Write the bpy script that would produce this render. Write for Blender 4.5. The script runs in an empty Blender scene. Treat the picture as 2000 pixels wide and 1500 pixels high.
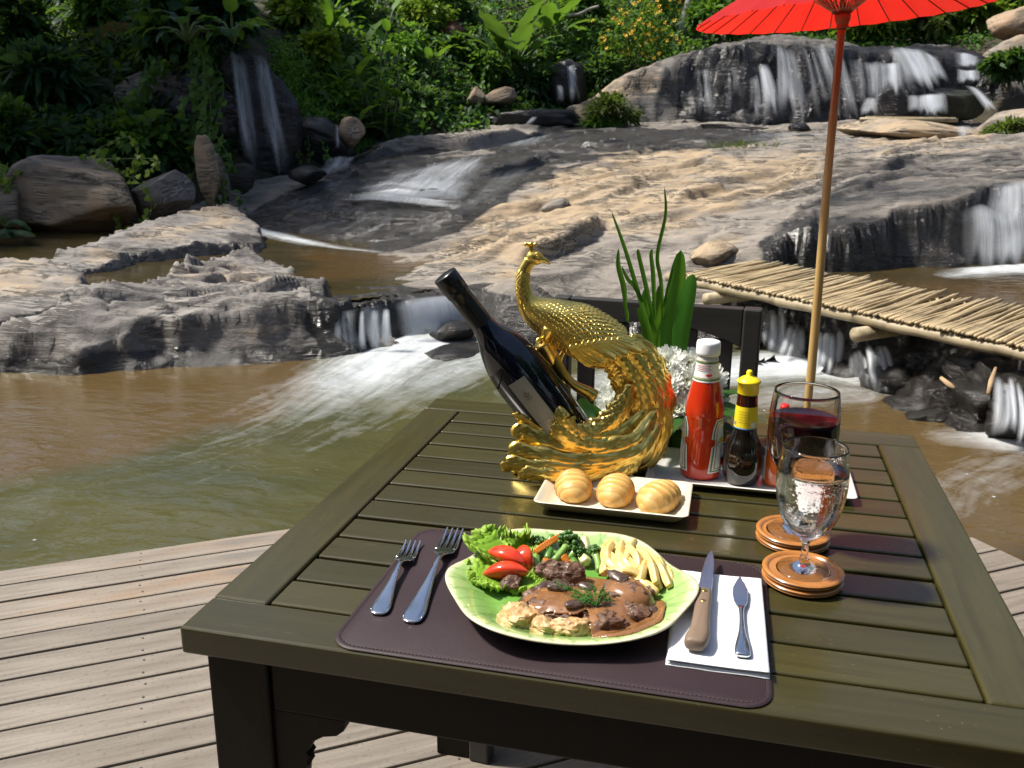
import bpy, bmesh, math, random
import numpy as np
from mathutils import Vector, Matrix

# ---------------------------------------------------------------- camera, sky, sun, exposure
SC = bpy.context.scene
COL = SC.collection
CAM_C = np.array([0.47849, -0.82442, 1.26863])
CAM_R = np.array([[0.9717015, 0.2361234, 0.0064697], [0.0708591, -0.2652546, -0.9615711], [-0.2253333, 0.9348186, -0.2744798]])
FPX = 1779.5                       # focal length in pixels of the 2000 px wide photograph
cam_d = bpy.data.cameras.new('camera'); cam = bpy.data.objects.new('camera', cam_d); COL.objects.link(cam)
_m = Matrix.Identity(4)
for _i in range(3):
    _m[_i][0] = CAM_R[0][_i]; _m[_i][1] = -CAM_R[1][_i]; _m[_i][2] = -CAM_R[2][_i]; _m[_i][3] = CAM_C[_i]
cam.matrix_world = _m
cam_d.sensor_width = 36.0; cam_d.lens = 36.0*FPX/2000.0; cam_d.clip_start = 0.05; cam_d.clip_end = 400
cam_d.dof.use_dof = True; cam_d.dof.focus_distance = 1.45; cam_d.dof.aperture_fstop = 18
SC.camera = cam
SUN_DIR = Vector((-0.74, -0.06, 1.08)).normalized()          # towards the sun: high on the left
sun_el = math.asin(SUN_DIR.z); sun_az = math.atan2(SUN_DIR.x, SUN_DIR.y)
W = bpy.data.worlds.new('World'); SC.world = W; W.use_nodes = True
_nt = W.node_tree; _nt.nodes.clear()
_sky = _nt.nodes.new('ShaderNodeTexSky'); _sky.sky_type = 'NISHITA'; _sky.sun_disc = False
_sky.sun_elevation = sun_el; _sky.sun_rotation = sun_az; _sky.dust_density = 2.5; _sky.air_density = 1.0
_bg = _nt.nodes.new('ShaderNodeBackground'); _bg.inputs[1].default_value = 0.10
_wo = _nt.nodes.new('ShaderNodeOutputWorld')
_nt.links.new(_sky.outputs[0], _bg.inputs[0]); _nt.links.new(_bg.outputs[0], _wo.inputs[0])
sun_d = bpy.data.lights.new('sun', 'SUN'); sun = bpy.data.objects.new('sun', sun_d); COL.objects.link(sun)
sun_d.energy = 5.0; sun_d.angle = math.radians(6.0); sun_d.color = (1.0, 0.95, 0.86)
sun.rotation_euler = SUN_DIR.to_track_quat('Z', 'Y').to_euler()
SC.view_settings.view_transform = 'Standard'; SC.view_settings.look = 'None'
SC.view_settings.gamma = 1.0; SC.view_settings.exposure = 0.60
SC.cycles.max_bounces = 10; SC.cycles.transparent_max_bounces = 24; SC.cycles.transmission_bounces = 10
SC.cycles.sample_clamp_indirect = 6.0; SC.cycles.caustics_reflective = False; SC.cycles.caustics_refractive = True

# ---------------------------------------------------------------- measuring: photograph pixel -> place
def ray(u, v): return CAM_R.T @ np.array([(u-1000)/FPX, (v-750)/FPX, 1.0])
def onz(u, v, z):
    d = ray(u, v); return CAM_C + d*((z-CAM_C[2])/d[2])
def pd(u, v, dep): return CAM_C + ray(u, v)*dep
def depth_of(p): return float((CAM_R @ (np.array(p)-CAM_C))[2])

# ---------------------------------------------------------------- noise
def _h(ix, iy, iz, s):
    n = (ix*374761393 + iy*668265263 + iz*2147483647 + s*1274126177) & 0xffffffff
    n = ((n ^ (n >> 13))*1274126177) & 0xffffffff
    n = ((n ^ (n >> 16))*2246822519) & 0xffffffff
    return ((n ^ (n >> 15)) & 0xffffff)/float(0xffffff)
def vnoise(x, y, z=0.0, s=0):
    x = np.asarray(x, float); y = np.asarray(y, float)+0*x; z = np.asarray(z, float)+0*x
    xi = np.floor(x).astype(np.int64); yi = np.floor(y).astype(np.int64); zi = np.floor(z).astype(np.int64)
    fx, fy, fz = x-xi, y-yi, z-zi
    fx = fx*fx*(3-2*fx); fy = fy*fy*(3-2*fy); fz = fz*fz*(3-2*fz)
    r = 0
    for a in (0, 1):
        for b in (0, 1):
            for c in (0, 1):
                w = (fx if a else 1-fx)*(fy if b else 1-fy)*(fz if c else 1-fz)
                r = r + w*_h(xi+a, yi+b, zi+c, s)
    return r*2-1
def fbm(x, y, z=0.0, o=4, s=0, g=0.5):
    r = 0; a = 1.0; t = 0
    for i in range(o):
        k = 2.03**i
        r = r + a*vnoise(np.asarray(x)*k+11.3*i, np.asarray(y)*k+5.7*i, np.asarray(z)*k, s+i*17); t += a; a *= g
    return r/t
def sstep(a, b, x):
    t = np.clip((np.asarray(x)-a)/(b-a), 0, 1); return t*t*(3-2*t)

# ---------------------------------------------------------------- objects
def tag(o, label=None, cat=None, group=None, kind=None):
    if label: o['label'] = label
    if cat: o['category'] = cat
    if group: o['group'] = group
    if kind: o['kind'] = kind
    return o
def mesh(name, V, F, smooth=True, uv=None, attrs=None):
    me = bpy.data.meshes.new(name)
    V = np.asarray(V, float)
    if isinstance(F, np.ndarray) and F.ndim == 2:
        k = F.shape[1]; nf = len(F)
        me.vertices.add(len(V)); me.vertices.foreach_set('co', V.ravel())
        me.loops.add(nf*k); me.loops.foreach_set('vertex_index', F.astype(np.int32).ravel())
        me.polygons.add(nf); me.polygons.foreach_set('loop_start', np.arange(nf, dtype=np.int32)*k)
        me.update(calc_edges=True)
        me.validate()
    else:
        me.from_pydata(V.tolist(), [], [tuple(int(i) for i in f) for f in F]); me.update()
    if smooth: me.polygons.foreach_set('use_smooth', [True]*len(me.polygons))
    li = np.zeros(len(me.loops), np.int32); me.loops.foreach_get('vertex_index', li)
    if uv is not None:
        l = me.uv_layers.new(name='UVMap'); l.data.foreach_set('uv', np.asarray(uv, float)[li].ravel())
    for k, a in (attrs or {}).items():
        at = me.attributes.new(k, 'FLOAT', 'POINT'); at.data.foreach_set('value', np.asarray(a, float).ravel())
    return me
def obj(name, me, mat=None, parent=None, loc=None, rot=None, smooth=True):
    if isinstance(me, G): me = me.mesh(name, smooth)
    elif isinstance(me, tuple): me = mesh(name, me[0], me[1], smooth)
    o = bpy.data.objects.new(name, me); COL.objects.link(o)
    if mat is not None and len(me.materials) == 0: me.materials.append(mat)
    if parent is not None: o.parent = parent
    if loc is not None: o.location = [float(c) for c in loc]
    if rot is not None: o.rotation_euler = rot
    return o
def thing(name, label, cat, loc=(0, 0, 0), rz=0.0, group=None, rot=None):
    o = bpy.data.objects.new(name, None); COL.objects.link(o); o.empty_display_size = 0.05
    o.location = [float(c) for c in loc]; o.rotation_euler = rot or (0, 0, rz)
    return tag(o, label, cat, group)
class G:
    """collects pieces of geometry for one mesh"""
    def __init__(s): s.v = []; s.f = []; s.n = 0; s.uvs = []; s.at = {}
    def add(s, V, F, M=None, **at):
        V = np.asarray(V, float).reshape(-1, 3)
        if M is not None:
            M = np.array(M); V = V @ M[:3, :3].T + M[:3, 3]
        s.v.append(V); s.f.extend([tuple(int(i)+s.n for i in f) for f in F])
        for k, a in at.items(): s.at.setdefault(k, []).append(np.zeros(len(V))+a)
        s.n += len(V); return s
    def mesh(s, name, smooth=True):
        at = {k: np.concatenate(a) for k, a in s.at.items()}
        return mesh(name, np.concatenate(s.v), s.f, smooth, None, at)
def auto(o, deg=35):
    me = o.data
    me.polygons.foreach_set('use_smooth', [True]*len(me.polygons))
    bm = bmesh.new(); bm.from_mesh(me)
    for e in bm.edges:
        e.smooth = (len(e.link_faces) == 2 and e.calc_face_angle(0) < math.radians(deg))
    bm.to_mesh(me); bm.free(); return o
def bevel(o, w, seg=2):
    m = o.modifiers.new('bevel', 'BEVEL'); m.width = w; m.segments = seg; m.limit_method = 'ANGLE'; m.angle_limit = math.radians(40); return o
def subsurf(o, n=1):
    m = o.modifiers.new('subd', 'SUBSURF'); m.levels = n; m.render_levels = n; return o
def box(x0, x1, y0, y1, z0, z1):
    V = [(x, y, z) for z in (z0, z1) for y in (y0, y1) for x in (x0, x1)]
    return V, [(0, 2, 3, 1), (4, 5, 7, 6), (0, 1, 5, 4), (2, 6, 7, 3), (0, 4, 6, 2), (1, 3, 7, 5)]
def lathe(prof, n=32, cap=True):
    """prof: list of (r, z)"""
    V = []; F = []
    for r, z in prof:
        for i in range(n):
            a = 2*math.pi*i/n; V.append((r*math.cos(a), r*math.sin(a), z))
    for j in range(len(prof)-1):
        for i in range(n):
            k = (i+1) % n; F.append((j*n+i, j*n+k, (j+1)*n+k, (j+1)*n+i))
    if cap:
        if prof[0][0] > 1e-5: F.append(tuple(range(n-1, -1, -1)))
        if prof[-1][0] > 1e-5: F.append(tuple((len(prof)-1)*n+i for i in range(n)))
    return V, F
def frames(P):
    P = np.asarray(P, float); T = np.gradient(P, axis=0); T /= np.linalg.norm(T, axis=1)[:, None]+1e-12
    a = np.array([0, 0, 1.0]) if abs(T[0][2]) < .9 else np.array([1.0, 0, 0])
    N = []; n = a-T[0]*(a@T[0]); n /= np.linalg.norm(n)
    for t in T:
        n = n-t*(n@t); n /= np.linalg.norm(n)+1e-12; N.append(n)
    N = np.array(N); return P, T, N, np.cross(T, N)
def tube(P, R, n=8, cap=True, ex=1.0):
    """round pipe along points P, radius R (number or list); ex flattens along the binormal"""
    P, T, N, B = frames(P); R = np.zeros(len(P))+np.asarray(R, float)
    a = np.arange(n)*2*math.pi/n
    V = P[:, None]+R[:, None, None]*(np.cos(a)[None, :, None]*N[:, None]+ex*np.sin(a)[None, :, None]*B[:, None])
    V = V.reshape(-1, 3); F = []
    for j in range(len(P)-1):
        for i in range(n):
            k = (i+1) % n; F.append((j*n+i, j*n+k, (j+1)*n+k, (j+1)*n+i))
    if cap: F.append(tuple(range(n-1, -1, -1))); F.append(tuple((len(P)-1)*n+i for i in range(n)))
    return V, F
def prism(poly, z0, z1):
    n = len(poly); V = [(x, y, z0) for x, y in poly]+[(x, y, z1) for x, y in poly]
    return V, [tuple(range(n-1, -1, -1)), tuple(range(n, 2*n))]+[(i, (i+1) % n, n+(i+1) % n, n+i) for i in range(n)]
def spline(pts, n):
    """Catmull-Rom through pts, n samples"""
    P = np.asarray(pts, float); Q = np.vstack([2*P[0]-P[1], P, 2*P[-1]-P[-2]])
    t = np.linspace(0, len(P)-1-1e-9, n); i = t.astype(int); f = (t-i)[:, None]
    a, b, c, d = Q[i], Q[i+1], Q[i+2], Q[i+3]
    return .5*((2*b)+(-a+c)*f+(2*a-5*b+4*c-d)*f**2+(-a+3*b-3*c+d)*f**3)
def gridF(nu, nv):
    i = np.arange(nu*nv).reshape(nu, nv)
    return np.stack([i[:-1, :-1], i[1:, :-1], i[1:, 1:], i[:-1, 1:]], -1).reshape(-1, 4)
def Mt(loc=(0, 0, 0), rot=(0, 0, 0), s=(1, 1, 1)):
    from mathutils import Euler
    if not hasattr(s, '__len__'): s = (s, s, s)
    return np.array(Matrix.Translation(Vector([float(c) for c in loc])) @ Euler(rot).to_matrix().to_4x4() @ Matrix.Diagonal((s[0], s[1], s[2], 1)))

# ---------------------------------------------------------------- materials
class NB:
    def __init__(s, name):
        s.m = bpy.data.materials.new(name); s.m.use_nodes = True; s.t = s.m.node_tree; s.t.nodes.clear()
        s.out = s.n('OutputMaterial'); s.co = s.n('TexCoord')
    def n(s, k): return s.t.nodes.new('ShaderNode'+k)
    def l(s, a, b): s.t.links.new(a, b)
    def put(s, v, sock):
        if hasattr(v, 'is_linked') or hasattr(v, 'links'): s.l(v, sock)
        else: sock.default_value = (*v, 1.0) if (isinstance(v, tuple) and len(v) == 3 and sock.type == 'RGBA') else v
    def map(s, scale=(1, 1, 1), rot=(0, 0, 0), src='Object', loc=(0, 0, 0)):
        m = s.n('Mapping'); s.l(s.co.outputs[src], m.inputs[0]); m.inputs['Scale'].default_value = scale
        m.inputs['Rotation'].default_value = rot; m.inputs['Location'].default_value = loc; return m.outputs[0]
    def noise(s, vec, scale=5, detail=6, rough=.55, dist=0.0):
        m = s.n('TexNoise'); s.l(vec, m.inputs['Vector']); m.inputs['Scale'].default_value = scale
        m.inputs['Detail'].default_value = detail; m.inputs['Roughness'].default_value = rough; m.inputs['Distortion'].default_value = dist
        return m.outputs[0]
    def voro(s, vec, scale, feat='F1', out=0):
        m = s.n('TexVoronoi'); m.feature = feat; s.l(vec, m.inputs['Vector']); m.inputs['Scale'].default_value = scale; return m.outputs[out]
    def ramp(s, f, stops):
        r = s.n('ValToRGB'); s.l(f, r.inputs[0]); e = r.color_ramp.elements
        while len(e) < len(stops): e.new(.5)
        for q, (p, c) in zip(e, stops):
            q.position = p; q.color = (c, c, c, 1) if not hasattr(c, '__len__') else (*c, 1)
        return r.outputs[0]
    def mix(s, f, a, b, mode='MIX'):
        m = s.n('Mix'); m.data_type = 'RGBA'; m.blend_type = mode
        s.put(f, m.inputs[0]); s.put(a, m.inputs[6]); s.put(b, m.inputs[7]); return m.outputs[2]
    def math(s, op, a, b=0.0, c=None):
        m = s.n('Math'); m.operation = op; s.put(a, m.inputs[0]); s.put(b, m.inputs[1])
        if c is not None: s.put(c, m.inputs[2])
        return m.outputs[0]
    def attr(s, name): a = s.n('Attribute'); a.attribute_name = name; return a.outputs['Fac']
    def bump(s, h, strength=.3, dist=.01, nrm=None):
        b = s.n('Bump'); s.put(h, b.inputs['Height']); b.inputs['Strength'].default_value = strength; b.inputs['Distance'].default_value = dist
        if nrm is not None: s.l(nrm, b.inputs['Normal'])
        return b.outputs[0]
    def bsdf(s, col, rough=.5, metal=0.0, normal=None, **kw):
        p = s.n('BsdfPrincipled'); s.put(col, p.inputs['Base Color']); s.put(rough, p.inputs['Roughness']); s.put(metal, p.inputs['Metallic'])
        if normal is not None: s.l(normal, p.inputs['Normal'])
        for k, v in kw.items(): s.put(v, p.inputs[k.replace('_', ' ')])
        s.p = p; return p.outputs[0]
    def done(s, sh): s.l(sh, s.out.inputs[0]); return s.m
def pbr(name, c1, c2=None, scale=6, rough=.5, rough2=None, bump=0, bscale=60, bdist=.002, stretch=(1, 1, 1), metal=0.0, detail=6, lo=.35, hi=.65, **kw):
    b = NB(name); v = b.map(stretch); f = b.ramp(b.noise(v, scale, detail), [(lo, 0.0), (hi, 1.0)])
    col = b.mix(f, c1, c2) if c2 else c1
    r = rough if rough2 is None else b.math('ADD', b.math('MULTIPLY', f, rough2-rough), rough)
    nrm = b.bump(b.noise(b.map(stretch), bscale, 5), bump, bdist) if bump else None
    return b.done(b.bsdf(col, r, metal, nrm, **kw))
# ================================================================ ROCK, WATER
def rock_mat(name, grey=(.285, .250, .210), dark=(.165, .146, .126), tan=(.335, .245, .150), wetc=(.028, .026, .024), strike=.55):
    b = NB(name)
    base = b.map((1, 1, 1), (0, 0, -strike)); st = b.map((.6, 1.7, 4.0), (0, 0, -strike))
    big = b.noise(base, .55, 4, .55, .3); med = b.noise(base, 2.3, 7, .6, .3); sm = b.noise(st, 2.0, 8, .62, .4); fine = b.noise(base, 34, 6, .68); grain = b.noise(base, 170, 3, .7)
    c = b.mix(b.ramp(b.math('ADD', b.math('MULTIPLY', med, .55), b.math('MULTIPLY', sm, .45)), [(.36, 0.0), (.60, 1.0)]), dark, grey)
    tf = b.math('ADD', b.attr('tan'), b.math('MULTIPLY', b.math('SUBTRACT', big, .5), 2.0))
    tf = b.ramp(b.math('ADD', tf, b.math('MULTIPLY', b.math('SUBTRACT', sm, .5), 1.1)), [(.26, 0.0), (.60, 1.0)])
    c = b.mix(tf, c, b.mix(b.ramp(med, [(.35, 0.0), (.65, 1.0)]), tan, (.38, .30, .205)))
    c = b.mix(b.ramp(fine, [(.28, .35), (.46, 0.0)]), c, (.12, .105, .09))
    lines = b.ramp(b.noise(b.map((.45, 2.4, 7), (0, 0, -strike)), 1.7, 8, .7, 1.0), [(.462, 0.0), (.492, 1.0), (.508, 1.0), (.538, 0.0)])
    lines = b.math('MULTIPLY', lines, b.ramp(med, [(.42, 0.0), (.58, 1.0)]))
    c = b.mix(b.math('MULTIPLY', lines, .85), c, (.05, .045, .04))
    c = b.mix(b.ramp(b.noise(base, 1.5, 5), [(.60, 0.0), (.74, .45)]), c, (.12, .108, .095))
    w = b.math('ADD', b.attr('wet'), b.math('MULTIPLY', b.math('SUBTRACT', b.noise(st, 1.1, 6), .5), .9))
    w = b.math('MULTIPLY', b.ramp(w, [(.34, 0.0), (.62, 1.0)]), b.math('GREATER_THAN', b.attr('wet'), .02))
    c = b.mix(b.math('MULTIPLY', w, .93), c, wetc)
    c = b.mix(b.math('MULTIPLY', b.attr('moss'), b.ramp(big, [(.4, 0.0), (.6, 1.0)])), c, (.05, .065, .015))
    r = b.math('SUBTRACT', .80, b.math('MULTIPLY', w, .62))
    hgt = b.math('ADD', b.math('MULTIPLY', sm, .8), b.math('MULTIPLY', fine, .20)); hgt = b.math('SUBTRACT', hgt, b.math('MULTIPLY', lines, .30))
    hgt = b.math('ADD', hgt, b.math('ADD', b.math('MULTIPLY', grain, .07), b.math('MULTIPLY', med, .5)))
    return b.done(b.bsdf(c, r, 0.0, b.bump(hgt, .75, .05), Specular_IOR_Level=.4))
M_ROCK = rock_mat('river_rock')
M_LEDGE = rock_mat('layered_rock', grey=(.265, .242, .220), dark=(.125, .115, .107), tan=(.33, .25, .165), strike=.35)
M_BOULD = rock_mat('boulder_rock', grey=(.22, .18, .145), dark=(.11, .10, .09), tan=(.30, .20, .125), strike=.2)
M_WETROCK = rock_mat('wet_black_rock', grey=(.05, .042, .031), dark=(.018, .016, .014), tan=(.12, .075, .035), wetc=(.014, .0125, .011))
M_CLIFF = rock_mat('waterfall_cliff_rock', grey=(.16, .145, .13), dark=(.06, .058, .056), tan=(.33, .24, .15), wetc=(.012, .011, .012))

def sd_poly(X, Y, poly):
    """signed distance to a polygon, negative inside"""
    P = np.asarray(poly, float)[:, :2]; X = np.asarray(X, float); Y = np.asarray(Y, float)
    d = np.full(X.shape, 1e9); ins = np.zeros(X.shape, bool)
    for i in range(len(P)):
        ax, ay = P[i]; bx, by = P[(i+1) % len(P)]
        ex, ey = bx-ax, by-ay; wx, wy = X-ax, Y-ay
        t = np.clip((wx*ex+wy*ey)/(ex*ex+ey*ey+1e-12), 0, 1)
        d = np.minimum(d, (wx-ex*t)**2+(wy-ey*t)**2)
        c = ((ay > Y) != (by > Y)) & (X < (bx-ax)*(Y-ay)/((by-ay) if abs(by-ay) > 1e-9 else 1e-9)+ax)
        ins ^= c
    return np.where(ins, -1, 1)*np.sqrt(d)
def rbf(pts, reg=1e-3):
    P = np.asarray(pts, float); n = len(P)
    r = np.hypot(P[:, None, 0]-P[None, :, 0], P[:, None, 1]-P[None, :, 1])
    K = np.where(r > 0, r*r*np.log(r+1e-9), 0)+reg*np.eye(n)
    Q = np.c_[np.ones(n), P[:, :2]]
    A = np.block([[K, Q], [Q.T, np.zeros((3, 3))]]); w = np.linalg.solve(A, np.r_[P[:, 2], 0, 0, 0])
    def f(X, Y):
        X = np.asarray(X, float); Y = np.asarray(Y, float); z = w[n]+w[n+1]*X+w[n+2]*Y
        for i in range(n):
            q = (X-P[i, 0])**2+(Y-P[i, 1])**2; z = z+w[i]*.5*q*np.log(q+1e-12)
        return z
    return f
def pix(V):
    q = (np.asarray(V)-CAM_C) @ CAM_R.T; return q[:, 0]/q[:, 2]*FPX+1000, q[:, 1]/q[:, 2]*FPX+750
def strata(X, Y, seed, strike, pitch, amp, warp=.35):
    c, s = math.cos(strike), math.sin(strike)
    a = X*c+Y*s; q = -X*s+Y*c
    q = q+warp*fbm(X*.7, Y*.7, 0, 3, seed)
    z = 0
    for k, (pt, am) in enumerate(((pitch, amp), (pitch*.37, amp*.4))):
        t = q/pt+.9*vnoise(a*.5/pt, q*.3/pt, 0, seed+3+k); fl = np.floor(t); fr = t-fl
        A = am*np.clip(.55+1.1*vnoise(a*.45/pt, fl*7.31, 0, seed+5+k), 0, 1.3)
        z = z+A*(sstep(0, .09, fr)-fr)
    return z
class HF:
    def __init__(s, x0, x1, y0, y1, st, Z): s.x0, s.y0, s.st, s.Z = x0, y0, st, Z
    def __call__(s, X, Y):
        a = np.clip((np.asarray(X)-s.x0)/s.st, 0, s.Z.shape[0]-1.001); b = np.clip((np.asarray(Y)-s.y0)/s.st, 0, s.Z.shape[1]-1.001)
        i = a.astype(int); j = b.astype(int); fa = a-i; fb = b-j; Z = s.Z
        return Z[i, j]*(1-fa)*(1-fb)+Z[i+1, j]*fa*(1-fb)+Z[i, j+1]*(1-fa)*fb+Z[i+1, j+1]*fa*fb
def hit(U, V, hf, d0=4.0, d1=40.0, n=700):
    """where the view through a photograph pixel meets a height field"""
    U = np.atleast_1d(np.asarray(U, float)); V = np.atleast_1d(np.asarray(V, float))
    D = np.stack([(U-1000)/FPX, (V-750)/FPX, np.ones_like(U)], -1) @ CAM_R
    ds = np.geomspace(d0, d1, n); res = CAM_C+D*d1; got = np.zeros(len(U), bool)
    for d in ds:
        p = CAM_C+D*d; b = (p[:, 2] <= hf(p[:, 0], p[:, 1])) & ~got
        res[b] = p[b]; got |= b
    return res
ROCKS = {}
def cracks(X, Y, seed, strike):
    """joints and bedding cracks, mostly along the strike"""
    c, s = math.cos(strike), math.sin(strike); a = X*c+Y*s; q = -X*s+Y*c; z = 0
    for k, (fa, fq, w, dp) in enumerate(((.35, 1.5, .022, .055), (.7, 3.2, .030, .035), (1.3, .5, .011, .040))):
        n = fbm(a*fa+3*k, q*fq, 0, 4, seed+110+k, .55); m = sstep(-.05, .25, fbm(a*.6, q*.9, 0, 2, seed+120+k)); z = z+dp*m*np.exp(-(n/w)**2)
    return z
def ledge_step(X, Y, P, am, dec, seed):
    """a bedding step: the rock behind the line P stands up by am and runs out after dec metres"""
    P = spline(P, 24); best = np.full(X.shape, 1e9); sg = np.zeros(X.shape); tt = np.zeros(X.shape)
    Xw = X+.09*fbm(X*2.2, Y*2.2, 0, 3, seed+81); Yw = Y+.09*fbm(X*2.2, Y*2.2, 0, 3, seed+82)
    for i in range(23):
        a, e = P[i], P[i+1]-P[i]; q = np.clip(((Xw-a[0])*e[0]+(Yw-a[1])*e[1])/(e@e+1e-9), 0, 1); dx, dy = Xw-a[0]-e[0]*q, Yw-a[1]-e[1]*q; d = dx*dx+dy*dy; m = d < best
        best = np.where(m, d, best); sg = np.where(m, e[0]*dy-e[1]*dx, sg); tt = np.where(m, (i+q)/23, tt)
    d = np.sqrt(best)*np.sign(sg); end = np.clip(np.minimum(tt, 1-tt)*6, 0, 1)
    end = np.where((tt <= 0) | (tt >= 1), 0, end)
    return 1.5*am*end*sstep(-.03, .05, d)*np.exp(-np.clip(d, 0, None)/dec)-am*.25*end*np.exp(-((d+.08)/.10)**2)
def slab_rock(name, label, cat, ctrl, outline, st, mat, drop=.55, wdt=.18, seed=1, st_par=(.5, .5, .05), rough=.05, kind=None, wet=None, tan=None, moss=None, crag=.05, group=None, flr=None, ledges=None, rim=.14):
    P = np.asarray(outline, float); x0, y0 = P[:, 0].min()-wdt-.3, P[:, 1].min()-wdt-.3; x1, y1 = P[:, 0].max()+wdt+.3, P[:, 1].max()+wdt+.3
    nx, ny = int((x1-x0)/st)+1, int((y1-y0)/st)+1
    X, Y = np.meshgrid(x0+np.arange(nx)*st, y0+np.arange(ny)*st, indexing='ij')
    Z = rbf(ctrl)(X, Y)
    if ledges:
        h0 = HF(x0, x1, y0, y1, st, Z.copy())
        for px_, am, dec in ledges: Z = Z+ledge_step(X, Y, hit([q[0] for q in px_], [q[1] for q in px_], h0)[:, :2], am, dec, seed)
    Z = Z+strata(X, Y, seed, *st_par)+rough*fbm(X*1.3, Y*1.3, 0, 5, seed+40)+.022*(.5-np.abs(fbm(X*3.3, Y*3.3, 0, 4, seed+44)))*2-.02-cracks(X, Y, seed, st_par[0])
    sd = sd_poly(X, Y, outline)+rim*fbm(X*1.6, Y*1.6, 0, 4, seed+60)+.05*fbm(X*6, Y*6, 0, 3, seed+61)
    t = np.clip(sd/wdt, 0, 1)
    top = Z.copy(); fl = flr if flr is not None else -1e9
    Z = Z-.045*sstep(-.25, 0, sd)*min(1, drop)-(drop*np.sqrt(1-(1-t)**2) if drop < 1.2 else drop*t**.8)
    # ragged bedding on the faces
    Z = np.maximum(Z, fl) if flr is not None else Z
    V = np.stack([X, Y, Z], -1).reshape(-1, 3)
    steep = (sstep(-.1, .0, sd)*1.0).reshape(-1)[:, None]
    nz = np.stack([fbm(V[:, 0]*2.2, V[:, 1]*2.2, V[:, 2]*5.5, 4, seed+70+k) for k in range(3)], -1)
    V = V+nz*crag*(.3+1.6*steep)*np.array([1, 1, .45])
    keep = (sd < wdt+.1)
    F = gridF(nx, ny); kv = keep.reshape(-1); F = F[kv[F].all(1)]
    used = np.unique(F); mp = np.full(len(V), -1); mp[used] = np.arange(len(used)); F = mp[F]; V2 = V[used]
    u, v = pix(V2); nn = 26*fbm(V2[:, 0]*1.5, V2[:, 1]*1.5, 0, 4, seed+90)
    def mask(polys, soft=16):
        m = np.zeros(len(V2))
        for pl in polys or []:
            s_ = 1.0
            if len(pl) == 2 and not hasattr(pl[1], '__len__'): pl, s_ = pl
            m = np.maximum(m, s_*sstep(soft, -soft, sd_poly(u, v, pl)+nn))
        return m
    me = mesh(name, V2, F, True, None, dict(wet=mask(wet), tan=mask(tan, 40), moss=mask(moss)))
    o = obj(name, me, mat)
    if kind: tag(o, kind=kind)
    if label: tag(o, label, cat, group)
    hf = HF(x0, x1, y0, y1, st, V.reshape(nx, ny, 3)[:, :, 2]); ROCKS[name] = hf
    return o, hf
def L(*a): return [onz(u, v, z)[:2] for u, v, z in a]
def CP(*a): return [pd(*q) for q in a]
def CZ(*a): return [onz(*q) for q in a]

# --- the big sloping slab with the stream running over it
slab_ctrl = CZ((500, 458, -.12), (640, 488, -.14), (790, 500, -.09), (880, 515, -.06), (950, 545, -.03), (620, 540, -.22), (760, 540, -.22),
               (610, 602, -.10), (770, 590, -.085), (930, 570, -.08), (1010, 570, .0), (1000, 650, -.28), (1150, 640, -.2), (1300, 620, -.12), (1150, 690, -.42), (1330, 690, -.42), (1480, 610, -.1)) + \
    CP((560, 420, 12.2), (620, 380, 13.0), (700, 330, 14.6), (760, 300, 15.8), (860, 275, 16.8), (1000, 258, 17.8), (1100, 250, 18.4), (1300, 246, 18.6), (1500, 252, 18.3), (1700, 258, 17.6), (1900, 262, 16.8), (2050, 262, 16.4),
       (700, 400, 12.3), (800, 400, 12.2), (900, 405, 11.9), (800, 340, 14.0), (950, 315, 14.9), (850, 450, 10.8), (1000, 400, 11.7), (1100, 480, 9.0), (1100, 440, 10.1), (1200, 420, 10.3), (1200, 330, 13.6), (1350, 480, 8.75), (1400, 400, 10.5),
       (1500, 440, 9.1), (1400, 320, 13.3), (1600, 330, 12.2), (1300, 280, 16.0), (1600, 290, 14.8), (1800, 300, 12.9), (2000, 292, 12.2), (1650, 400, 9.2), (1750, 380, 9.3), (1900, 345, 9.8), (2050, 340, 9.8), (1560, 420, 9.2)) + \
    [(6, 9.5, .8), (7, 16, 1.3), (0, 23, 1.8), (-8, 19, 1.0), (-9, 12, .2)]
slab_out = L((560, 575, -.1), (600, 601, -.09), (690, 600, -.09), (770, 588, -.085), (850, 580, -.085), (935, 568, -.08), (975, 590, -.1), (985, 660, -.3), (1150, 690, -.42), (1330, 688, -.42), (1440, 640, -.2), (1400, 560, .05)) + \
    [p[:2] for p in CP((1420, 520, 7.95), (1500, 500, 8.15), (1545, 470, 8.4), (1660, 455, 8.3), (1710, 420, 8.5), (1850, 395, 8.75), (1960, 365, 9.1), (2080, 360, 9.1))] + [(6.5, 8.7), (8, 19), (1, 22.5), (-8, 18.5), (-9, 11)] + L((380, 452, -.12), (470, 490, -.12))
WET1 = [(430, 500), (520, 400), (640, 345), (720, 290), (900, 305), (960, 290), (1060, 258), (1200, 250), (1420, 250), (1520, 262), (1400, 284), (1210, 290), (1090, 325), (1030, 360), (940, 420), (880, 462), (790, 500), (640, 505)]
WET2 = [(1490, 470), (1560, 400), (1660, 345), (1760, 300), (2010, 280), (2010, 600), (1500, 600)]
WET3 = [(560, 540), (940, 560), (1000, 570), (1110, 625), (1520, 600), (1520, 720), (560, 720)]
WET4 = [(1400, 340), (1500, 318), (1540, 300), (1760, 312), (1700, 340), (1560, 350), (1480, 400), (1340, 420)]
TAN1 = [(790, 500), (900, 430), (1020, 365), (1150, 320), (1300, 262), (1600, 292), (1620, 330), (1500, 390), (1350, 470), (1180, 470), (1000, 540)]
TAN2 = [(1660, 250), (1900, 245), (2010, 285), (1700, 285)]
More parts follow.
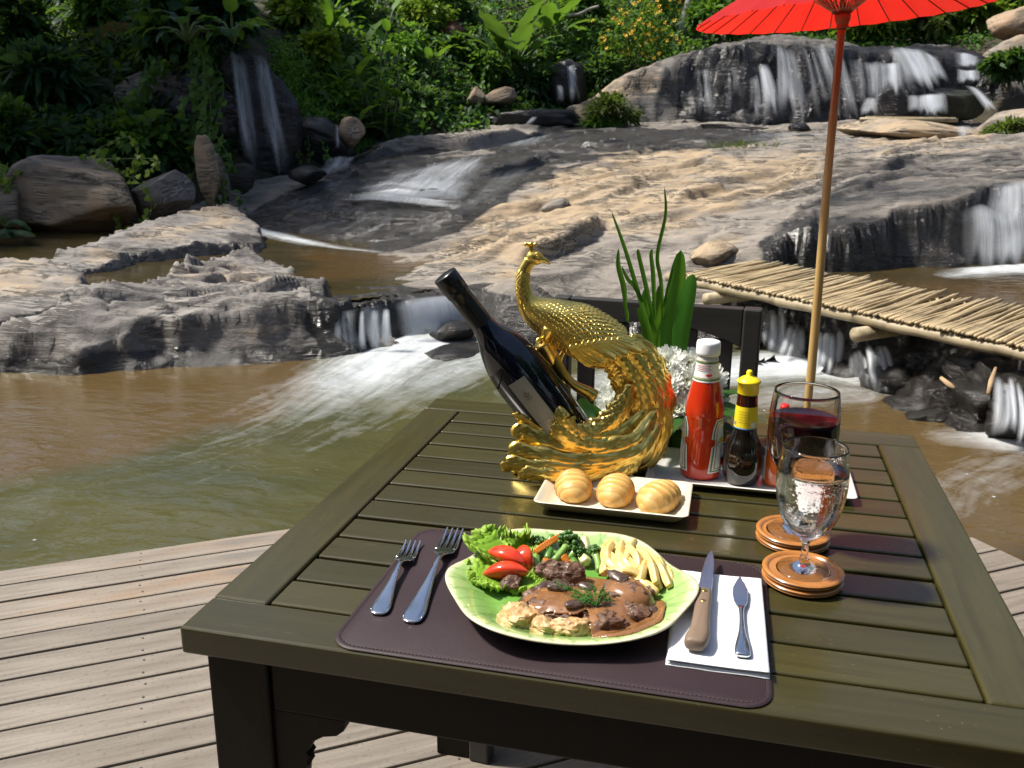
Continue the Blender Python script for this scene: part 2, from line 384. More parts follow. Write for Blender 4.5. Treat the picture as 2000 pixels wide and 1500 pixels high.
LEDGES = [([(1000, 525), (1090, 502), (1150, 472), (1198, 440)], .12, .6), ([(1335, 484), (1420, 458), (1510, 428), (1610, 395)], .20, .9), ([(1325, 404), (1380, 390), (1430, 376)], .09, .5), ([(940, 356), (1000, 338), (1050, 324), (1110, 316)], .10, .7),
          ([(1510, 352), (1600, 346), (1720, 336), (1790, 318)], .10, .8), ([(700, 322), (800, 300), (900, 296), (960, 286), (1095, 264)], .16, .8), ([(860, 452), (960, 430), (1090, 405)], .06, .8), ([(1100, 288), (1200, 292), (1320, 284), (1420, 290)], .06, .8),
          ([(660, 402), (760, 404), (900, 410)], .10, .7), ([(1180, 395), (1260, 370), (1340, 345)], .06, .7), ([(1420, 300), (1560, 300), (1700, 295)], .06, .8), ([(1560, 470), (1660, 440), (1740, 400)], .12, .5), ([(540, 440), (640, 432), (760, 440)], .06, .5), ([(1220, 450), (1300, 430), (1380, 415)], .05, .6)]
slab, H_SLAB = slab_rock('rock_slope', None, None, slab_ctrl, slab_out, .036, M_ROCK, drop=.75, wdt=.34, seed=3, st_par=(.56, .62, .075), rough=.07, kind='structure', ledges=LEDGES,
                         wet=[(WET1, 1.15), (WET2, .55), ([(1500, 470), (1560, 440), (1700, 430), (1860, 400), (2010, 370), (2010, 600), (1500, 600)], 1.3), (WET3, 1.35), (WET4, .42)], tan=[(TAN1, .58), (TAN2, .5), ([(1350, 470), (1450, 460), (1440, 530), (1340, 530)], .8)], crag=.045)
# --- layered ledge in the near left pool
ledge_ctrl = CZ((0, 700, -.28), (200, 690, -.26), (420, 680, -.25), (600, 660, -.22), (650, 620, -.10), (620, 565, -.03), (500, 512, -.02), (400, 535, .03), (300, 580, .0), (150, 610, -.02), (0, 600, .0), (500, 600, -.02), (350, 640, -.12), (100, 650, -.14), (560, 620, -.08), (-100, 690, -.28), (-100, 610, -.02))
ledge_out = L((-120, 738, -.42), (60, 724, -.4), (180, 728, -.4), (300, 712, -.4), (430, 704, -.4), (560, 694, -.4), (660, 688, -.4), (690, 655, -.3), (640, 600, -.08), (630, 560, -.07), (560, 528, -.07), (480, 508, -.07), (400, 530, -.05), (300, 575, -.03), (190, 590, -.03), (100, 600, -.0), (-140, 600, .05))
ledge, H_LEDGE = slab_rock('rock_ledge', 'broad grey layered rock ledge at the left edge above the brown pool', 'rock', ledge_ctrl, ledge_out, .022, M_LEDGE, drop=.30, wdt=.26, seed=11, st_par=(.35, .30, .085), rough=.022, rim=.09,
                           wet=[([(600, 540), (720, 560), (720, 710), (640, 700), (585, 640)], 1.2), ([(-20, 705), (300, 688), (640, 665), (640, 740), (-20, 760)], 1.1)],
                           tan=[([(250, 560), (430, 520), (620, 540), (520, 580)], .25), ([(460, 640), (560, 600), (600, 640), (480, 690)], .45)], crag=.018)
far_ctrl = CZ((60, 520, .0), (200, 480, .06), (330, 450, .12), (440, 425, .17), (510, 455, .05), (480, 480, .02), (350, 490, .03), (200, 510, .02), (120, 530, -.02))
far_out = L((40, 530, -.05), (130, 500, .0), (260, 455, .06), (380, 425, .14), (450, 412, .15), (505, 440, .08), (520, 470, -.03), (490, 492, -.07), (380, 498, -.07), (270, 512, -.07), (200, 530, -.07), (100, 545, -.07))
slab_rock('rock_ledge', 'long tan and black striped rock ledge below the shaded boulders, across the side pool', 'rock', far_ctrl, far_out, .024, M_LEDGE, drop=.30, wdt=.20, seed=23, st_par=(.25, .42, .06), rough=.03, rim=.09,
          wet=[([(440, 440), (540, 440), (540, 500), (420, 500)], .55)], tan=[([(150, 470), (440, 405), (500, 440), (300, 500), (160, 530)], .5)], crag=.022)
knob_ctrl = CZ((-60, 530, .06), (60, 525, .07), (130, 555, .02), (60, 590, -.04), (0, 600, -.03), (-80, 600, -.02))
knob_out = L((-140, 520, .05), (0, 512, .06), (90, 520, .05), (155, 548, .0), (160, 580, -.05), (90, 600, -.05), (60, 640, -.15), (-140, 660, -.15))
slab_rock('rock_ledge', 'low tan rock hump at the left picture edge above the layered ledge', 'rock', knob_ctrl, knob_out, .03, M_LEDGE, drop=.3, wdt=.12, seed=31, st_par=(.3, .3, .03), rough=.03, rim=.08, tan=[([(-50, 500), (170, 510), (170, 570), (-50, 570)], .3)], crag=.04)

# --- cliff that carries the upper falls
cl_rim = CP((1105, 215, 19.6), (1180, 172, 19.5), (1250, 140, 19.4), (1330, 116, 19.3), (1410, 96, 19.2), (1480, 84, 19.2), (1560, 81, 19.2), (1640, 90, 19.2), (1720, 100, 19.2), (1800, 98, 19.3), (1880, 104, 19.4), (1950, 125, 19.3), (2010, 170, 19.0))
cl_ctrl = [tuple(p) for p in cl_rim]+[(p[0]+.1*p[0]*.05, p[1]+1.5, p[2]+.12) for p in cl_rim]+[(p[0], p[1]+4, p[2]+.35) for p in cl_rim[::3]]
cl_out = [(p[0], p[1]-.10) for p in cl_rim]+[(6.5, 21.5), (5.5, 23), (-.5, 23.5), (-1.6, 20.6)]
CLW = [(1330, 130), (1400, 95), (1950, 80), (1960, 260), (1330, 260)]
slab_rock('waterfall_cliff', 'dark wet rock cliff under the parasol carrying the broad white falls', 'cliff', cl_ctrl, cl_out, .06, M_CLIFF, drop=2.6, wdt=1.15, seed=43, st_par=(.1, .5, .10), rough=.12,
          wet=[(CLW, 1.4)], tan=[([(1130, 180), (1300, 120), (1320, 260), (1120, 260)], .6)], moss=[([(1290, 190), (1330, 190), (1340, 260), (1300, 260)], .9), ([(1130, 190), (1290, 190), (1290, 250), (1130, 250)], .4)], crag=.10, flr=.9)

# --- boulders
def ico(n):
    bm = bmesh.new(); bmesh.ops.create_icosphere(bm, subdivisions=n, radius=1.0)
    bm.verts.ensure_lookup_table(); V = np.array([v.co[:] for v in bm.verts]); F = [tuple(v.index for v in f.verts) for f in bm.faces]; bm.free(); return V, F
ICO = {k: ico(k) for k in (2, 3, 4, 5)}
def rockshape(size, seed, sub=4, cuts=7, rough=.10, cutmin=.55):
    V, F = ICO[sub]; V = V.copy(); rs = np.random.RandomState(seed)
    for _ in range(cuts):
        n = rs.normal(size=3); n /= np.linalg.norm(n); d = rs.uniform(cutmin, .86)
        k = V @ n; over = np.clip(k-d, 0, None); V -= np.outer(over*.93, n)
    r = 1+rough*1.6*fbm(V[:, 0]*1.2+seed, V[:, 1]*1.2, V[:, 2]*1.2, 3, seed)+rough*.7*fbm(V[:, 0]*4, V[:, 1]*4, V[:, 2]*7, 5, seed+5, .6)
    return V*r[:, None]*np.asarray(size), F
def boulder(label, p, size, seed, mat, rz=0.0, tilt=(0, 0), sub=4, cuts=7, rough=.10, wet=0.0, tan=0.0, moss=0.0, group=None, name='boulder', cat='boulder', sink=.5):
    V, F = rockshape(size, seed, sub, cuts, rough)
    me = mesh(name, V, F, True, None, dict(wet=np.full(len(V), wet), tan=np.full(len(V), tan), moss=np.full(len(V), moss)))
    o = obj(name, me, mat, loc=p, rot=(tilt[0], tilt[1], rz)); tag(o, label, cat, group); return o
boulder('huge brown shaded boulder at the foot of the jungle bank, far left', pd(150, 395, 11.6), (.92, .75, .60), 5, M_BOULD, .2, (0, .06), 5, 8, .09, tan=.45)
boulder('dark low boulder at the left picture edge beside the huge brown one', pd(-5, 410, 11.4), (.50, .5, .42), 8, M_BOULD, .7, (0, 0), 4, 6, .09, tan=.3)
boulder('grey tilted block of rock between the huge brown boulder and the upright stone', pd(318, 385, 11.9), (.42, .42, .38), 21, M_LEDGE, .3, (.1, -.35), 5, 10, .05)
boulder('narrow pointed upright stone standing left of the shaded waterfall', pd(405, 335, 12.2), (.145, .14, .50), 33, M_BOULD, .1, (0, -.08), 4, 6, .12, tan=.75)
boulder('thin slanting stone just right of the pointed upright stone', pd(432, 345, 12.5), (.09, .16, .40), 34, M_BOULD, .3, (0, -.25), 4, 6, .12)
boulder('small dark stone at the left foot of the shaded waterfall', pd(472, 348, 13.0), (.22, .25, .22), 35, M_WETROCK, .3, (0, 0), 4, 7, .1, wet=.5)
boulder('black wet stone in the spray right of the shaded waterfall', pd(600, 345, 13.3), (.30, .3, .17), 36, M_WETROCK, .3, (0, 0), 4, 7, .1, wet=.7)
boulder('rounded brown stone under the creeper right of the shaded waterfall', pd(685, 258, 14.9), (.22, .26, .26), 37, M_BOULD, .1, (0, 0), 4, 5, .08, tan=.7)
boulder('tan flat stone in the bushes above the middle of the slope', pd(975, 190, 19.2), (.42, .35, .20), 38, M_BOULD, .1, (0, -.3), 4, 7, .08, tan=.9)
boulder('small tan stone leaning on the flat stone in the bushes', pd(930, 188, 19.0), (.20, .25, .20), 39, M_BOULD, .6, (0, .2), 4, 7, .08, tan=.7)
boulder('small tan rounded rock just above the left end of the bamboo walkway', pd(1385, 500, 8.4), (.26, .25, .14), 41, M_ROCK, .4, (.1, -.15), 4, 6, .08, tan=1.0)
boulder('grey slanting slab of rock lying on the tan slope behind the golden bird', pd(1100, 462, 9.6), (.52, .22, .13), 42, M_ROCK, .5, (.25, -.24), 5, 9, .08)
boulder('small grey block high on the tan slope above the slanting slab', pd(1082, 403, 11.2), (.20, .16, .10), 44, M_ROCK, .5, (.2, -.2), 4, 8, .08)
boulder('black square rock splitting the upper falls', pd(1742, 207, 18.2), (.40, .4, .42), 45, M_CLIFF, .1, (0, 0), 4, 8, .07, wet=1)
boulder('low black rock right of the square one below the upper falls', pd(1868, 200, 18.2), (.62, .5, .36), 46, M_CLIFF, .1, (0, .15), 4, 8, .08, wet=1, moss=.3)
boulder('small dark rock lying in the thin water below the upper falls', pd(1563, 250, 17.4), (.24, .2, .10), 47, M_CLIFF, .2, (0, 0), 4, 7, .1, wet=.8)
boulder('long low rock rib left of the small dark rock below the upper falls', pd(1430, 248, 17.9), (.75, .3, .10), 48, M_ROCK, .1, (0, 0), 4, 7, .1)
boulder('smooth tan hump of rock below the upper falls beside the rope', pd(1760, 258, 16.4), (1.15, .9, .22), 49, M_ROCK, .0, (0, .05), 5, 5, .06, tan=.55)
boulder('tan ridge of rock along the right edge above the dark wet face', pd(1980, 245, 16.0), (.9, .8, .28), 50, M_ROCK, .2, (0, -.2), 4, 6, .09, tan=.4)
boulder('orange brown boulder in the top right corner of the bank', pd(1985, 45, 20.5), (.70, .6, .45), 51, M_BOULD, .3, (0, -.2), 4, 9, .12, tan=1.0)
boulder('tan stepped rock at the right edge beside the upper falls', pd(1990, 120, 19.6), (.85, .6, .50), 52, M_ROCK, .3, (0, -.3), 4, 9, .12, tan=.5)
boulder('black rock half under water in front of the wine bottle', pd(895, 700, 6.9), (.34, .26, .10), 53, M_WETROCK, .45, (0, -.1), 4, 7, .1, wet=.9)
boulder('dark grey rock in the rapids behind the wine bottle', pd(880, 648, 7.3), (.22, .18, .08), 54, M_WETROCK, .45, (0, -.1), 4, 7, .1, wet=.7)
for lab, u, v, d, s, sd in (('small tan stone left of three wedged under the low hump', 110, 600, 7.4, (.15, .15, .10), 61), ('square tan stone wedged between ledge and hump, second of the row', 150, 596, 7.5, (.11, .12, .11), 62),
                           ('reddish stone wedged between ledge and hump, third of the row', 192, 598, 7.5, (.09, .1, .10), 63), ('grey stone wedged at the right end of the row on the ledge', 236, 588, 7.6, (.13, .12, .07), 64),
                           ('dark hollowed stone lying below the wedged row on the layered ledge', 145, 650, 6.7, (.17, .12, .07), 65)):
    boulder(lab, pd(u, v, d), s, sd, M_BOULD if sd in (62, 63) else M_LEDGE, .2*sd, (0, -.15), 3, 7, .1, tan=.7, name='stone', cat='stone')
# black rocks of the weir below the bamboo walkway
WEIR = [(1505, 640, 7.2, .20), (1560, 655, 6.95, .22), (1545, 610, 7.3, .22), (1612, 700, 6.6, .16), (1650, 650, 6.75, .22), (1660, 720, 6.35, .17), (1700, 690, 6.35, .20), (1745, 670, 6.3, .22), (1720, 740, 6.1, .15),
        (1760, 740, 5.95, .22), (1800, 700, 6.0, .20), (1815, 770, 5.65, .22), (1850, 720, 5.75, .21), (1770, 800, 5.6, .18), (1835, 820, 5.4, .19), (1880, 770, 5.45, .22), (1905, 720, 5.5, .20), (1885, 830, 5.2, .16),
        (1930, 790, 5.2, .20), (1955, 740, 5.25, .20), (1975, 810, 5.0, .18), (2010, 770, 5.0, .22), (1600, 640, 7.0, .20), (1690, 640, 6.6, .22), (1745, 800, 5.7, .12)]
where = ('behind the chair post', 'left of the parasol pole', 'right of the parasol pole', 'below the middle of the walkway', 'near the right picture edge')
WX = {}
for i, (u, v, d, s) in enumerate(WEIR): WX[i] = (', lying left', ', lying right', '', ', lying low', ', lying high')[i % 5]
for i, (u, v, d, s) in enumerate(WEIR):
    w_ = where[0 if u < 1530 else 1 if u < 1590 else 2 if u < 1700 else 3 if u < 1880 else 4]
    sz = ('large' if s > .2 else 'small' if s < .17 else 'mid-sized'); hh = 'under the beam' if v < 690 else 'at the water line' if v > 760 else 'mid pile'
    boulder(f'{sz} black wet weir rock {hh}, {w_}'+WX[i] if len(f'{sz} black wet weir rock {hh}, {w_}'.split()) < 15 else f'{sz} black weir rock {hh}, {w_}'+WX[i], pd(u, v+8, d+.05), (s*1.15, s, s*.72), 100+i, M_WETROCK, i*.7, (.1*math.sin(i*3), .15*math.sin(i*5)), 4, 9, .13, wet=.75, tan=.35, group='black rocks of the weir')

# ---------------------------------------------------------------- water
def water_mat(name, c1, c2, brown):
    b = NB(name)
    v = b.map((1, 1, 1)); n1 = b.noise(b.map((.7, 1.6, 1), (0, 0, -.35)), 1.4, 4, .5)
    c = b.mix(b.ramp(n1, [(.35, 0.0), (.65, 1.0)]), c1, c2)
    br = b.math('ADD', b.attr('brown'), b.math('MULTIPLY', b.math('SUBTRACT', b.noise(v, .9, 4), .5), 1.2))
    c = b.mix(b.math('MULTIPLY', b.ramp(br, [(.3, 0.0), (.75, 1.0)]), .9), c, brown)
    fl = b.map((7, .9, 1), src='UV'); s1 = b.noise(fl, 1.6, 7, .62, .6); s2 = b.noise(b.map((22, 2.6, 1), src='UV'), 1.3, 4, .6, .4)
    st = b.math('ADD', b.math('MULTIPLY', s1, .7), b.math('MULTIPLY', s2, .3))
    ch = b.noise(b.map((1, 1, 1), src='Object'), 7, 7, .68, .8); st = b.math('ADD', b.math('MULTIPLY', st, .66), b.math('MULTIPLY', ch, .34)); fo = b.math('ADD', b.math('MULTIPLY', b.attr('foam'), 1.22), b.math('SUBTRACT', b.math('MULTIPLY', st, 1.5), 1.14))
    fm = b.math('MULTIPLY', b.ramp(fo, [(-.0, 0.0), (.38, .30), (.95, 1.0)]), .95)
    sp = b.ramp(b.voro(v, 6.5), [(.035, 1.0), (.06, 0.0)]); sp = b.math('MULTIPLY', sp, b.ramp(b.noise(v, 1.1, 2), [(.55, 0.0), (.62, .8)]))
    fm = b.math('MAXIMUM', fm, sp)
    h = b.math('ADD', b.noise(b.map((1, 2.2, 1), (0, 0, -.5)), 5, 4, .5, .5), b.math('MULTIPLY', st, b.attr('foam')))
    nrm = b.bump(h, .22, .05)
    col = b.mix(fm, c, (.60, .63, .65))
    r = b.math('ADD', b.math('MULTIPLY', fm, .4), .10)
    return b.done(b.bsdf(col, r, 0.0, nrm, IOR=1.33, Specular_IOR_Level=.5))
M_POOL = water_mat('pool_water', (.068, .064, .024), (.048, .050, .022), (.088, .056, .022))
M_POOL2 = water_mat('upper_pool_water', (.055, .040, .016), (.035, .028, .012), (.075, .045, .017))
def flow_field(X, Y, centre, z):
    """centre: (u, v, strength, width m). nearest-point coordinates along the current"""
    P = np.array([onz(u, v, z)[:2] for u, v, _, _ in centre]); S = np.array([c[2] for c in centre]); Wd = np.array([c[3] for c in centre])
    PP = spline(np.c_[P, S, Wd], 60); cum = np.r_[0, np.cumsum(np.hypot(*np.diff(PP[:, :2], axis=0).T))]
    best = np.full(X.shape, 1e9); s = np.zeros(X.shape); tt = np.zeros(X.shape); st = np.zeros(X.shape); wd = np.ones(X.shape)
    for i in range(59):
        a, e = PP[i, :2], PP[i+1, :2]-PP[i, :2]; w0, w1 = X-a[0], Y-a[1]; q = np.clip((w0*e[0]+w1*e[1])/(e@e), 0, 1)
        dx, dy = w0-e[0]*q, w1-e[1]*q; d = dx*dx+dy*dy; m = d < best
        best = np.where(m, d, best); s = np.where(m, cum[i]+q*(cum[i+1]-cum[i]), s)
        tt = np.where(m, np.sign(e[0]*dy-e[1]*dx)*np.sqrt(d), tt); st = np.where(m, PP[i, 2], st); wd = np.where(m, np.clip(PP[i, 3], .05, 9), wd)
    return st*np.exp(-(np.abs(tt)/wd)**2), tt, s
def pool(name, x0, x1, y0, y1, z, stp, mat, flows, browns, clip=None, wave=.012, seed=5):
    nx, ny = int((x1-x0)/stp)+1, int((y1-y0)/stp)+1
    X, Y = np.meshgrid(x0+np.arange(nx)*stp, y0+np.arange(ny)*stp, indexing='ij'); X = X.ravel(); Y = Y.ravel()
    foam = np.zeros(X.shape); uu = Y*1.0; vv = X*1.0
    for c in flows:
        f, t, s = flow_field(X, Y, c, z); m = f > foam; foam = np.where(m, f, foam); uu = np.where(m, t, uu); vv = np.where(m, s, vv)
    Z = z+wave*fbm(X*1.7, Y*2.6, 0, 3, seed)+foam*.05*np.clip(fbm(uu*7, vv*1.4, 0, 3, seed+4)+.2, 0, 1)
    V = np.stack([X, Y, Z], -1); u, v = pix(V); br = np.zeros(len(V))
    for pl, k in browns: br = np.maximum(br, k*sstep(60, -60, sd_poly(u, v, pl)+50*fbm(X*.9, Y*.9, 0, 3, 77)))
    F = gridF(nx, ny)
    if clip is not None:
        kv = sd_poly(X, Y, clip) < 0; F = F[kv[F].all(1)]
    o = obj(name, mesh(name, V, F, True, np.c_[uu, vv], dict(foam=np.clip(foam, 0, 1), brown=br)), mat); tag(o, kind='structure'); return o
pool('water', -9, 5.5, .6, 8.2, -.40, .045, M_POOL,
     [[(870, 648, 1.25, .50), (780, 690, 1.12, .50), (690, 745, .86, .55), (590, 805, .46, .62), (440, 865, .33, .7), (220, 925, .26, .7), (-80, 1000, .22, .8)],
      [(990, 690, .7, .4), (880, 730, .72, .35), (720, 800, .42, .5), (520, 900, .27, .7), (250, 1000, .20, .8)],
      [(2000, 868, 1.1, .22), (1930, 862, .9, .2), (1860, 858, .55, .2)],
      [(1760, 765, .7, .25), (1640, 728, 1.0, .40), (1540, 715, 1.1, .45), (1400, 730, .9, .45), (1200, 745, .7, .40), (1050, 770, .55, .4)],
      [(1660, 770, .62, .3), (1560, 775, .62, .35), (1440, 790, .5, .35)],
      [(2000, 905, .45, .3), (1900, 950, .42, .3), (1860, 1000, .36, .3)]],
     [([(-50, 725), (600, 690), (600, 745), (470, 800), (300, 870), (-50, 930)], 1.0), ([(1480, 780), (1750, 770), (2400, 800), (2400, 1400), (1500, 1300)], .85), ([(560, 690), (640, 690), (640, 760), (560, 760)], 0.0)])
pool('pool_water', -9, -.5, 4.5, 12.5, -.07, .05, M_POOL2,
     [[(470, 440, 1.0, .3), (560, 466, 1.0, .22), (640, 480, .8, .15), (740, 492, .6, .10)], [(850, 560, .7, .12), (880, 576, .9, .12)]],
     [([(600, 490), (900, 490), (940, 530), (760, 550), (620, 540)], 1.0)], clip=L((-200, 640, -.07), (150, 585, -.07), (450, 560, -.07), (590, 588, -.07), (690, 588, -.07), (770, 577, -.07), (935, 556, -.07), (1000, 540, -.07), (900, 470, -.07), (600, 430, -.07), (200, 420, -.07), (-200, 470, -.07)), wave=.008)
pool('pool_water', .4, 8, 4.6, 10.5, -.02, .06, M_POOL2, [[(2060, 525, 1.1, .35), (1930, 530, 1.0, .25), (1860, 540, .7, .2)]], [([(1650, 540), (2050, 540), (2050, 640), (1650, 600)], .8)],
     clip=[(.6, 7.6), (1.45, 6.6), (2.2, 5.8), (2.55, 5.1), (6, 2.5), (9, 9), (3, 10.5), (1.0, 8.6)], wave=.008)

def fall_mat(name, lo=.38, hi=.74, us=9.0, vs=.55, amax=.92):
    b = NB(name)
    s1 = b.noise(b.map((us, vs, 1), src='UV'), 1.0, 6, .6, .25); s2 = b.noise(b.map((us*4.5, vs*1.5, 1), src='UV', loc=(3, 7, 0)), 1.0, 4, .6, .2)
    st = b.math('ADD', b.math('MULTIPLY', s1, .62), b.math('MULTIPLY', s2, .38))
    a = b.math('ADD', st, b.math('SUBTRACT', b.attr('dens'), .5))
    a = b.math('MULTIPLY', b.ramp(a, [(lo-.12, 0.0), (lo+.08, .22), ((lo+hi)/2+.04, .55), (hi+.10, 1.0)]), b.math('MULTIPLY', b.attr('edge'), amax))
    w = b.bsdf((.66, .69, .73), .35, 0.0, b.bump(st, .5, .02), Subsurface_Weight=0.0)
    tr = b.n('BsdfTranslucent'); tr.inputs[0].default_value = (.62, .66, .71, 1)
    m1 = b.n('MixShader'); m1.inputs[0].default_value = .45; b.l(w, m1.inputs[1]); b.l(tr.outputs[0], m1.inputs[2])
    tp = b.n('BsdfTransparent'); m2 = b.n('MixShader'); b.l(a, m2.inputs[0]); b.l(tp.outputs[0], m2.inputs[1]); b.l(m1.outputs[0], m2.inputs[2])
    return b.done(m2.outputs[0])
M_FALL = fall_mat('falling_water'); M_FILM = fall_mat('sliding_water', .38, .68, 5.0, .55)
def fall(top, bot, dens=.5, nv=26, seed=0, arc=.12, layers=2, mat=None, name='waterfall', hf=None, off=.03, dprof=None, sub=14):
    """sheet of falling water between a lip line and a foot line (lists of points)"""
    T = spline(top, sub*(len(top)-1)+1); B = spline(bot, len(T)); hh_ = float(np.linalg.norm(T[0]-B[0])); q_ = np.linspace(0, 1, len(T))*np.linalg.norm(T[-1]-T[0]); T = T+np.c_[0*q_, 0*q_, .05*hh_*fbm(q_*4, q_*0, 0, 2, seed+51)]
    g = np.linspace(0, 1, nv); Vs = []; Fs = []; uv = []; de = []; ed = []; n0 = 0
    wid = np.r_[0, np.cumsum(np.linalg.norm(np.diff(.5*(T+B), axis=0), axis=1))]
    for k in range(layers):
        fw = -np.array([CAM_R[2][0], CAM_R[2][1], 0]); fw = fw/np.linalg.norm(fw)
        for i in range(len(T)):
            a, c = T[i], B[i]; h = np.linalg.norm(c-a)
            jit = .05*h*fbm(np.full(nv, wid[i]*6), g*1.0, 0, 2, seed+k)
            P = a+(c-a)*g[:, None]; P[:, 2] = a[2]+(c[2]-a[2])*g**1.25
            P = P+fw*(arc*np.sin(g*math.pi*.75)*h*.5+.02*k+.5*jit)[:, None]
            Vs.append(P); uv.append(np.c_[np.full(nv, wid[i]+k*17.3+seed), g*h])
            fe = min(1.0, 2.4*min(i, len(T)-1-i)/max(1, len(T)-1)) if len(T) > 3 else 1
            dd = dens+(.26*vnoise(wid[i]*3.2/max(.25, wid[-1])**.5, 3.1*k, 0, seed+9)+.20*vnoise(wid[i]*13, 1.7*k, 0, seed+19))+.10*fbm(np.full(nv, wid[i]*5), g*3, 0, 2, seed+23)+(0 if dprof is None else np.interp(g, *dprof))
            de.append(np.zeros(nv)+dd); e1 = .86+.14*float(vnoise(wid[i]*15, k*2.0, 0, seed+29)); ed.append(np.clip(np.minimum(g*5+.05, (e1-g)*5+.08), 0, 1)*fe)
        f = gridF(len(T), nv)+n0; Fs.append(f); n0 += len(T)*nv
    me = mesh(name, np.concatenate(Vs), np.concatenate(Fs), True, np.concatenate(uv), dict(dens=np.concatenate(de), edge=np.concatenate(ed)))
    return tag(obj(name, me, mat or M_FALL), kind='structure')
def film(left, right, hf, dens=.5, n=(30, 60), off=.05, seed=0, name='cascade', dprof=None, mat=None):
    """thin sheet of water sliding over a height field; left/right edges as photograph pixels"""
    Lp, Rp = spline(left, n[1]), spline(right, n[1]); t = np.linspace(0, 1, n[0])
    UV = Lp[None]*(1-t)[:, None, None]+Rp[None]*t[:, None, None]
    UV = UV+np.stack([14*fbm(UV[..., 0]*.02, UV[..., 1]*.05, 0, 3, seed+71), 7*fbm(UV[..., 0]*.025, UV[..., 1]*.05, 0, 3, seed+72)], -1)
    P = hit(UV[..., 0].ravel(), UV[..., 1].ravel(), hf).reshape(n[0], n[1], 3)
    for _ in range(10):
        P[:, 1:-1] = .25*P[:, :-2]+.5*P[:, 1:-1]+.25*P[:, 2:]; P[1:-1] = .25*P[:-2]+.5*P[1:-1]+.25*P[2:]
    P[..., 2] += off+.02*fbm(np.linspace(0, 5, n[0])[:, None]+0*P[..., 0], np.linspace(0, 4, n[1])[None]+0*P[..., 0], 0, 3, seed)
    wd = np.linalg.norm(P[-1]-P[0], axis=-1).mean(); ln = np.r_[0, np.cumsum(np.linalg.norm(np.diff(P[n[0]//2], axis=0), axis=1))]
    uv = np.stack(np.broadcast_arrays((t*wd)[:, None]+seed, ln[None]), -1).reshape(-1, 2); g = np.linspace(0, 1, n[1])
    ed = np.clip((np.minimum(t, 1-t)*5-.25)[:, None]+.5*fbm(np.linspace(0, 1, n[0])[:, None]*3+0*P[..., 0], g[None]*6+0*P[..., 0], 0, 3, seed+61), 0, 1)*np.minimum(1, np.minimum(g*4, (1-g)*5))[None]
    de = np.zeros((n[0], n[1]))+dens+(0 if dprof is None else np.interp(g, *dprof)[None])
    me = mesh(name, P.reshape(-1, 3), gridF(*n), True, uv, dict(dens=de.ravel(), edge=ed.ravel()))
    return tag(obj(name, me, mat or M_FILM), kind='structure')
# rapids over the slope
film([(800, 335), (760, 350), (700, 380), (655, 396)], [(975, 305), (960, 340), (930, 380), (905, 412)], H_SLAB, .54, dprof=([0, .2, .5, .8, 1], [-.22, .0, .0, .16, .40]), seed=1, off=.09)
film([(655, 390), (650, 398), (640, 404)], [(905, 404), (908, 412), (905, 420)], H_SLAB, .66, n=(40, 14), off=.10, seed=31)
film([(880, 322), (820, 350), (770, 385)], [(965, 312), (930, 350), (880, 395)], H_SLAB, .50, n=(18, 40), off=.11, seed=32)
film([(1010, 278), (985, 286), (960, 292)], [(1095, 262), (1080, 275), (1050, 292)], H_SLAB, .5, n=(14, 24), seed=2)
film([(960, 345), (920, 390), (880, 412)], [(1060, 325), (1000, 370), (930, 420)], H_SLAB, .36, n=(16, 30), seed=3)
film([(640, 410), (600, 430), (560, 450)], [(860, 420), (840, 460), (790, 488)], H_SLAB, .27, n=(30, 30), seed=4)
film([(690, 325), (660, 345), (600, 385), (480, 432)], [(720, 325), (690, 350), (640, 390), (520, 435)], H_SLAB, .30, n=(12, 40), seed=5)
film([(1330, 262), (1380, 268), (1420, 282)], [(1560, 258), (1700, 268), (1750, 284)], H_SLAB, .40, n=(26, 30), seed=6, off=.03)
film([(1480, 300), (1440, 330), (1400, 360)], [(1560, 306), (1500, 340), (1440, 370)], H_SLAB, .24, n=(14, 30), seed=7)
film([(1600, 320), (1570, 360), (1530, 400)], [(1760, 312), (1690, 350), (1620, 390)], H_SLAB, .22, n=(20, 30), seed=8)
# the ledge fall of the left pool
lipz = [(606, 600), (690, 603), (770, 588), (850, 578), (935, 566)]
lip = [onz(u, v, -.075) for u, v in lipz]; foot = [onz(u, v, -.39) for u, v in ((612, 692), (700, 690), (785, 672), (870, 660), (955, 644))]
fall([p+[0, 0, .0] for p in lip[2:]], foot[2:], .98, seed=11, arc=.22, layers=3)
fall(lip[:3], foot[:3], .36, seed=12, arc=.18, layers=2)
fall([onz(960, 590, -.1), onz(1000, 605, -.12)], [onz(950, 650, -.36), onz(1010, 655, -.36)], .5, seed=13)
for k, (u0, u1, v0, v1) in enumerate(((626, 634, 606, 690), (656, 666, 606, 690), (704, 712, 606, 690), (724, 740, 608, 690), (748, 762, 604, 688))):
    fall([onz(u0, v0, -.085), onz(u1, v0, -.085)], [onz(u0-4, v1, -.39), onz(u1+8, v1, -.39)], .80, seed=20+k, layers=2, sub=8, arc=.25)
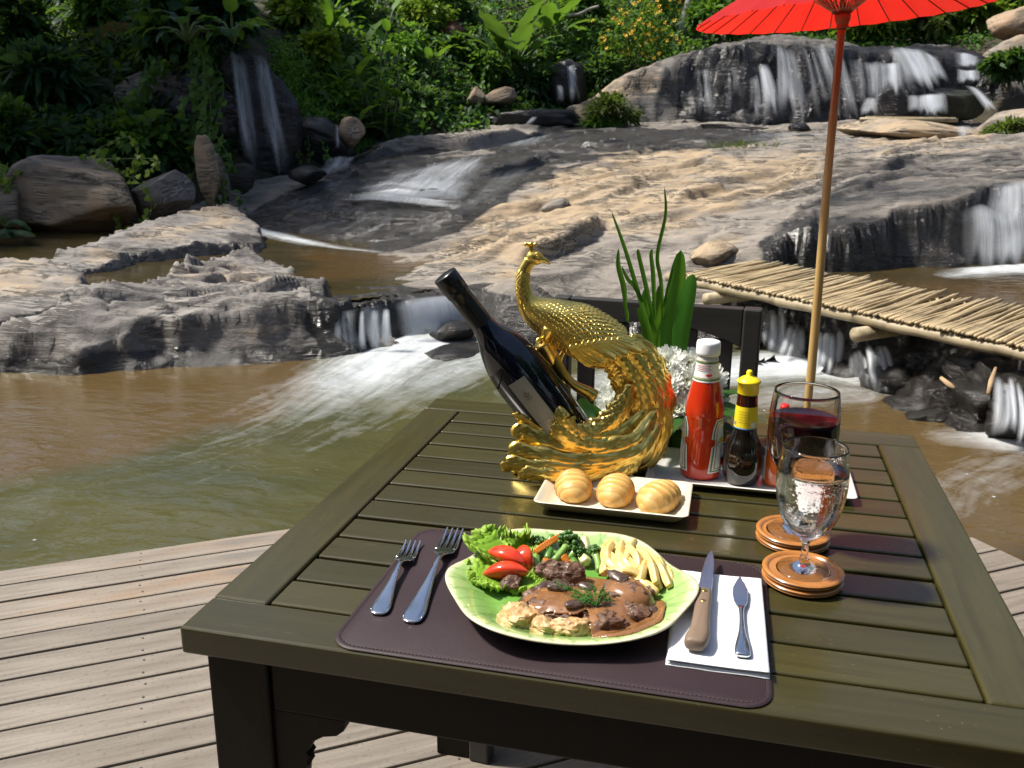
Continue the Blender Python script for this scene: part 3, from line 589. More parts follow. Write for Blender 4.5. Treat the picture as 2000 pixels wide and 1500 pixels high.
# ================================================================ FALLS ON THE CLIFFS
def S3(*a): return [pd(*q) for q in a]
UF = [  # upper falls: lip and foot (photograph pixel, distance), density
    (((1462, 150, 18.95), (1480, 145, 18.95)), ((1462, 240, 18.3), (1490, 240, 18.3)), .40),
    (((1355, 140, 19.0), (1385, 135, 19.0)), ((1358, 240, 18.3), (1395, 240, 18.3)), .36),
    (((1420, 132, 19.0), (1440, 128, 19.0)), ((1420, 236, 18.3), (1455, 236, 18.3)), .26),
    (((1478, 125, 19.0), (1500, 120, 19.0)), ((1490, 240, 18.25), (1530, 240, 18.25)), .52),
    (((1515, 92, 19.15), (1530, 90, 19.15), (1550, 90, 19.15)), ((1515, 240, 18.2), (1545, 240, 18.2), (1580, 240, 18.2)), .60),
    (((1560, 88, 19.15), (1590, 86, 19.15)), ((1590, 240, 18.2), (1630, 240, 18.2)), .36),
    (((1585, 84, 19.15), (1610, 84, 19.15), (1635, 92, 19.1)), ((1630, 240, 18.2), (1650, 240, 18.2), (1680, 240, 18.2)), .58),
    (((1655, 115, 18.95), (1690, 120, 18.9), (1720, 122, 18.9)), ((1660, 205, 18.4), (1700, 205, 18.4), (1720, 205, 18.4)), .46),
    (((1700, 120, 18.9), (1740, 122, 18.9), (1755, 120, 18.9)), ((1700, 190, 18.45), (1745, 190, 18.45), (1770, 188, 18.45)), .68),
    (((1690, 192, 18.5), (1712, 190, 18.5)), ((1672, 228, 18.2), (1715, 228, 18.2)), .62),
    (((1725, 92, 19.2), (1765, 92, 19.2), (1800, 96, 19.2)), ((1770, 182, 18.45), (1810, 180, 18.45), (1840, 176, 18.45)), .74),
    (((1800, 100, 19.2), (1825, 112, 19.1)), ((1820, 170, 18.6), (1860, 170, 18.6)), .66),
    (((1770, 186, 18.4), (1810, 182, 18.4), (1848, 182, 18.4)), ((1770, 226, 18.1), (1810, 226, 18.1), (1852, 226, 18.1)), .70),
    (((1862, 104, 19.25), (1885, 104, 19.25), (1910, 108, 19.25)), ((1862, 130, 19.0), (1885, 132, 19.0), (1912, 130, 19.0)), .60),
    (((1868, 134, 18.9), (1890, 136, 18.9), (1912, 134, 18.9)), ((1866, 164, 18.6), (1890, 164, 18.6), (1914, 164, 18.6)), .72),
    (((1880, 170, 18.5), (1905, 168, 18.5)), ((1925, 220, 18.1), (1955, 218, 18.1)), .42)]
for k, (a, b_, dn) in enumerate(UF):
    a = [np.array(q, float) for q in a]; b_ = [np.array(q, float) for q in b_]
    fall([pd(q[0], q[1], q[2]-.62) for q in a], [pd(q[0], q[1], q[2]-.75) for q in b_], dn+.02, seed=40+k, arc=.06, layers=2, sub=12)
M_FALLD = fall_mat('falling_water_thin', .42, .72, 8.0, .5, .8)
fall(S3((448, 100, 13.9), (460, 100, 13.9), (480, 106, 13.9)), S3((485, 350, 13.3), (500, 352, 13.3), (520, 354, 13.3)), .44, seed=70, arc=.1, mat=M_FALLD, sub=14)
fall(S3((492, 108, 13.9), (508, 112, 13.9), (522, 122, 13.9)), S3((535, 360, 13.25), (555, 362, 13.25), (582, 362, 13.25)), .58, seed=71, arc=.1, mat=M_FALLD, sub=14)
fall(S3((655, 240, 14.8), (662, 240, 14.8)), S3((656, 305, 14.5), (668, 305, 14.5)), .42, seed=72, mat=M_FALLD, sub=8)
fall(S3((640, 306, 14.3), (665, 304, 14.3), (700, 306, 14.3)), S3((622, 345, 13.6), (650, 342, 13.6), (676, 335, 13.6)), .5, seed=73)
fall(S3((1103, 115, 19.8), (1120, 118, 19.8)), S3((1112, 205, 19.4), (1135, 205, 19.4)), .44, seed=74, mat=M_FALLD)
fall(S3((1084, 165, 19.5), (1100, 168, 19.5)), S3((1082, 208, 19.3), (1104, 208, 19.3)), .34, seed=75, mat=M_FALLD)
fall(S3((1250, 128, 20.4), (1282, 126, 20.4)), S3((1252, 148, 20.0), (1284, 146, 20.0)), .42, seed=76, mat=M_FALLD)
fall(S3((1040, 228, 18.4), (1052, 228, 18.4)), S3((1022, 246, 18.0), (1040, 246, 18.0)), .6, seed=77, sub=8)
fall(S3((1862, 246, 15.2), (1895, 244, 15.2)), S3((1868, 272, 15.0), (1898, 272, 15.0)), .5, seed=78, sub=10)
# right-hand fall over the dark face
fall(S3((1935, 355, 8.9), (1960, 352, 8.9), (2000, 348, 8.9), (2060, 345, 8.9)), S3((1905, 440, 8.35), (1945, 440, 8.3), (2000, 440, 8.3), (2060, 440, 8.3)), .46, seed=80, layers=2)
fall(S3((1872, 412, 8.4), (1915, 402, 8.35), (1950, 418, 8.3), (2000, 405, 8.3), (2060, 410, 8.3)), S3((1866, 532, 8.15), (1915, 532, 8.05), (1955, 530, 8.0), (2000, 527, 8.0), (2060, 525, 8.0)), .50, seed=81, layers=3)
# small falls between the weir rocks
for k, (u0, u1, v0, x0, x1, v1, d, dn) in enumerate(((1492, 1532, 606, 1488, 1535, 690, 7.0, .58), (1538, 1568, 640, 1512, 1560, 702, 6.8, .46), (1590, 1650, 650, 1578, 1640, 728, 6.55, .66), (1655, 1690, 690, 1648, 1700, 758, 6.15, .46), (1690, 1730, 680, 1696, 1745, 765, 6.05, .56), (1945, 1990, 745, 1930, 1990, 852, 5.0, .58), (1985, 2030, 765, 1980, 2040, 858, 4.95, .5), (1985, 2030, 705, 1980, 2030, 740, 5.3, .4))):
    um, xm = (u0+u1)/2, (x0+x1)/2
    rk = np.random.RandomState(300+k)
    for a_, b_ in ((-.05, .30), (.18, .62), (.45, .80), (.68, 1.05)):
        j0, j1 = rk.uniform(-8, 8, 2); e0, e1 = a_+rk.normal()*.05, b_+rk.normal()*.05; A = lambda t: u0+(u1-u0)*t; B_ = lambda t: x0+(x1-x0)*t; dd_ = rk.uniform(-.03, .03)
        fall([pd(A(e0), v0+j0, d+dd_), pd(A((e0+e1)/2), v0+j0-4, d+dd_), pd(A(e1), v0+j0, d+dd_)], [pd(B_(e0)-3, v1+j1, d-.12), pd(B_((e0+e1)/2), v1+j1+3, d-.15), pd(B_(e1)+3, v1+j1, d-.12)], dn+rk.uniform(-.08, .10), seed=90+k*7+int(a_*20), layers=2, sub=7, arc=.28)

# ================================================================ BANK AND PLANTS
bank_ctrl = CP((-300, 480, 11.0), (0, 470, 11.6), (150, 440, 12.2), (300, 430, 12.6), (450, 395, 13.6), (560, 372, 14.4), (700, 325, 15.6), (800, 285, 17.0), (950, 258, 18.3), (1100, 250, 19.4), (1300, 246, 20.4),
               (-200, 250, 13.5), (0, 280, 12.8), (0, 60, 16.5), (250, 280, 13.0), (250, 200, 14.2), (250, 0, 18), (440, 250, 14.2), (455, 112, 14.5), (450, 0, 17), (560, 250, 14.8), (560, 130, 15.6), (600, 0, 20), (640, 240, 15.8), (700, 210, 16.8), (760, 100, 19.5), (760, 0, 22),
               (850, 230, 18.0), (950, 190, 19.6), (950, 80, 21.5), (950, 0, 24), (1110, 205, 20.3), (1110, 100, 21.6), (1110, 0, 25), (1250, 150, 21.5), (1250, 0, 27), (1400, 85, 23.5), (1400, 0, 29), (1700, 75, 25), (1700, 0, 32), (2000, 60, 22.5), (2000, 0, 27), (2000, 150, 20)) + \
    [(-16, 12, 2.5), (-14, 24, 8), (-2, 34, 9), (8, 36, 9), (10, 20, 3.0), (12, 12, 2.0)]
bf = rbf(bank_ctrl, .02)
BX0, BX1, BY0, BY1, BST = -17.0, 12.0, 7.0, 36.0, .14
bnx, bny = int((BX1-BX0)/BST)+1, int((BY1-BY0)/BST)+1
bX, bY = np.meshgrid(BX0+np.arange(bnx)*BST, BY0+np.arange(bny)*BST, indexing='ij')
bZ = bf(bX, bY)+.18*fbm(bX*.8, bY*.8, 0, 4, 201)
bline = [p[:2] for p in CP((-600, 500, 11.0), (0, 478, 11.3), (150, 450, 11.9), (300, 440, 12.3), (450, 402, 13.2), (560, 380, 14.0), (700, 332, 15.2), (800, 291, 16.7), (950, 262, 18.0), (1100, 253, 19.2), (1300, 249, 20.2))]+[(5, 20.5), (6.5, 18.5), (9, 17), (12.5, 14), (13, 37), (-18, 37), (-18, 9)]
bsd = sd_poly(bX, bY, bline); bZ = bZ-2.5*np.clip(bsd, 0, 2.0)
keep = (bsd < .8).ravel(); bF = gridF(bnx, bny); bF = bF[keep[bF].all(1)]
M_SOIL = pbr('bank_soil', (.022, .020, .010), (.045, .036, .018), 3, .95, bump=.8, bscale=14, bdist=.06)
tag(obj('bank', mesh('bank', np.stack([bX, bY, bZ], -1).reshape(-1, 3), bF), M_SOIL), kind='structure')
H_BANK = HF(BX0, BX1, BY0, BY1, BST, bZ)
def on_bank(u, v): return hit([u], [v], H_BANK, 9, 45)[0]

def leaf_mat(name, c1, c2, c3=None, trans=.48, rough=.42, veins=False):
    b = NB(name); lv = b.attr('lv')
    stops = [(0.0, c1), (.6, c2)]+([(1.0, c3)] if c3 else [])
    c = b.ramp(lv, stops)
    c = b.mix(b.ramp(b.noise(b.map(), 9, 3), [(.35, .35), (.65, 0.0)]), c, c1)
    p = b.bsdf(c, rough+.1, 0.0, Specular_IOR_Level=.25)
    t = b.n('BsdfTranslucent'); b.l(b.mix(.35, c, (.25, .42, .02)), t.inputs[0])
    m = b.n('MixShader'); m.inputs[0].default_value = trans; b.l(p, m.inputs[1]); b.l(t.outputs[0], m.inputs[2]); return b.done(m.outputs[0])
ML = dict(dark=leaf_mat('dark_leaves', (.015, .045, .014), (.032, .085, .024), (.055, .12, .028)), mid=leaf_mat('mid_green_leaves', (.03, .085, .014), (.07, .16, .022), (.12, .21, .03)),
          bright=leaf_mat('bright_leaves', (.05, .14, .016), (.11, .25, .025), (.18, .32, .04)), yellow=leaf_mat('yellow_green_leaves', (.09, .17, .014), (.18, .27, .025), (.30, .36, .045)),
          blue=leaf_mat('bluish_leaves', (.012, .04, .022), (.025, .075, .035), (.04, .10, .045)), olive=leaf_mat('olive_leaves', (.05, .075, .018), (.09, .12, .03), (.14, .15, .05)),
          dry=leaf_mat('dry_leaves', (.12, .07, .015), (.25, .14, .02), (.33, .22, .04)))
M_BARK = pbr('bark', (.10, .075, .05), (.17, .14, .10), 5, .9, bump=.6, bscale=25, bdist=.02, stretch=(1, 1, .25))
M_PALE = pbr('pale_bark', (.33, .31, .27), (.20, .18, .15), 3, .9, bump=.5, bscale=20, bdist=.02, stretch=(1, 1, .4))
M_STEM = pbr('green_stem', (.05, .10, .02), (.09, .12, .03), 8, .6)
TPL = {'ovate': ([(0, 0, 0), (.30, .5, .0), (.30, 0, .0), (.30, -.5, .0), (.68, .40, .0), (.68, 0, .0), (.68, -.40, .0), (1, 0, 0)], [(0, 2, 1), (0, 3, 2), (1, 2, 5, 4), (2, 3, 6, 5), (4, 5, 7), (5, 6, 7)]),
       'heart': ([(0, 0, 0), (-.08, .34, .0), (.25, .56, .0), (.30, 0, .0), (.25, -.56, .0), (-.08, -.34, .0), (.65, .32, 0), (.65, -.32, 0), (1, 0, 0)], [(0, 3, 2, 1), (0, 5, 4, 3), (3, 8, 6, 2), (3, 4, 7, 8)]),
       'blade': ([(0, .25, 0), (0, -.25, 0), (.45, .5, 0), (.45, -.5, 0), (1, 0, 0)], [(0, 1, 3, 2), (2, 3, 4)])}
def leaves(P, D, N, Ln, Wd, rs, shape='ovate', droop=.25, fold=.22):
    P = np.asarray(P, float); n = len(P); D = D/(np.linalg.norm(D, axis=1)[:, None]+1e-9)
    B = np.cross(D, N); B /= np.linalg.norm(B, axis=1)[:, None]+1e-9; N2 = np.cross(B, D)
    tp, fc = TPL[shape]; tp = np.array(tp); k = len(tp)
    Ln = np.zeros(n)+Ln; Wd = np.zeros(n)+Wd
    t = tp[:, 0]; s = tp[:, 1]
    V = P[:, None]+D[:, None]*(t[None, :, None]*Ln[:, None, None])+B[:, None]*(s[None, :, None]*Wd[:, None, None])
    V = V+N2[:, None]*((np.abs(s)*fold)[None, :, None]*Wd[:, None, None])
    dr = np.zeros(n)+droop; V[:, :, 2] -= (t**2)[None]*(dr*Ln)[:, None]
    lv = np.repeat(rs.rand(n), k)
    tri = []
    for f in fc:
        for q in range(1, len(f)-1): tri.append((f[0], f[q], f[q+1]))
    F = (np.arange(n)[:, None, None]*k+np.array(tri)[None]).reshape(-1, 3)
    return V.reshape(-1, 3), F, lv
def foliage(name, parts, mat, parent, loc):
    V = np.concatenate([p[0] for p in parts])-np.asarray(loc); off = np.cumsum([0]+[len(p[0]) for p in parts[:-1]])
    F = np.concatenate([p[1]+o for p, o in zip(parts, off)]); lv = np.concatenate([p[2] for p in parts])
    return obj(name, mesh(name, V, F, False, None, dict(lv=lv)), mat, parent)
def rdir(rs, n): d = rs.normal(size=(n, 3)); return d/np.linalg.norm(d, axis=1)[:, None]
def shrub(label, p, r, mat, n=500, lf=(.12, .06), shape='ovate', seed=0, clumps=22, name='shrub', cat='shrub', group=None, droop=.35, stems=6, flowers=None, up=.5):
    rs = np.random.RandomState(seed+1000); p = np.asarray(p, float); r = np.asarray(r, float)
    t = thing(name, label, cat, p, group=group); c0 = p+[0, 0, r[2]*1.0]
    cc = rdir(rs, clumps)*(rs.rand(clumps, 1)**.4); cc[:, 2] = np.where(cc[:, 2] < -.5, -cc[:, 2], cc[:, 2]); cc = c0+cc*r*.82
    g = G()
    for k in range(stems):
        e = cc[k % clumps]; m = .5*(p+e)+rs.normal(size=3)*.12*r; g.add(*tube(spline([p+rs.normal(size=3)*[.04, .04, 0]-[0, 0, .12], m, e], 7), np.linspace(.022, .006, 7)*max(.6, r[2]), 5), M=Mt(-p))
    obj('stem', g, M_BARK, t)
    idx = rs.randint(0, clumps, n); off = rdir(rs, n)*(rs.rand(n, 1)**.5)*r*rs.uniform(.22, .40, (n, 1))
    P = cc[idx]+off; D = (P-c0)/r*.6+off/r+rs.normal(size=(n, 3))*.35; D[:, 2] += .1
    N = rs.normal(size=(n, 3))*.55+[0, 0, up+.35]+(P-c0)/r*.4
    foliage('foliage', [leaves(P, D, N, lf[0]*rs.uniform(.6, 1.35, n), lf[1]*rs.uniform(.7, 1.25, n), rs, shape, droop)], ML[mat], t, p)
    if flowers:
        nf, fm, fs = flowers; q = rs.rand(nf) > -1; Q = cc[rs.randint(0, clumps, nf)]+rdir(rs, nf)*r*.42; Q[:, 1] -= .1*r[1]
        parts = []
        for a in range(5):
            dd = np.stack([np.cos(a*1.2566+rs.rand(nf)), -.5+0*rs.rand(nf), np.sin(a*1.2566+rs.rand(nf))], -1); parts.append(leaves(Q, dd, np.tile([0, -1., .5], (nf, 1)), fs, fs*.7, rs, 'ovate', .0, .1))
        foliage('blossoms', parts, fm, t, p)
    return t
def bigleaf_mesh(ln, wd, curl=.5, fold=.25, wav=.03, seed=0, nu=12, nv=7, shape=1.0):
    u = np.linspace(0, 1, nu); v = np.linspace(-1, 1, nv); U, Vv = np.meshgrid(u, v, indexing='ij')
    w = np.sin(math.pi*np.clip(U, 0, 1)**(.75*shape))**.75*wd*.5+.004*(1-U)
    a = U*curl; X = np.where(curl != 0, np.sin(a)/curl, U)*ln; Z = -(1-np.cos(a))/curl*ln
    Y = Vv*w; Z = Z+np.abs(Vv)*w*fold+wav*wd*np.sin(U*19+seed+2*Vv)*np.abs(Vv)
    return mesh('leaf', np.stack([X, Y, Z], -1).reshape(-1, 3), gridF(nu, nv), True, None, dict(lv=np.full(nu*nv, (seed*.37) % 1)))
def orient(D, up=(0, 0, 1)):
    x = Vector(D).normalized(); y = Vector(up).cross(x)
    if y.length < 1e-4: y = Vector((0, 1, 0)).cross(x)
    y.normalize(); z = x.cross(y); m = Matrix((x, y, z)).transposed(); return m
def broad_plant(label, p, canes, mat, leaf=(.45, .15), seed=0, name='broad_leaf_plant', cat='plant', curl=.7, per=8, lean=.18, petiole=.10):
    """canes with large single leaves: each leaf a part"""
    rs = np.random.RandomState(seed+7); t = thing(name, label, cat, p)
    ms = [bigleaf_mesh(leaf[0]*k, leaf[1]*k*w, curl*c, .28, .05, i) for i, (k, w, c) in enumerate(((1, 1, 1), (.8, 1.05, 1.3), (1.12, .9, .7), (.65, 1, .9)))]
    for m in ms: m.materials.append(ML[mat])
    for c in range(len(canes)):
        dx, dy, h = canes[c]; top = np.array([dx+rs.normal()*lean*h*.5, dy+rs.normal()*lean*h*.5, h])
        path = spline([(dx*.4, dy*.4, -.15), (dx*.8, dy*.8, h*.5), top], 12); obj('stem', tube(path, np.linspace(.028, .012, 12), 6), M_STEM, t)
        a0 = rs.rand()*6.28
        for k in range(per):
            f = .28+.72*k/(per-1); q = path[min(11, int(f*11))]; a = a0+k*2.4; el = .25+.75*f*rs.uniform(.7, 1.1)
            D = (math.cos(a)*math.cos(el), math.sin(a)*math.cos(el), math.sin(el))
            o = bpy.data.objects.new('leaf', ms[rs.randint(4)]); COL.objects.link(o); o.parent = t
            m4 = orient(D).to_4x4(); m4.translation = Vector(q); o.matrix_local = m4 @ Matrix.Scale(float(rs.uniform(.8, 1.15)), 4)
    return t
def rosette(label, p, n, mat, leaf, petiole, seed=0, name='broad_leaf_plant', cat='plant', curl=1.0, el=(.5, 1.35)):
    rs = np.random.RandomState(seed+17); t = thing(name, label, cat, p)
    ms = [bigleaf_mesh(leaf[0]*k, leaf[1]*k, curl*c, .22, .05, i+2, 14, 7, .9) for i, (k, c) in enumerate(((1, 1), (.85, 1.3), (1.1, .8)))]
    for m in ms: m.materials.append(ML[mat])
    for k in range(n):
        a = k*2.4+rs.rand()*.5; e = rs.uniform(*el); D = np.array([math.cos(a)*math.cos(e), math.sin(a)*math.cos(e), math.sin(e)]); q = D*petiole*rs.uniform(.7, 1.2)
        st = obj('stalk', tube(spline([(0, 0, -.1), q*.55+[0, 0, .05], q], 7), np.linspace(.025, .014, 7), 5), M_STEM, t)
        o = bpy.data.objects.new('leaf', ms[k % 3]); COL.objects.link(o); o.parent = t
        D2 = D*[1, 1, .75]; m4 = orient(D2).to_4x4(); m4.translation = Vector(q); o.matrix_local = m4 @ Matrix.Scale(float(rs.uniform(.8, 1.15)), 4)
    return t
def fern(label, p, n, ln, mat, seed=0, name='fern', pin=.16, pw=.03, el=(.3, 1.1)):
    rs = np.random.RandomState(seed+27); t = thing(name, label, 'fern', p)
    for k in range(n):
        a = k*2.4+rs.rand(); e = rs.uniform(*el); L_ = ln*rs.uniform(.75, 1.15); d = np.array([math.cos(a), math.sin(a), 0])
        path = spline([np.zeros(3)-[0, 0, .06], d*L_*.35*math.cos(e)+[0, 0, L_*.5*math.sin(e)], d*L_*.8*math.cos(e)+[0, 0, L_*.55*math.sin(e)], d*L_*1.1*math.cos(e)+[0, 0, L_*.30*math.sin(e)]], 20)
        tg = np.gradient(path, axis=0); tg /= np.linalg.norm(tg, axis=1)[:, None]; sd_ = np.cross(tg, [0, 0, 1.]); sd_ /= np.linalg.norm(sd_, axis=1)[:, None]+1e-9
        P = np.concatenate([path[3:], path[3:]]); D = np.concatenate([sd_[3:]+.55*tg[3:], -sd_[3:]+.55*tg[3:]]); fl = np.sin(np.linspace(.25, 1, 17)**.8*math.pi)*.9+.15
        V, F, lv = leaves(P, D, np.tile([0, 0, 1.], (len(P), 1)), np.tile(fl, 2)*pin, pw, rs, 'blade', .35, .1)
        me = mesh('frond', V, F, False, None, dict(lv=lv)); obj('frond', me, ML[mat], t)
    return t
def vine(label, pts, mat, lf=.11, seed=0, strands=1, spread=.05, per=26, shape='heart', name='vine'):
    """hanging strands; pts: list of points from top to bottom"""
    rs = np.random.RandomState(seed+37); p0 = np.asarray(pts[0], float); t = thing(name, label, 'vine', p0); g = G(); parts = []
    for k in range(strands):
        Q = [np.asarray(q, float)+rs.normal(size=3)*spread*[1, .6, .6] for q in pts]; path = spline(Q, per+4); g.add(*tube(path, .006, 4), M=Mt(-p0))
        P = path[2:]+rs.normal(size=(per+2, 3))*.03; n = len(P); D = rs.normal(size=(n, 3))*.5+[0, -.5, -.5]; N = rs.normal(size=(n, 3))*.35+[.2, -.8, .6]
        parts.append(leaves(P, D, N, lf*rs.uniform(.6, 1.3, n), lf*.8*rs.uniform(.7, 1.2, n), rs, shape, .1, .12))
    obj('stem', g, M_STEM, t); foliage('foliage', parts, ML[mat], t, p0); return t
def tree(label, p, path, r, crown, mat, bark, seed=0, n=2500, lf=(.28, .14), cr=(2.2, 2.2, 1.5)):
    rs = np.random.RandomState(seed+47); p = np.asarray(p, float); t = thing('tree', label, 'tree', p); pa = spline(path, 16)
    g = G(); g.add(*tube(pa, np.linspace(r, r*.55, 16)*(1+.06*np.sin(np.arange(16)*2.1)), 10)); top = pa[-1]; cc = top+np.asarray(crown)+rdir(rs, 26)*np.asarray(cr)*(.35+.6*rs.rand(26, 1))
    obj('trunk', g, bark, t); g = G()
    for k in range(9): g.add(*tube(spline([pa[-3], .5*(top+cc[k])+rs.normal(size=3)*.3, cc[k]], 8), np.linspace(r*.4, .02, 8), 6))
    obj('limb', g, bark, t)
    idx = rs.randint(0, 26, n); off = rdir(rs, n)*(rs.rand(n, 1)**.45)*np.asarray(cr)*.42; P = cc[idx]+off
    V, F, lv = leaves(P, off+rs.normal(size=(n, 3))*.4, rs.normal(size=(n, 3))*.5+[0, 0, 1], lf[0]*rs.uniform(.6, 1.4, n), lf[1]*rs.uniform(.7, 1.3, n), rs)
    obj('crown', mesh('crown', V, F, False, None, dict(lv=lv)), ML[mat], t); return t

# undergrowth over the bank: nobody could count it
rs = np.random.RandomState(4)
def carpet(n, poly, lf, mat, seed, name='undergrowth', up=.3, shape='ovate', hgt=.25):
    rs = np.random.RandomState(seed); P0 = np.asarray(poly, float); U = rs.uniform(P0[:, 0].min(), P0[:, 0].max(), n*3); V = rs.uniform(P0[:, 1].min(), P0[:, 1].max(), n*3)
    k = sd_poly(U, V, poly)+30*fbm(U*.02, V*.02, 0, 3, seed) < 0; U, V = U[k][:n], V[k][:n]
    P = hit(U, V, H_BANK, 9, 45, 500); n = len(P); dens = fbm(P[:, 0]*1.3, P[:, 1]*1.3, P[:, 2]*1.3, 3, seed+2)
    P = P+np.c_[rs.normal(size=n)*.12, rs.normal(size=n)*.15, rs.rand(n)*hgt*(.5+np.clip(dens+.3, 0, 1))]
    D = rs.normal(size=(n, 3))+[.1, -.7, -.1]; N = rs.normal(size=(n, 3))*.5+[0, -.45, .8]
    V_, F, lv = leaves(P, D, N, lf*rs.uniform(.5, 1.4, n), lf*.55*rs.uniform(.6, 1.3, n), rs, shape, .3)
    lv = np.clip(lv*.75+.35*np.repeat(dens, len(TPL[shape][0])), 0, 1)
    tag(obj(name, mesh(name, V_, F, False, None, dict(lv=lv)), ML[mat]), {'undergrowth': 'low leafy undergrowth covering the jungle bank', 'creeper': 'bright green creeper covering the slope right of the shaded waterfall'}.get(name), 'ground cover', kind='stuff')
carpet(14000, [(-30, -20), (460, -20), (440, 330), (300, 330), (-30, 420)], .19, 'dark', 1)
carpet(9000, [(560, -20), (1130, -20), (1120, 240), (800, 270), (680, 300), (600, 200)], .17, 'dark', 12)
carpet(5000, [(560, -20), (1130, -20), (1120, 240), (800, 270), (680, 300), (600, 200)], .16, 'bright', 2)
carpet(14000, [(1080, -20), (2050, -20), (2050, 90), (1700, 90), (1400, 100), (1250, 170), (1090, 240)], .16, 'mid', 3)
carpet(8000, [(510, 60), (580, 110), (650, 190), (720, 250), (690, 300), (640, 250), (580, 230), (540, 150)], .08, 'bright', 4, 'creeper', hgt=.18)
carpet(2500, [(230, 220), (330, 230), (330, 330), (240, 310)], .10, 'mid', 5, 'undergrowth')

BL = [  # label, u, v(base), half-width px, height px, material, leaf size, shape, n
    ('dark bush with drooping leaves in the top left corner', 40, 130, 80, 150, 'dark', (.20, .07), 'ovate', 700),
    ('bluish green bush below the top left corner bush', 90, 235, 90, 130, 'blue', (.22, .06), 'ovate', 700),
    ('dark bush at the left edge above the huge brown boulder', 30, 320, 70, 110, 'dark', (.18, .06), 'ovate', 520),
    ('leafy green bush on the bank above the yellow fallen leaf', 210, 55, 80, 90, 'mid', (.14, .07), 'ovate', 600),
    ('round leaved bush hanging over the dark cliff left of the shaded waterfall', 330, 130, 85, 130, 'dark', (.16, .10), 'heart', 800),
    ('dense dark bush overhanging the top of the shaded waterfall', 430, 85, 75, 130, 'blue', (.17, .09), 'heart', 800),
    ('green bush low on the bank between the huge boulder and the grey block', 285, 310, 70, 70, 'mid', (.12, .07), 'ovate', 600),
    ('yellow green bush beside the pale trunk at the top', 585, 75, 55, 90, 'yellow', (.16, .08), 'ovate', 520),
    ('yellow green low bush below the pale trunk', 625, 150, 50, 80, 'yellow', (.13, .08), 'ovate', 480),
    ('bright small bush right above the creeper slope', 650, 215, 50, 60, 'bright', (.11, .06), 'ovate', 460),
    ('dark bush at the top between the pale trunk and the broad canes', 690, 40, 60, 90, 'dark', (.18, .08), 'ovate', 500),
    ('yellow green fine bush behind the clay pot', 830, 60, 55, 70, 'yellow', (.14, .05), 'ovate', 520),
    ('small bright bush left of the clay pot', 800, 125, 45, 60, 'bright', (.12, .06), 'ovate', 420),
    ('small bush of round leaves below the clay pot', 885, 125, 40, 55, 'mid', (.12, .08), 'heart', 420),
    ('dark narrow leaved bush low in front of the broad canes', 810, 250, 75, 75, 'blue', (.18, .035), 'ovate', 900),
    ('dark bush with narrow leaves over the left end of the slope', 720, 280, 60, 60, 'dark', (.15, .05), 'ovate', 620),
    ('narrow leaved dark bush below the great dark leaves', 1040, 200, 60, 70, 'blue', (.20, .035), 'ovate', 900),
    ('green bush between the flat stone and the great dark leaves', 945, 165, 45, 60, 'mid', (.12, .06), 'ovate', 480),
    ('dark bush beside the thin middle waterfall', 1170, 180, 55, 80, 'dark', (.17, .05), 'ovate', 620),
    ('olive bush with dry twigs below the yellow flowers', 1190, 250, 60, 60, 'olive', (.12, .03), 'ovate', 900),
    ('small bright tuft of leaves on the rock below the yellow flowers', 1180, 253, 45, 26, 'bright', (.10, .05), 'ovate', 420),
    ('tall green bush left of the parasol behind the cliff', 1400, 95, 70, 110, 'mid', (.20, .06), 'ovate', 760),
    ('green bush behind the cliff below the parasol edge', 1490, 84, 60, 70, 'mid', (.18, .06), 'ovate', 560),
    ('yellow green bush behind the falls right of the parasol pole', 1700, 82, 70, 60, 'yellow', (.18, .07), 'ovate', 620),
    ('pale green bush behind the falls below the right half of the parasol', 1810, 84, 75, 70, 'olive', (.20, .08), 'ovate', 620),
    ('light green bush between the parasol edge and the orange boulder', 1900, 70, 60, 75, 'yellow', (.19, .08), 'ovate', 620),
    ('dark green bush on the rocks right of the upper falls', 1965, 165, 50, 60, 'dark', (.13, .06), 'ovate', 700),
    ('low grassy bush at the right edge below the upper falls', 1965, 268, 45, 30, 'olive', (.13, .025), 'blade', 500),
    ('top edge bush between the broad canes and the great dark leaves', 880, 30, 60, 70, 'mid', (.18, .08), 'ovate', 500),
    ('mid green bush at the top right of the great dark leaves', 1140, 60, 50, 80, 'mid', (.18, .07), 'ovate', 500)]
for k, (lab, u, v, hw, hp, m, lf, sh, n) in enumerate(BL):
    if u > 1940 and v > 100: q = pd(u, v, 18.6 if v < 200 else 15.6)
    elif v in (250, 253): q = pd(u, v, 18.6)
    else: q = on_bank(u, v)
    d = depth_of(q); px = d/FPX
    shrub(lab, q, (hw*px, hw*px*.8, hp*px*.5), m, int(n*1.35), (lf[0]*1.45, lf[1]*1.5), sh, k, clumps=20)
M_YEL = pbr('yellow_petals', (.75, .42, .02), (.80, .55, .04), 20, .6)
q = on_bank(1235, 165); shrub('tall bush dotted with yellow flowers beside the second trunk', q, (.95, .8, .95), 'mid', 1300, (.13, .06), 'ovate', 77, clumps=34, flowers=(95, M_YEL, .055), name='flowering_shrub')
q = on_bank(1290, 60); shrub('smaller yellow flowered bush at the top beside the second trunk', q, (.7, .7, .7), 'mid', 700, (.14, .06), 'ovate', 78, clumps=24, flowers=(40, M_YEL, .06), name='flowering_shrub')
broad_plant('tall canes of bright lance shaped leaves in the middle of the bank', pd(745, 245, 16.2), [(0, 0, 1.9), (-.45, .1, 1.4), (.42, .0, 1.4), (-.25, -.2, 1.0), (.25, -.3, .8), (-.7, 0, .9)], 'bright', (.52, .17), 3, per=8)
broad_plant('clump of leafy canes behind the creeper at the top', on_bank(655, 95), [(0, 0, 1.1), (-.4, .1, .8), (.35, .0, .9)], 'mid', (.55, .17), 5, per=6)
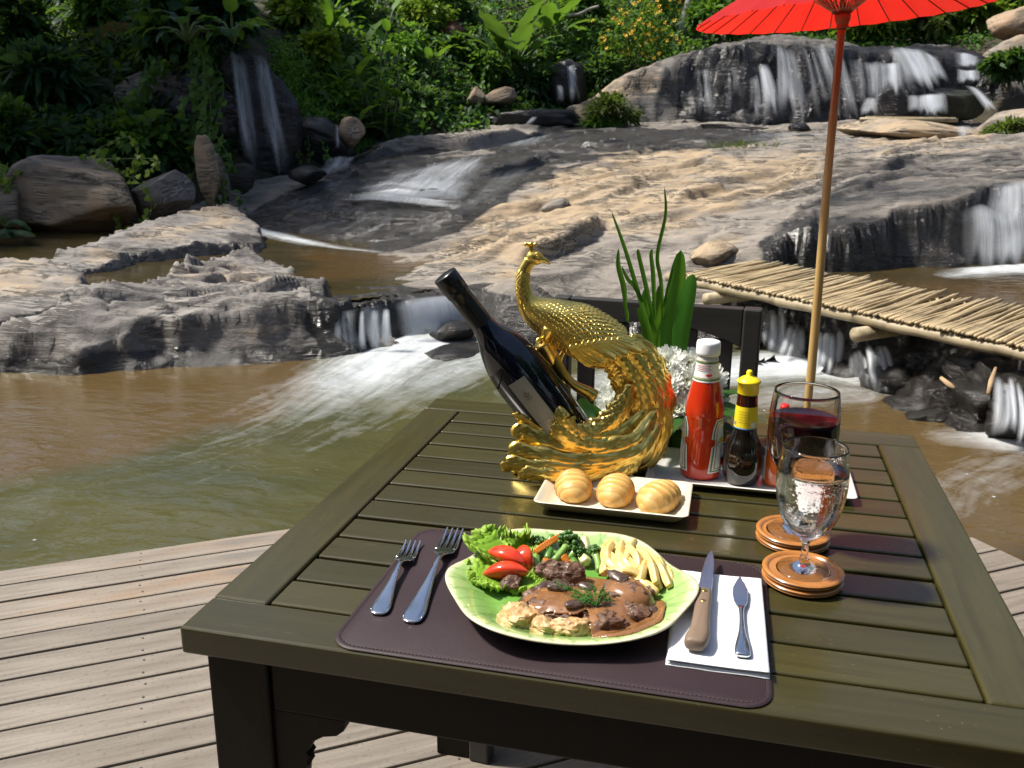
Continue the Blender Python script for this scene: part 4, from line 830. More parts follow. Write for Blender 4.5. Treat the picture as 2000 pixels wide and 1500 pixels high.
rosette('great plant with huge dark green arching leaves at the top', on_bank(1000, 158), 24, 'dark', (.95, .40), .85, 2, curl=.9)
rosette('second huge leaved plant right behind the greatest one', on_bank(1070, 90), 14, 'mid', (.9, .34), .6, 4, curl=1.0)
rosette('small upright plant of wide leaves left of the bright canes', on_bank(640, 80), 8, 'bright', (.75, .22), .3, 6, curl=.5, el=(.7, 1.4))
for k_, (lab, q_, n_, m_, lf_, pe_) in enumerate((('clump of large drooping leaves above the curtain of vine', pd(365, 70, 13.4), 12, 'blue', (.42, .22), .35), ('large leaved plant hanging above the shaded waterfall', pd(455, 70, 13.5), 12, 'mid', (.40, .20), .3), ('plant with big dark leaves at the top left of the bank', on_bank(180, 60), 12, 'dark', (.6, .26), .45),
        ('broad leaved plant in the middle of the dark bank', on_bank(205, 215), 10, 'blue', (.42, .22), .3), ('big leaved plant right of the shaded waterfall top', on_bank(560, 60), 12, 'bright', (.55, .22), .4), ('broad leaved clump between the canes and the clay pot', on_bank(840, 150), 10, 'mid', (.5, .2), .35),
        ('broad dark clump low under the bright canes', pd(690, 265, 15.6), 10, 'dark', (.4, .16), .3), ('bright wide leaved clump right of the bright canes', on_bank(800, 75), 9, 'bright', (.6, .22), .4), ('large leaves overhanging the flat tan stone', on_bank(915, 140), 9, 'mid', (.5, .2), .35), ('broad leaved plant at the left edge above the ferns', on_bank(20, 60), 10, 'mid', (.55, .22), .4))):
    rosette(lab, q_, n_, m_, lf_, pe_, 40+k_, curl=1.1, el=(.1, 1.2))
rosette('wide heart leaved plant at the foot of the dark cliff', pd(285, 265, 12.9), 7, 'blue', (.34, .24), .30, 8, curl=1.2)
for k, (lab, u, v, n, ln, m) in enumerate((('spreading fern in the dark upper left of the bank', 60, 110, 9, .9, 'blue'), ('fern hanging above the shaded waterfall', 440, 45, 10, .75, 'mid'), ('second fern hanging at the right of the shaded waterfall top', 480, 60, 9, .6, 'blue'),
                                     ('fern in the middle of the dark left bank', 130, 190, 8, .75, 'mid'), ('fern beside the yellow fallen leaf', 290, 100, 8, .6, 'dark'), ('low fern above the huge brown boulder', 90, 285, 8, .6, 'dark'), ('fern over the slope left of the flat tan stone', 870, 200, 8, .6, 'mid'))):
    fern(lab, on_bank(u, v), n, ln, m, k)
fern('dark palm like fern in the gap below the huge boulder at the left edge', pd(0, 470, 10.2), 7, .45, 'blue', 12)
# vines
for k, (lab, px_, m, st, lf) in enumerate((('curtain of heart leaved vine left of the shaded waterfall', [(385, 60, 13.6), (395, 150, 13.3), (400, 240, 13.1), (395, 300, 12.9)], 'mid', 9, .12), ('long vine trailing down between the boulder and the grey block', [(255, 320, 11.9), (250, 360, 11.5), (248, 400, 11.4), (254, 435, 11.3)], 'yellow', 3, .085),
                                     ('vine hanging over the cliff in the middle of the dark bank', [(300, 120, 13.8), (285, 190, 13.4), (290, 250, 13.2)], 'mid', 6, .12), ('leafy vine along the top of the huge brown boulder', [(165, 296, 11.7), (205, 300, 11.6), (240, 325, 11.5), (255, 345, 11.4)], 'yellow', 3, .08),
                                     ('vine climbing past the pointed upright stone', [(415, 250, 12.9), (428, 310, 12.6), (432, 370, 12.4), (440, 400, 12.3)], 'mid', 4, .09), ('thin strand of creeper hanging right of the shaded waterfall', [(577, 215, 14.6), (578, 260, 14.5), (580, 310, 14.4)], 'mid', 1, .05),
                                     ('second thin strand hanging further right of the shaded waterfall', [(602, 225, 14.7), (603, 270, 14.6), (603, 315, 14.5)], 'mid', 1, .05), ('third thin strand with round leaves beside the rounded stone', [(635, 230, 14.8), (637, 280, 14.7), (638, 310, 14.6)], 'bright', 1, .06),
                                     ('leaves hanging over the huge boulder at the left edge', [(10, 310, 11.4), (18, 340, 11.2), (25, 355, 11.1)], 'yellow', 3, .08))):
    vine(lab, [pd(*q) for q in px_], m, lf, k, st, .20 if st > 1 else .02)
# shaded cliff behind the left waterfall
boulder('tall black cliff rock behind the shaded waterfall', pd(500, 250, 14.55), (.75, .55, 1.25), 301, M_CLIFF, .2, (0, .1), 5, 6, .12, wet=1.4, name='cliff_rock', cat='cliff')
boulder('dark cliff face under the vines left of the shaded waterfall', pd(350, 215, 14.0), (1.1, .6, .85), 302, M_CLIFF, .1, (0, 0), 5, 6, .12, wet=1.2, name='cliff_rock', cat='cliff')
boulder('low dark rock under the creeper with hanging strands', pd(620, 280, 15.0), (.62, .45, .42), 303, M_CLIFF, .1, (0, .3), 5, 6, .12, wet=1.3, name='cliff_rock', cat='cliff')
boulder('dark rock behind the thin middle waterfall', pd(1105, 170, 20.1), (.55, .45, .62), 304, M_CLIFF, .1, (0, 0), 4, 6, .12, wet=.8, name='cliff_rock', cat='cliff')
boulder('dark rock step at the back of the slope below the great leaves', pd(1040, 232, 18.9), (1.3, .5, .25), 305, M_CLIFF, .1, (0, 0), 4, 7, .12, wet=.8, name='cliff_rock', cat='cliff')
# yellow fallen leaf, clay pot, trees
yl = bigleaf_mesh(1.0, .28, .9, .4, .12, 9); yl.materials.append(ML['dry']); o = obj('fallen_leaf', yl, loc=pd(175, 82, 15.2)); o.matrix_world = Matrix.Translation(Vector(pd(175, 82, 15.2))) @ orient((.9, -.1, .45), (0, -.9, .5)).to_4x4()
tag(o, 'dry yellow fallen leaf hanging across the dark left bank', 'leaf')
M_CLAY = pbr('clay', (.10, .035, .02), (.15, .06, .035), 6, .7, bump=.3, bscale=20, bdist=.01)
pq = on_bank(887, 82); pt = obj('clay_pot', lathe([(.0, -.05), (.10, -.05), (.16, .0), (.23, .10), (.26, .20), (.22, .31), (.14, .37), (.12, .39), (.14, .43), (.16, .44), (.13, .43), (.10, .38), (.0, .36)], 28, False), M_CLAY, loc=pq); tag(pt, 'dark brown round clay pot among the bushes at the top', 'pot')
b1 = on_bank(615, 45); tree('pale thin trunk rising out of the picture at the top left', b1, [(0, 0, -.3), (-.05, .05, .6), (-.12, .1, 2.0), (-.2, .2, 5.0)], .10, (0, 0, 1.0), 'mid', M_PALE, 1, 700, (.22, .1), (1.2, 1.2, .8))
b2 = on_bank(1322, 75); tree('pale leaning trunk rising left of the red parasol', b2, [(0, 0, -.3), (.25, .05, .8), (.55, .1, 2.0), (1.2, .3, 5.5)], .14, (0, 0, 1.0), 'mid', M_PALE, 2, 700, (.22, .1), (1.2, 1.2, .8))
# unseen trees beyond the frame, placed to shade the bank and block sky reflections
rs = np.random.RandomState(77); g = G(); parts = []
for k, (x, y, hgt, cr) in enumerate(((-12.5, 11.5, 6.5, (2.6, 2.4, 1.8)), (-13, 14.5, 6.0, (2.0, 1.8, 1.6)), (-14, 8.5, 6.0, (2.2, 2.2, 1.6)), (-5.5, -7, 4.2, (3.0, 2.2, 3.2)), (-1.0, -8, 4.6, (3.0, 2.2, 3.4)), (3.5, -7.5, 4.4, (3.0, 2.2, 3.2)), (8.0, -5.5, 4.6, (2.8, 2.6, 3.2)), (10.5, -.5, 4.6, (2.6, 2.8, 3.2)), (11.0, 5.0, 4.6, (2.4, 2.8, 3.0)), (-10, -5, 4.0, (2.8, 2.4, 3.0)), (-13, 30, 2, (4, 3, 3)), (-7, 32, 2, (4, 3, 3)), (-1, 34, 2, (4, 3, 3)), (5, 34, 2, (4, 3, 3)), (11, 31, 2, (4, 3, 3)), (14, 24, 2, (3.5, 3.5, 3)), (1.5, -9.5, 2.0, (2.5, 1.5, 2.0)))):
    z = float(H_BANK(np.array([x]), np.array([y]))[0]) if y > 8 else -.4
    pa = spline([(x, y, z-.3), (x+.1, y+.1, z+hgt*.4), (x+.3, y-.2, z+hgt)], 12); g.add(*tube(pa, np.linspace(.22, .12, 12), 8), lv=.2)
    cc = pa[-1]+rdir(rs, 26)*np.asarray(cr)*(.35+.6*rs.rand(26, 1)); n = 3400
    P = cc[rs.randint(0, 26, n)]+rdir(rs, n)*(rs.rand(n, 1)**.45)*np.asarray(cr)*.42; V_, F_, lv_ = leaves(P, rs.normal(size=(n, 3)), rs.normal(size=(n, 3))*.5+[0, 0, 1], (.46 if y < 25 else .7)*rs.uniform(.6, 1.4, n), (.28 if y < 25 else .42)*rs.uniform(.7, 1.3, n), rs); parts.append((V_, F_, lv_))
wd_ = thing('unseen_woods', 'unseen tall trees placed around the stream for shade and darker reflections', 'wood'); wd_['kind'] = 'stuff'
foliage('crowns', parts, ML['dark'], wd_, (0, 0, 0)); obj('trunks', g, M_BARK, wd_)
# fallen branch and grass on the rocks
tag(obj('fallen_branch', tube(spline([pd(1105, 30, 21.2), pd(1130, 28, 21.0), pd(1150, 18, 20.9), pd(1170, 12, 20.8)], 12), np.linspace(.05, .03, 12), 6), M_PALE), 'pale fallen branch lying right of the great dark leaves', 'branch')
rs = np.random.RandomState(8); gp = hit([1445], [290], H_SLAB)[0]; n = 120
t = thing('grass_tuft', 'small dry grass tuft growing on the bare slope left of the parasol pole', 'grass', gp)
P = gp+np.c_[rs.normal(size=n)*.22, rs.normal(size=n)*.1, rs.rand(n)*.03]
foliage('blades', [leaves(P, rs.normal(size=(n, 3))*.6+[0, 0, 1], rs.normal(size=(n, 3)), .22*rs.uniform(.5, 1.3, n), .012, rs, 'blade', .3, .1)], ML['olive'], t, gp)
# ================================================================ DECK, TABLE, CHAIR, WALKWAY, PARASOL
def wood_mat(name, c1, c2, rough=.5, stretch=(2, 40, 40), rot=0.0, bump=.25, streak=None, coat=0.0, rvar=.15, per_obj=.25, spec=.5):
    b = NB(name); v = b.map(stretch, (0, 0, rot)); g = b.noise(v, 1.0, 7, .65, .3); g2 = b.noise(b.map((3, 3, 3)), 1.6, 4)
    c = b.mix(b.ramp(g, [(.3, 0.0), (.7, 1.0)]), c1, c2)
    if streak: c = b.mix(b.ramp(g2, [(.5, 0.0), (.72, .75)]), c, streak)
    wr = b.math('MULTIPLY', b.ramp(b.noise(b.map((stretch[0]*2.5, stretch[1]*2.2, stretch[2]*2.2), (0, 0, rot)), 1.0, 6, .7), [(.60, 0.0), (.74, .35)]), b.ramp(b.noise(b.map((5, 5, 5)), 1.0, 4), [(.45, 0.0), (.62, 1.0)]))
    sp = b.math('MULTIPLY', b.ramp(b.voro(b.map(), 95), [(.05, .55), (.10, 0.0)]), b.ramp(b.noise(b.map((9, 9, 9)), 1.0, 2), [(.52, 0.0), (.62, 1.0)]))
    c = b.mix(b.math('MAXIMUM', wr, sp), c, (c2[0]*2.6+.03, c2[1]*2.6+.03, c2[2]*2.6+.028))
    oi = b.n('ObjectInfo'); hs = b.n('HueSaturation'); b.l(c, hs.inputs['Color']); b.put(b.math('ADD', 1-per_obj*.5, b.math('MULTIPLY', oi.outputs['Random'], per_obj)), hs.inputs['Value'])
    r = b.math('ADD', rough-rvar*.5, b.math('MULTIPLY', g2, rvar))
    nrm = b.bump(b.math('ADD', g, b.math('MULTIPLY', b.noise(b.map((stretch[0]*4, stretch[1]*3, stretch[2]*3), (0, 0, rot)), 1.0, 4), .4)), bump, .0015)
    return b.done(b.bsdf(hs.outputs[0], r, 0.0, nrm, Coat_Weight=coat, Coat_Roughness=.12, Specular_IOR_Level=spec))
PA = math.radians(34.82); PDV = np.array([math.cos(PA), math.sin(PA)]); PNV = np.array([-math.sin(PA), math.cos(PA)])
def deck_mat():
    b = NB('weathered_deck_board'); v = b.map((3, 42, 42)); g = b.noise(v, 1.0, 8, .65, .2); bl = b.noise(b.map((1.2, 5, 5)), 2.2, 5)
    oi = b.n('ObjectInfo'); rn = oi.outputs['Random']
    c = b.mix(b.ramp(g, [(.36, 0.0), (.62, 1.0)]), (.140, .118, .094), (.232, .200, .162))
    c = b.mix(b.ramp(bl, [(.5, 0.0), (.75, .6)]), c, (.19, .15, .11))
    c = b.mix(b.math('MULTIPLY', b.ramp(rn, [(.72, 0.0), (.9, 1.0)]), b.ramp(bl, [(.4, 0.0), (.6, .65)])), c, (.22, .135, .075))
    st = b.math('MULTIPLY', b.ramp(b.noise(b.map((.9, 9, 9)), 1.1, 3), [(.61, 0.0), (.67, .7)]), b.math('GREATER_THAN', rn, .35))
    c = b.mix(st, c, (.10, .095, .09))
    c = b.mix(b.ramp(b.noise(b.map((1, 1, 1)), 95, 3), [(.58, 0.0), (.72, .55)]), c, (.07, .06, .05))
    hs = b.n('HueSaturation'); b.l(c, hs.inputs['Color']); b.put(b.math('ADD', .86, b.math('MULTIPLY', rn, .28)), hs.inputs['Value'])
    return b.done(b.bsdf(hs.outputs[0], .75, 0.0, b.bump(g, .35, .0025)))
M_DECK = deck_mat()
M_JOIST = pbr('dark_joist', (.05, .035, .025), (.08, .06, .04), 5, .9)
deck = bpy.data.objects.new('deck', None); COL.objects.link(deck); tag(deck, kind='structure')
e0, e1 = np.array([1.283, 2.148]), np.array([1.405, 1.991]); ed_ = (e1-e0)/np.linalg.norm(e1-e0)
def s_end(off):          # where a board line at this offset meets the slanting right edge
    A = np.array([[PDV[0], -ed_[0]], [PDV[1], -ed_[1]]]); return float(np.linalg.solve(A, e0-PNV*off)[0])
SJ = [float(onz(277, 1250, 0)[:2]@PDV)+k for k in (-.9, 0, .62, 1.25)]; SCREW = mesh('screw', *lathe([(.0034, -.004), (.0031, .0006), (.0015, .0007), (.0, .0003)], 8)); SCREW.materials.append(pbr('rusty_screw', (.06, .05, .042), (.10, .08, .06), 90, .7))
rs = np.random.RandomState(2); off = 1.842; kk = 0
while off > -1.3:
    w_ = .0955; o0, o1 = off-w_, off; sa, sb = -3.2, (s_end(o0), s_end(o1))
    sb = [min(q, 3.5) for q in sb]
    poly = [(sa, -w_), (sb[0], -w_), (sb[1], 0), (sa, 0)]
    b_ = obj('plank', prism(poly, -.028, rs.uniform(-.001, .001)), M_DECK, deck, (PNV[0]*o1, PNV[1]*o1, 0), (0, 0, PA), smooth=False); bevel(b_, .003, 2)
    for sj in SJ:
        for oy in (-.022, -.074):
            if sj < min(sb)-.05: sc_ = bpy.data.objects.new('screw', SCREW); COL.objects.link(sc_); sc_.parent = b_; sc_.location = (sj+rs.normal()*.004, oy+rs.normal()*.003, .0002)
    off -= .1033+rs.uniform(-.0012, .0012); kk += 1
for s_ in (SJ[0]-.8, SJ[0], SJ[1], SJ[2], SJ[3], SJ[3]+.6):
    obj('joist', box(s_-.03, s_+.03, -1.3, 1.80 if s_ < 1.2 else .95, -.13, -.0295), M_JOIST, deck, (0, 0, 0), (0, 0, PA), smooth=False)
for s_, o_ in ((-2.2, 1.7), (-1.0, 1.7), (.4, 1.7), (1.2, 1.3)):
    obj('pile', box(s_-.05, s_+.05, o_-.05, o_+.05, -1.0, -.1305), M_JOIST, deck, (0, 0, 0), (0, 0, PA), smooth=False)

# --- table
TZ = .75; TI = .74; FW = .068
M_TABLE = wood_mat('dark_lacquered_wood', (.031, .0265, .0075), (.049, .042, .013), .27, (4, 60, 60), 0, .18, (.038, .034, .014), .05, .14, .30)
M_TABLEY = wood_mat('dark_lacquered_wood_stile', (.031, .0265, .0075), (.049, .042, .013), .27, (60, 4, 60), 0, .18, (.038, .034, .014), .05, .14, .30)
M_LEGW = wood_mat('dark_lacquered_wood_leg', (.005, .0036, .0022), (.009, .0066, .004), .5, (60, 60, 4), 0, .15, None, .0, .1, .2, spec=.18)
tbl = thing('table', 'dark slatted wooden dining table set for one on the deck', 'table', (TI/2, TI/2, 0))
def tpart(name, b6, mat, bw=.0035):
    V, F = box(*b6); o = obj(name, (np.array(V)-[TI/2, TI/2, 0], F), mat, tbl, smooth=False); bevel(o, bw, 3); return o
tpart('rail', (-FW, TI+FW, -FW, -.0006, TZ-.032, TZ), M_TABLE)['label'] = 'wide front rail of the table top'
tpart('rail', (-FW, TI+FW, TI+.0006, TI+FW, TZ-.032, TZ), M_TABLE)
tpart('stile', (-FW, -.001, .0006, TI-.0006, TZ-.032, TZ+.0004), M_TABLEY); tpart('stile', (TI+.001, TI+FW, .0006, TI-.0006, TZ-.032, TZ+.0004), M_TABLEY)
pt_ = TI/12
for i in range(12):
    dz = rs.uniform(-.0012, .0006); tpart('slat', (.0012, TI-.0012, i*pt_+.0036, (i+1)*pt_-.0036, TZ-.024+dz, TZ-.0008+dz), M_TABLE, .0028)
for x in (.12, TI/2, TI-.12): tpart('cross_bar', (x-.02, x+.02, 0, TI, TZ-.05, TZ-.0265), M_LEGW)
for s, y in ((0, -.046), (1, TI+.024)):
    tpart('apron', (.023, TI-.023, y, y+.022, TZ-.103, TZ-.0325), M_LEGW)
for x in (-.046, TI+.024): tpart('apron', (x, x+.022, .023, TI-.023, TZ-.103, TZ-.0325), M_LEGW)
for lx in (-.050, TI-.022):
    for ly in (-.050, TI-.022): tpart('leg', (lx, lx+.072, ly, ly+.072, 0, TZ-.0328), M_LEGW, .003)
def bracket(p, axis, sgn):
    prof = [(0, 0), (.085, 0), (.083, -.012), (.074, -.020), (.058, -.024), (.046, -.032), (.040, -.044), (.036, -.048), (.040, -.054), (.036, -.060), (.038, -.066), (.034, -.070), (.030, -.10), (.0, -.11)]
    V = []; n = len(prof)
    for t_ in (-.009, .009):
        for a, z in prof: V.append((p[0]+(sgn*a if axis == 0 else t_)-TI/2, p[1]+(t_ if axis == 0 else sgn*a)-TI/2, p[2]+z))
    F = [tuple(range(n)), tuple(range(2*n-1, n-1, -1))]+[(i, n+i, n+(i+1) % n, (i+1) % n) for i in range(n)]
    me = mesh('bracket', V, F, False); bm = bmesh.new(); bm.from_mesh(me); bmesh.ops.recalc_face_normals(bm, faces=bm.faces); bm.to_mesh(me); bm.free(); obj('bracket', me, M_LEGW, tbl)
for x, sg in ((.0225, 1), (TI-.0225, -1)):
    for y in (-.035, TI+.035): bracket((x, y, TZ-.1035), 0, sg)
for y, sg in ((.0225, 1), (TI-.0225, -1)):
    for x in (-.035, TI+.035): bracket((x, y, TZ-.1035), 1, sg)

# --- chair behind the table
cA, cB = np.array([.07, 1.314]), np.array([.553, 1.275]); cdir = (cB-cA)/np.linalg.norm(cB-cA); cw = np.linalg.norm(cB-cA); ca = math.atan2(cdir[1], cdir[0])
M_CHAIR = wood_mat('dark_grey_chair_wood', (.020, .018, .016), (.034, .031, .028), .55, (5, 50, 50), 0, .2, None, 0, .1, .25)
ch = thing('chair', 'dark wooden slat back chair facing the table from behind', 'chair', (*(cA+cB)/2, 0), ca)
def cpart(name, b6, bw=.004, rx=0.0):
    o = obj(name, box(*b6), M_CHAIR, ch, smooth=False); bevel(o, bw, 2); return o
hw = cw/2; ZT = .872
for s in (-1, 1):
    cpart('back_post', (s*hw-(.040 if s > 0 else 0), s*hw+(0 if s > 0 else .040), -.02, .018, 0, ZT))
    cpart('leg', (s*hw-(.042 if s > 0 else 0), s*hw+(0 if s > 0 else .042), -.605, -.563, 0, .405))
xs = np.linspace(-hw+.0405, hw-.0405, 17); zb = ZT-.092+.045*(1-(xs/(hw-.04))**2)
V = [(x, y, z) for y in (-.014, .014) for x, z in list(zip(xs, zb))+[(x, ZT-.001) for x in xs[::-1]]]; n = 34
o = obj('top_rail', (V, [tuple(range(n)), tuple(range(2*n-1, n-1, -1))]+[(i, n+i, n+(i+1) % n, (i+1) % n) for i in range(n)]), M_CHAIR, ch, smooth=False); bevel(o, .003, 2)
cpart('lower_rail', (-hw+.0405, hw-.0405, -.014, .014, .50, .545))
for k in range(5):
    x = -hw+.0405+(cw-.081)*(k+.5)/5; cpart('back_slat', (x-.021, x+.021, -.008, .008, .5455, ZT-.092+.045*(1-(x/(hw-.04))**2)-.001), .003)
for k in range(6): cpart('seat_slat', (-hw+.005, hw-.005, -.60+k*.095, -.60+k*.095+.088, .4255, .445), .004)
for s in (-1, 1): cpart('seat_rail', (s*hw-(.03 if s > 0 else 0), s*hw+(0 if s > 0 else .03), -.5625, -.0205, .385, .425)); 
cpart('seat_rail', (-hw+.043, hw-.043, -.595, -.570, .385, .425))

# --- bamboo walkway
def bamboo_mat(name, c1, c2, c3, nodes=True):
    b = NB(name); g = b.noise(b.map((1.5, 30, 30)), 1.0, 5); c = b.mix(b.ramp(g, [(.3, 0.0), (.7, 1.0)]), c1, c2)
    c = b.mix(b.ramp(b.noise(b.map((4, 4, 4)), 1.5, 4), [(.52, 0.0), (.7, .7)]), c, c3)
    oi = b.n('ObjectInfo'); hs = b.n('HueSaturation'); b.l(c, hs.inputs['Color']); b.put(b.math('ADD', .70, b.math('MULTIPLY', oi.outputs['Random'], .5)), hs.inputs['Value'])
    return b.done(b.bsdf(hs.outputs[0], .55, 0.0, b.bump(g, .2, .002)))
M_BAM = bamboo_mat('dry_bamboo', (.33, .245, .13), (.46, .36, .21), (.17, .12, .065)); M_BEAM = bamboo_mat('bamboo_beam', (.45, .37, .23), (.33, .26, .15), (.12, .09, .05))
bn0, bn1 = onz(1345, 533, .13)[:2], onz(2010, 682, .10)[:2]; bf0, bf1 = onz(1500, 516, .13)[:2], onz(2010, 608, .10)[:2]
bdv = (bn1-bn0)/np.linalg.norm(bn1-bn0); bang = math.atan2(bdv[1], bdv[0]); blen = np.linalg.norm(bn1-bn0)+.6
bw_ = abs(float(np.cross(bdv, bf1-bn1)))
wk = thing('bamboo_walkway', 'bamboo stick walkway crossing the weir on the right', 'walkway', (*bn0, .10), bang)
def stick(L_, r, n=7, nodes=4, seed=0):
    rs_ = np.random.RandomState(seed); t = np.linspace(0, 1, 3*nodes+1); P = np.c_[t*L_, .006*np.sin(t*5+seed), .004*np.sin(t*7+seed*2)]
    R = r*(1+.10*(np.arange(len(t)) % 3 == 0)*rs_.uniform(.3, 1, len(t))); return tube(P, R, n)
sm = [mesh('stick', *stick(bw_*1.07*k, .0110*q, 7, 3, i)) for i, (k, q) in enumerate(((1, 1), (.99, .9), (1.01, 1.08), (.98, .95), (1.0, 1.12)))]
for m in sm: m.materials.append(M_BAM)
x = -.05; i = 0
while x < blen:
    o = bpy.data.objects.new('stick', sm[rs.randint(5)]); COL.objects.link(o); o.parent = wk
    sk = rs.normal()*.045-.02; o.location = (x+.05, -.035+rs.normal()*.007, .012+rs.uniform(0, .008)); o.rotation_euler = (rs.rand()*6, rs.normal()*.012, math.pi/2+.26+sk*.25); x += rs.uniform(.0195, .0235); i += 1
for y_, r_, z_ in ((.0, .034, -.036), (bw_*.5, .034, -.036), (bw_-.02, .034, -.036)):
    P = np.c_[np.linspace(-.25, blen+.1, 31), y_+.006*np.sin(np.arange(31)), z_+.004*np.sin(np.arange(31)*1.7)]
    obj('beam', tube(P, r_*(1+.07*(np.arange(31) % 5 == 0)), 12), M_BEAM, wk)
for x_ in (.35, 1.75, 3.0): obj('crosspiece', tube([(x_, -.12, -.115), (x_+.02, bw_*.5, -.115), (x_, bw_+.1, -.115)], .048, 12), M_BEAM, wk)
# rock that carries the walkway and dams the right pool
weir_ctrl = [(*p[:2], z) for p, z in ((onz(1480, 590, 0), -.16), (onz(1650, 620, 0), -.10), (onz(1800, 660, 0), -.10), (onz(2000, 720, 0), -.10), (onz(1500, 560, 0), -.1), (onz(1700, 580, 0), -.1), (onz(2000, 650, 0), -.1))]
weir_out = [p[:2] for p in (onz(1440, 588, -.1), onz(1520, 602, -.1), onz(1640, 630, -.1), onz(1760, 664, -.1), onz(1880, 700, -.1), onz(2020, 738, -.1), onz(2250, 800, -.1), onz(2300, 700, -.1), onz(2000, 640, -.1), onz(1700, 575, -.1), onz(1500, 555, -.1))]
slab_rock('weir_rock', 'black wet bed of rock under the bamboo walkway', 'rock', weir_ctrl, weir_out, .04, M_WETROCK, drop=.45, wdt=.2, seed=57, st_par=(.2, .3, .06), rough=.08, wet=[([(1300, 500), (2100, 500), (2100, 900), (1300, 900)], 1.2)], crag=.07)
# driftwood on the weir, short bamboo raft at the upper falls
M_DRIFT = pbr('driftwood', (.42, .29, .16), (.25, .16, .09), 6, .8, stretch=(1, 1, 4))
tag(obj('driftwood', tube([pd(1930, 770, 5.0), pd(1936, 745, 5.05), pd(1945, 718, 5.1)], [.012, .016, .008], 6), M_DRIFT), 'upright splinter of driftwood stuck between the weir rocks', 'driftwood')
tag(obj('driftwood', tube([pd(1838, 738, 5.45), pd(1855, 752, 5.38), pd(1872, 765, 5.35)], [.012, .018, .007], 6), M_DRIFT), 'short slanting piece of driftwood lower on the weir rocks', 'driftwood')
rf = thing('bamboo_raft', 'short distant row of bamboo lying below the upper falls', 'walkway', pd(1690, 232, 16.8))
for k in range(34):
    q0 = pd(1690+k*5.2, 229+.16*k*.5, 16.7)-pd(1690, 232, 16.8); obj('stick', tube([q0+[0, -.12, 0], q0+[.06, .15, .01]], .018, 6), M_BAM, rf)
q0, q1 = pd(1680, 233, 16.55)-pd(1690, 232, 16.8), pd(1870, 235, 16.55)-pd(1690, 232, 16.8); obj('beam', tube([q0, .5*(q0+q1), q1], .035, 8), M_BEAM, rf)

# --- red paper parasol
M_RED = None
b = NB('red_oiled_paper'); v = b.map((1, 1, 1)); c = b.mix(b.ramp(b.noise(v, 6, 5), [(.3, 0.0), (.7, 1.0)]), (.62, .010, .008), (.75, .022, .014))
p = b.bsdf(c, .42, 0.0, b.bump(b.noise(v, 90, 4), .15, .002), Specular_IOR_Level=.5); t_ = b.n('BsdfTranslucent'); b.l(b.mix(.5, c, (.9, .03, .015)), t_.inputs[0])
m_ = b.n('MixShader'); m_.inputs[0].default_value = .55; b.l(p, m_.inputs[1]); b.l(t_.outputs[0], m_.inputs[2]); M_RED = b.done(m_.outputs[0])
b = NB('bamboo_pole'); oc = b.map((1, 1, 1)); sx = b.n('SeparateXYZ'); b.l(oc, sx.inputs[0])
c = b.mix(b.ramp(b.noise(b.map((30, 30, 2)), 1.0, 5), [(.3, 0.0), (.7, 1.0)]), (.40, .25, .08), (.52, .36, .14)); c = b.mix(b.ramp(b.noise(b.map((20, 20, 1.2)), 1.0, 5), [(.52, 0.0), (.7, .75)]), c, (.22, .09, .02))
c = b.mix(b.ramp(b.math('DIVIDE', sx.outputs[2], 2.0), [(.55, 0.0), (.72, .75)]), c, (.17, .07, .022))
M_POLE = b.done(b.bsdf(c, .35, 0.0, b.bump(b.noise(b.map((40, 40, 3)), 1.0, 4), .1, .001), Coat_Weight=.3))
M_RIB = pbr('bamboo_rib', (.30, .03, .015), (.20, .02, .01), 9, .5); M_THREAD = pbr('pale_thread', (.62, .52, .40), None, 1, .8); M_HUB = pbr('brown_turned_wood', (.20, .075, .03), (.28, .12, .05), 8, .45, stretch=(1, 1, 3))
PX, PY = .790, 2.60
ps = thing('parasol', 'open red paper parasol on a bamboo pole behind the table', 'parasol', (PX, PY, 0))
zz = np.linspace(0, 1.60, 41); rr = .0175-.0045*zz/1.6; rr = rr*(1+.06*((np.arange(41) % 8) == 0)); obj('pole', tube(np.c_[.793-PX-.014*zz/1.6+.002*np.sin(zz*4), 0*zz, zz], rr, 14), M_POLE, ps)
TILT = Matrix.Rotation(math.radians(-4.6), 4, 'Y'); RZ = 1.628; NR = 28; RR = .482; RH = .205
def canz(f): return RH*(1-f)**1.0-.018*math.sin(f*math.pi)*-1
def placep(o): o.matrix_local = Matrix.Translation((-.012, 0, RZ)) @ TILT; return o
V = []; nr = 14
for j in range(nr):
    f = .045+.955*j/(nr-1)
    for i in range(NR*2):
        a = math.pi*i/NR; mid = i % 2; r_ = RR*f*(1 if not mid else math.cos(math.pi/NR)*(1-.006*f)); V.append((r_*math.cos(a), r_*math.sin(a), canz(f)-(.004*f if mid else 0)))
m2 = NR*2; F = [(j*m2+i, j*m2+(i+1) % m2, (j+1)*m2+(i+1) % m2, (j+1)*m2+i) for j in range(nr-1) for i in range(m2)]
o = placep(obj('canopy', (V, F), M_RED, ps)); auto(o, 12)
rb = mesh('rib', *tube([(.02, 0, canz(.04)-.006), (RR*.5, 0, canz(.5)-.005), (RR*.985, 0, canz(.985)-.005)], [.003, .0026, .0022], 5)); rb.materials.append(M_RIB)
stt = mesh('strut', *tube([(.022, 0, -.002), (RR*.22, 0, .075), (RR*.46, 0, canz(.46)-.008)], .0022, 5)); stt.materials.append(M_RIB)
for i in range(NR):
    for me in (rb, stt):
        o = bpy.data.objects.new(me.name.split('.')[0], me); COL.objects.link(o); o.parent = ps; o.matrix_local = Matrix.Translation((-.012, 0, RZ)) @ TILT @ Matrix.Rotation(2*math.pi*i/NR, 4, 'Z')
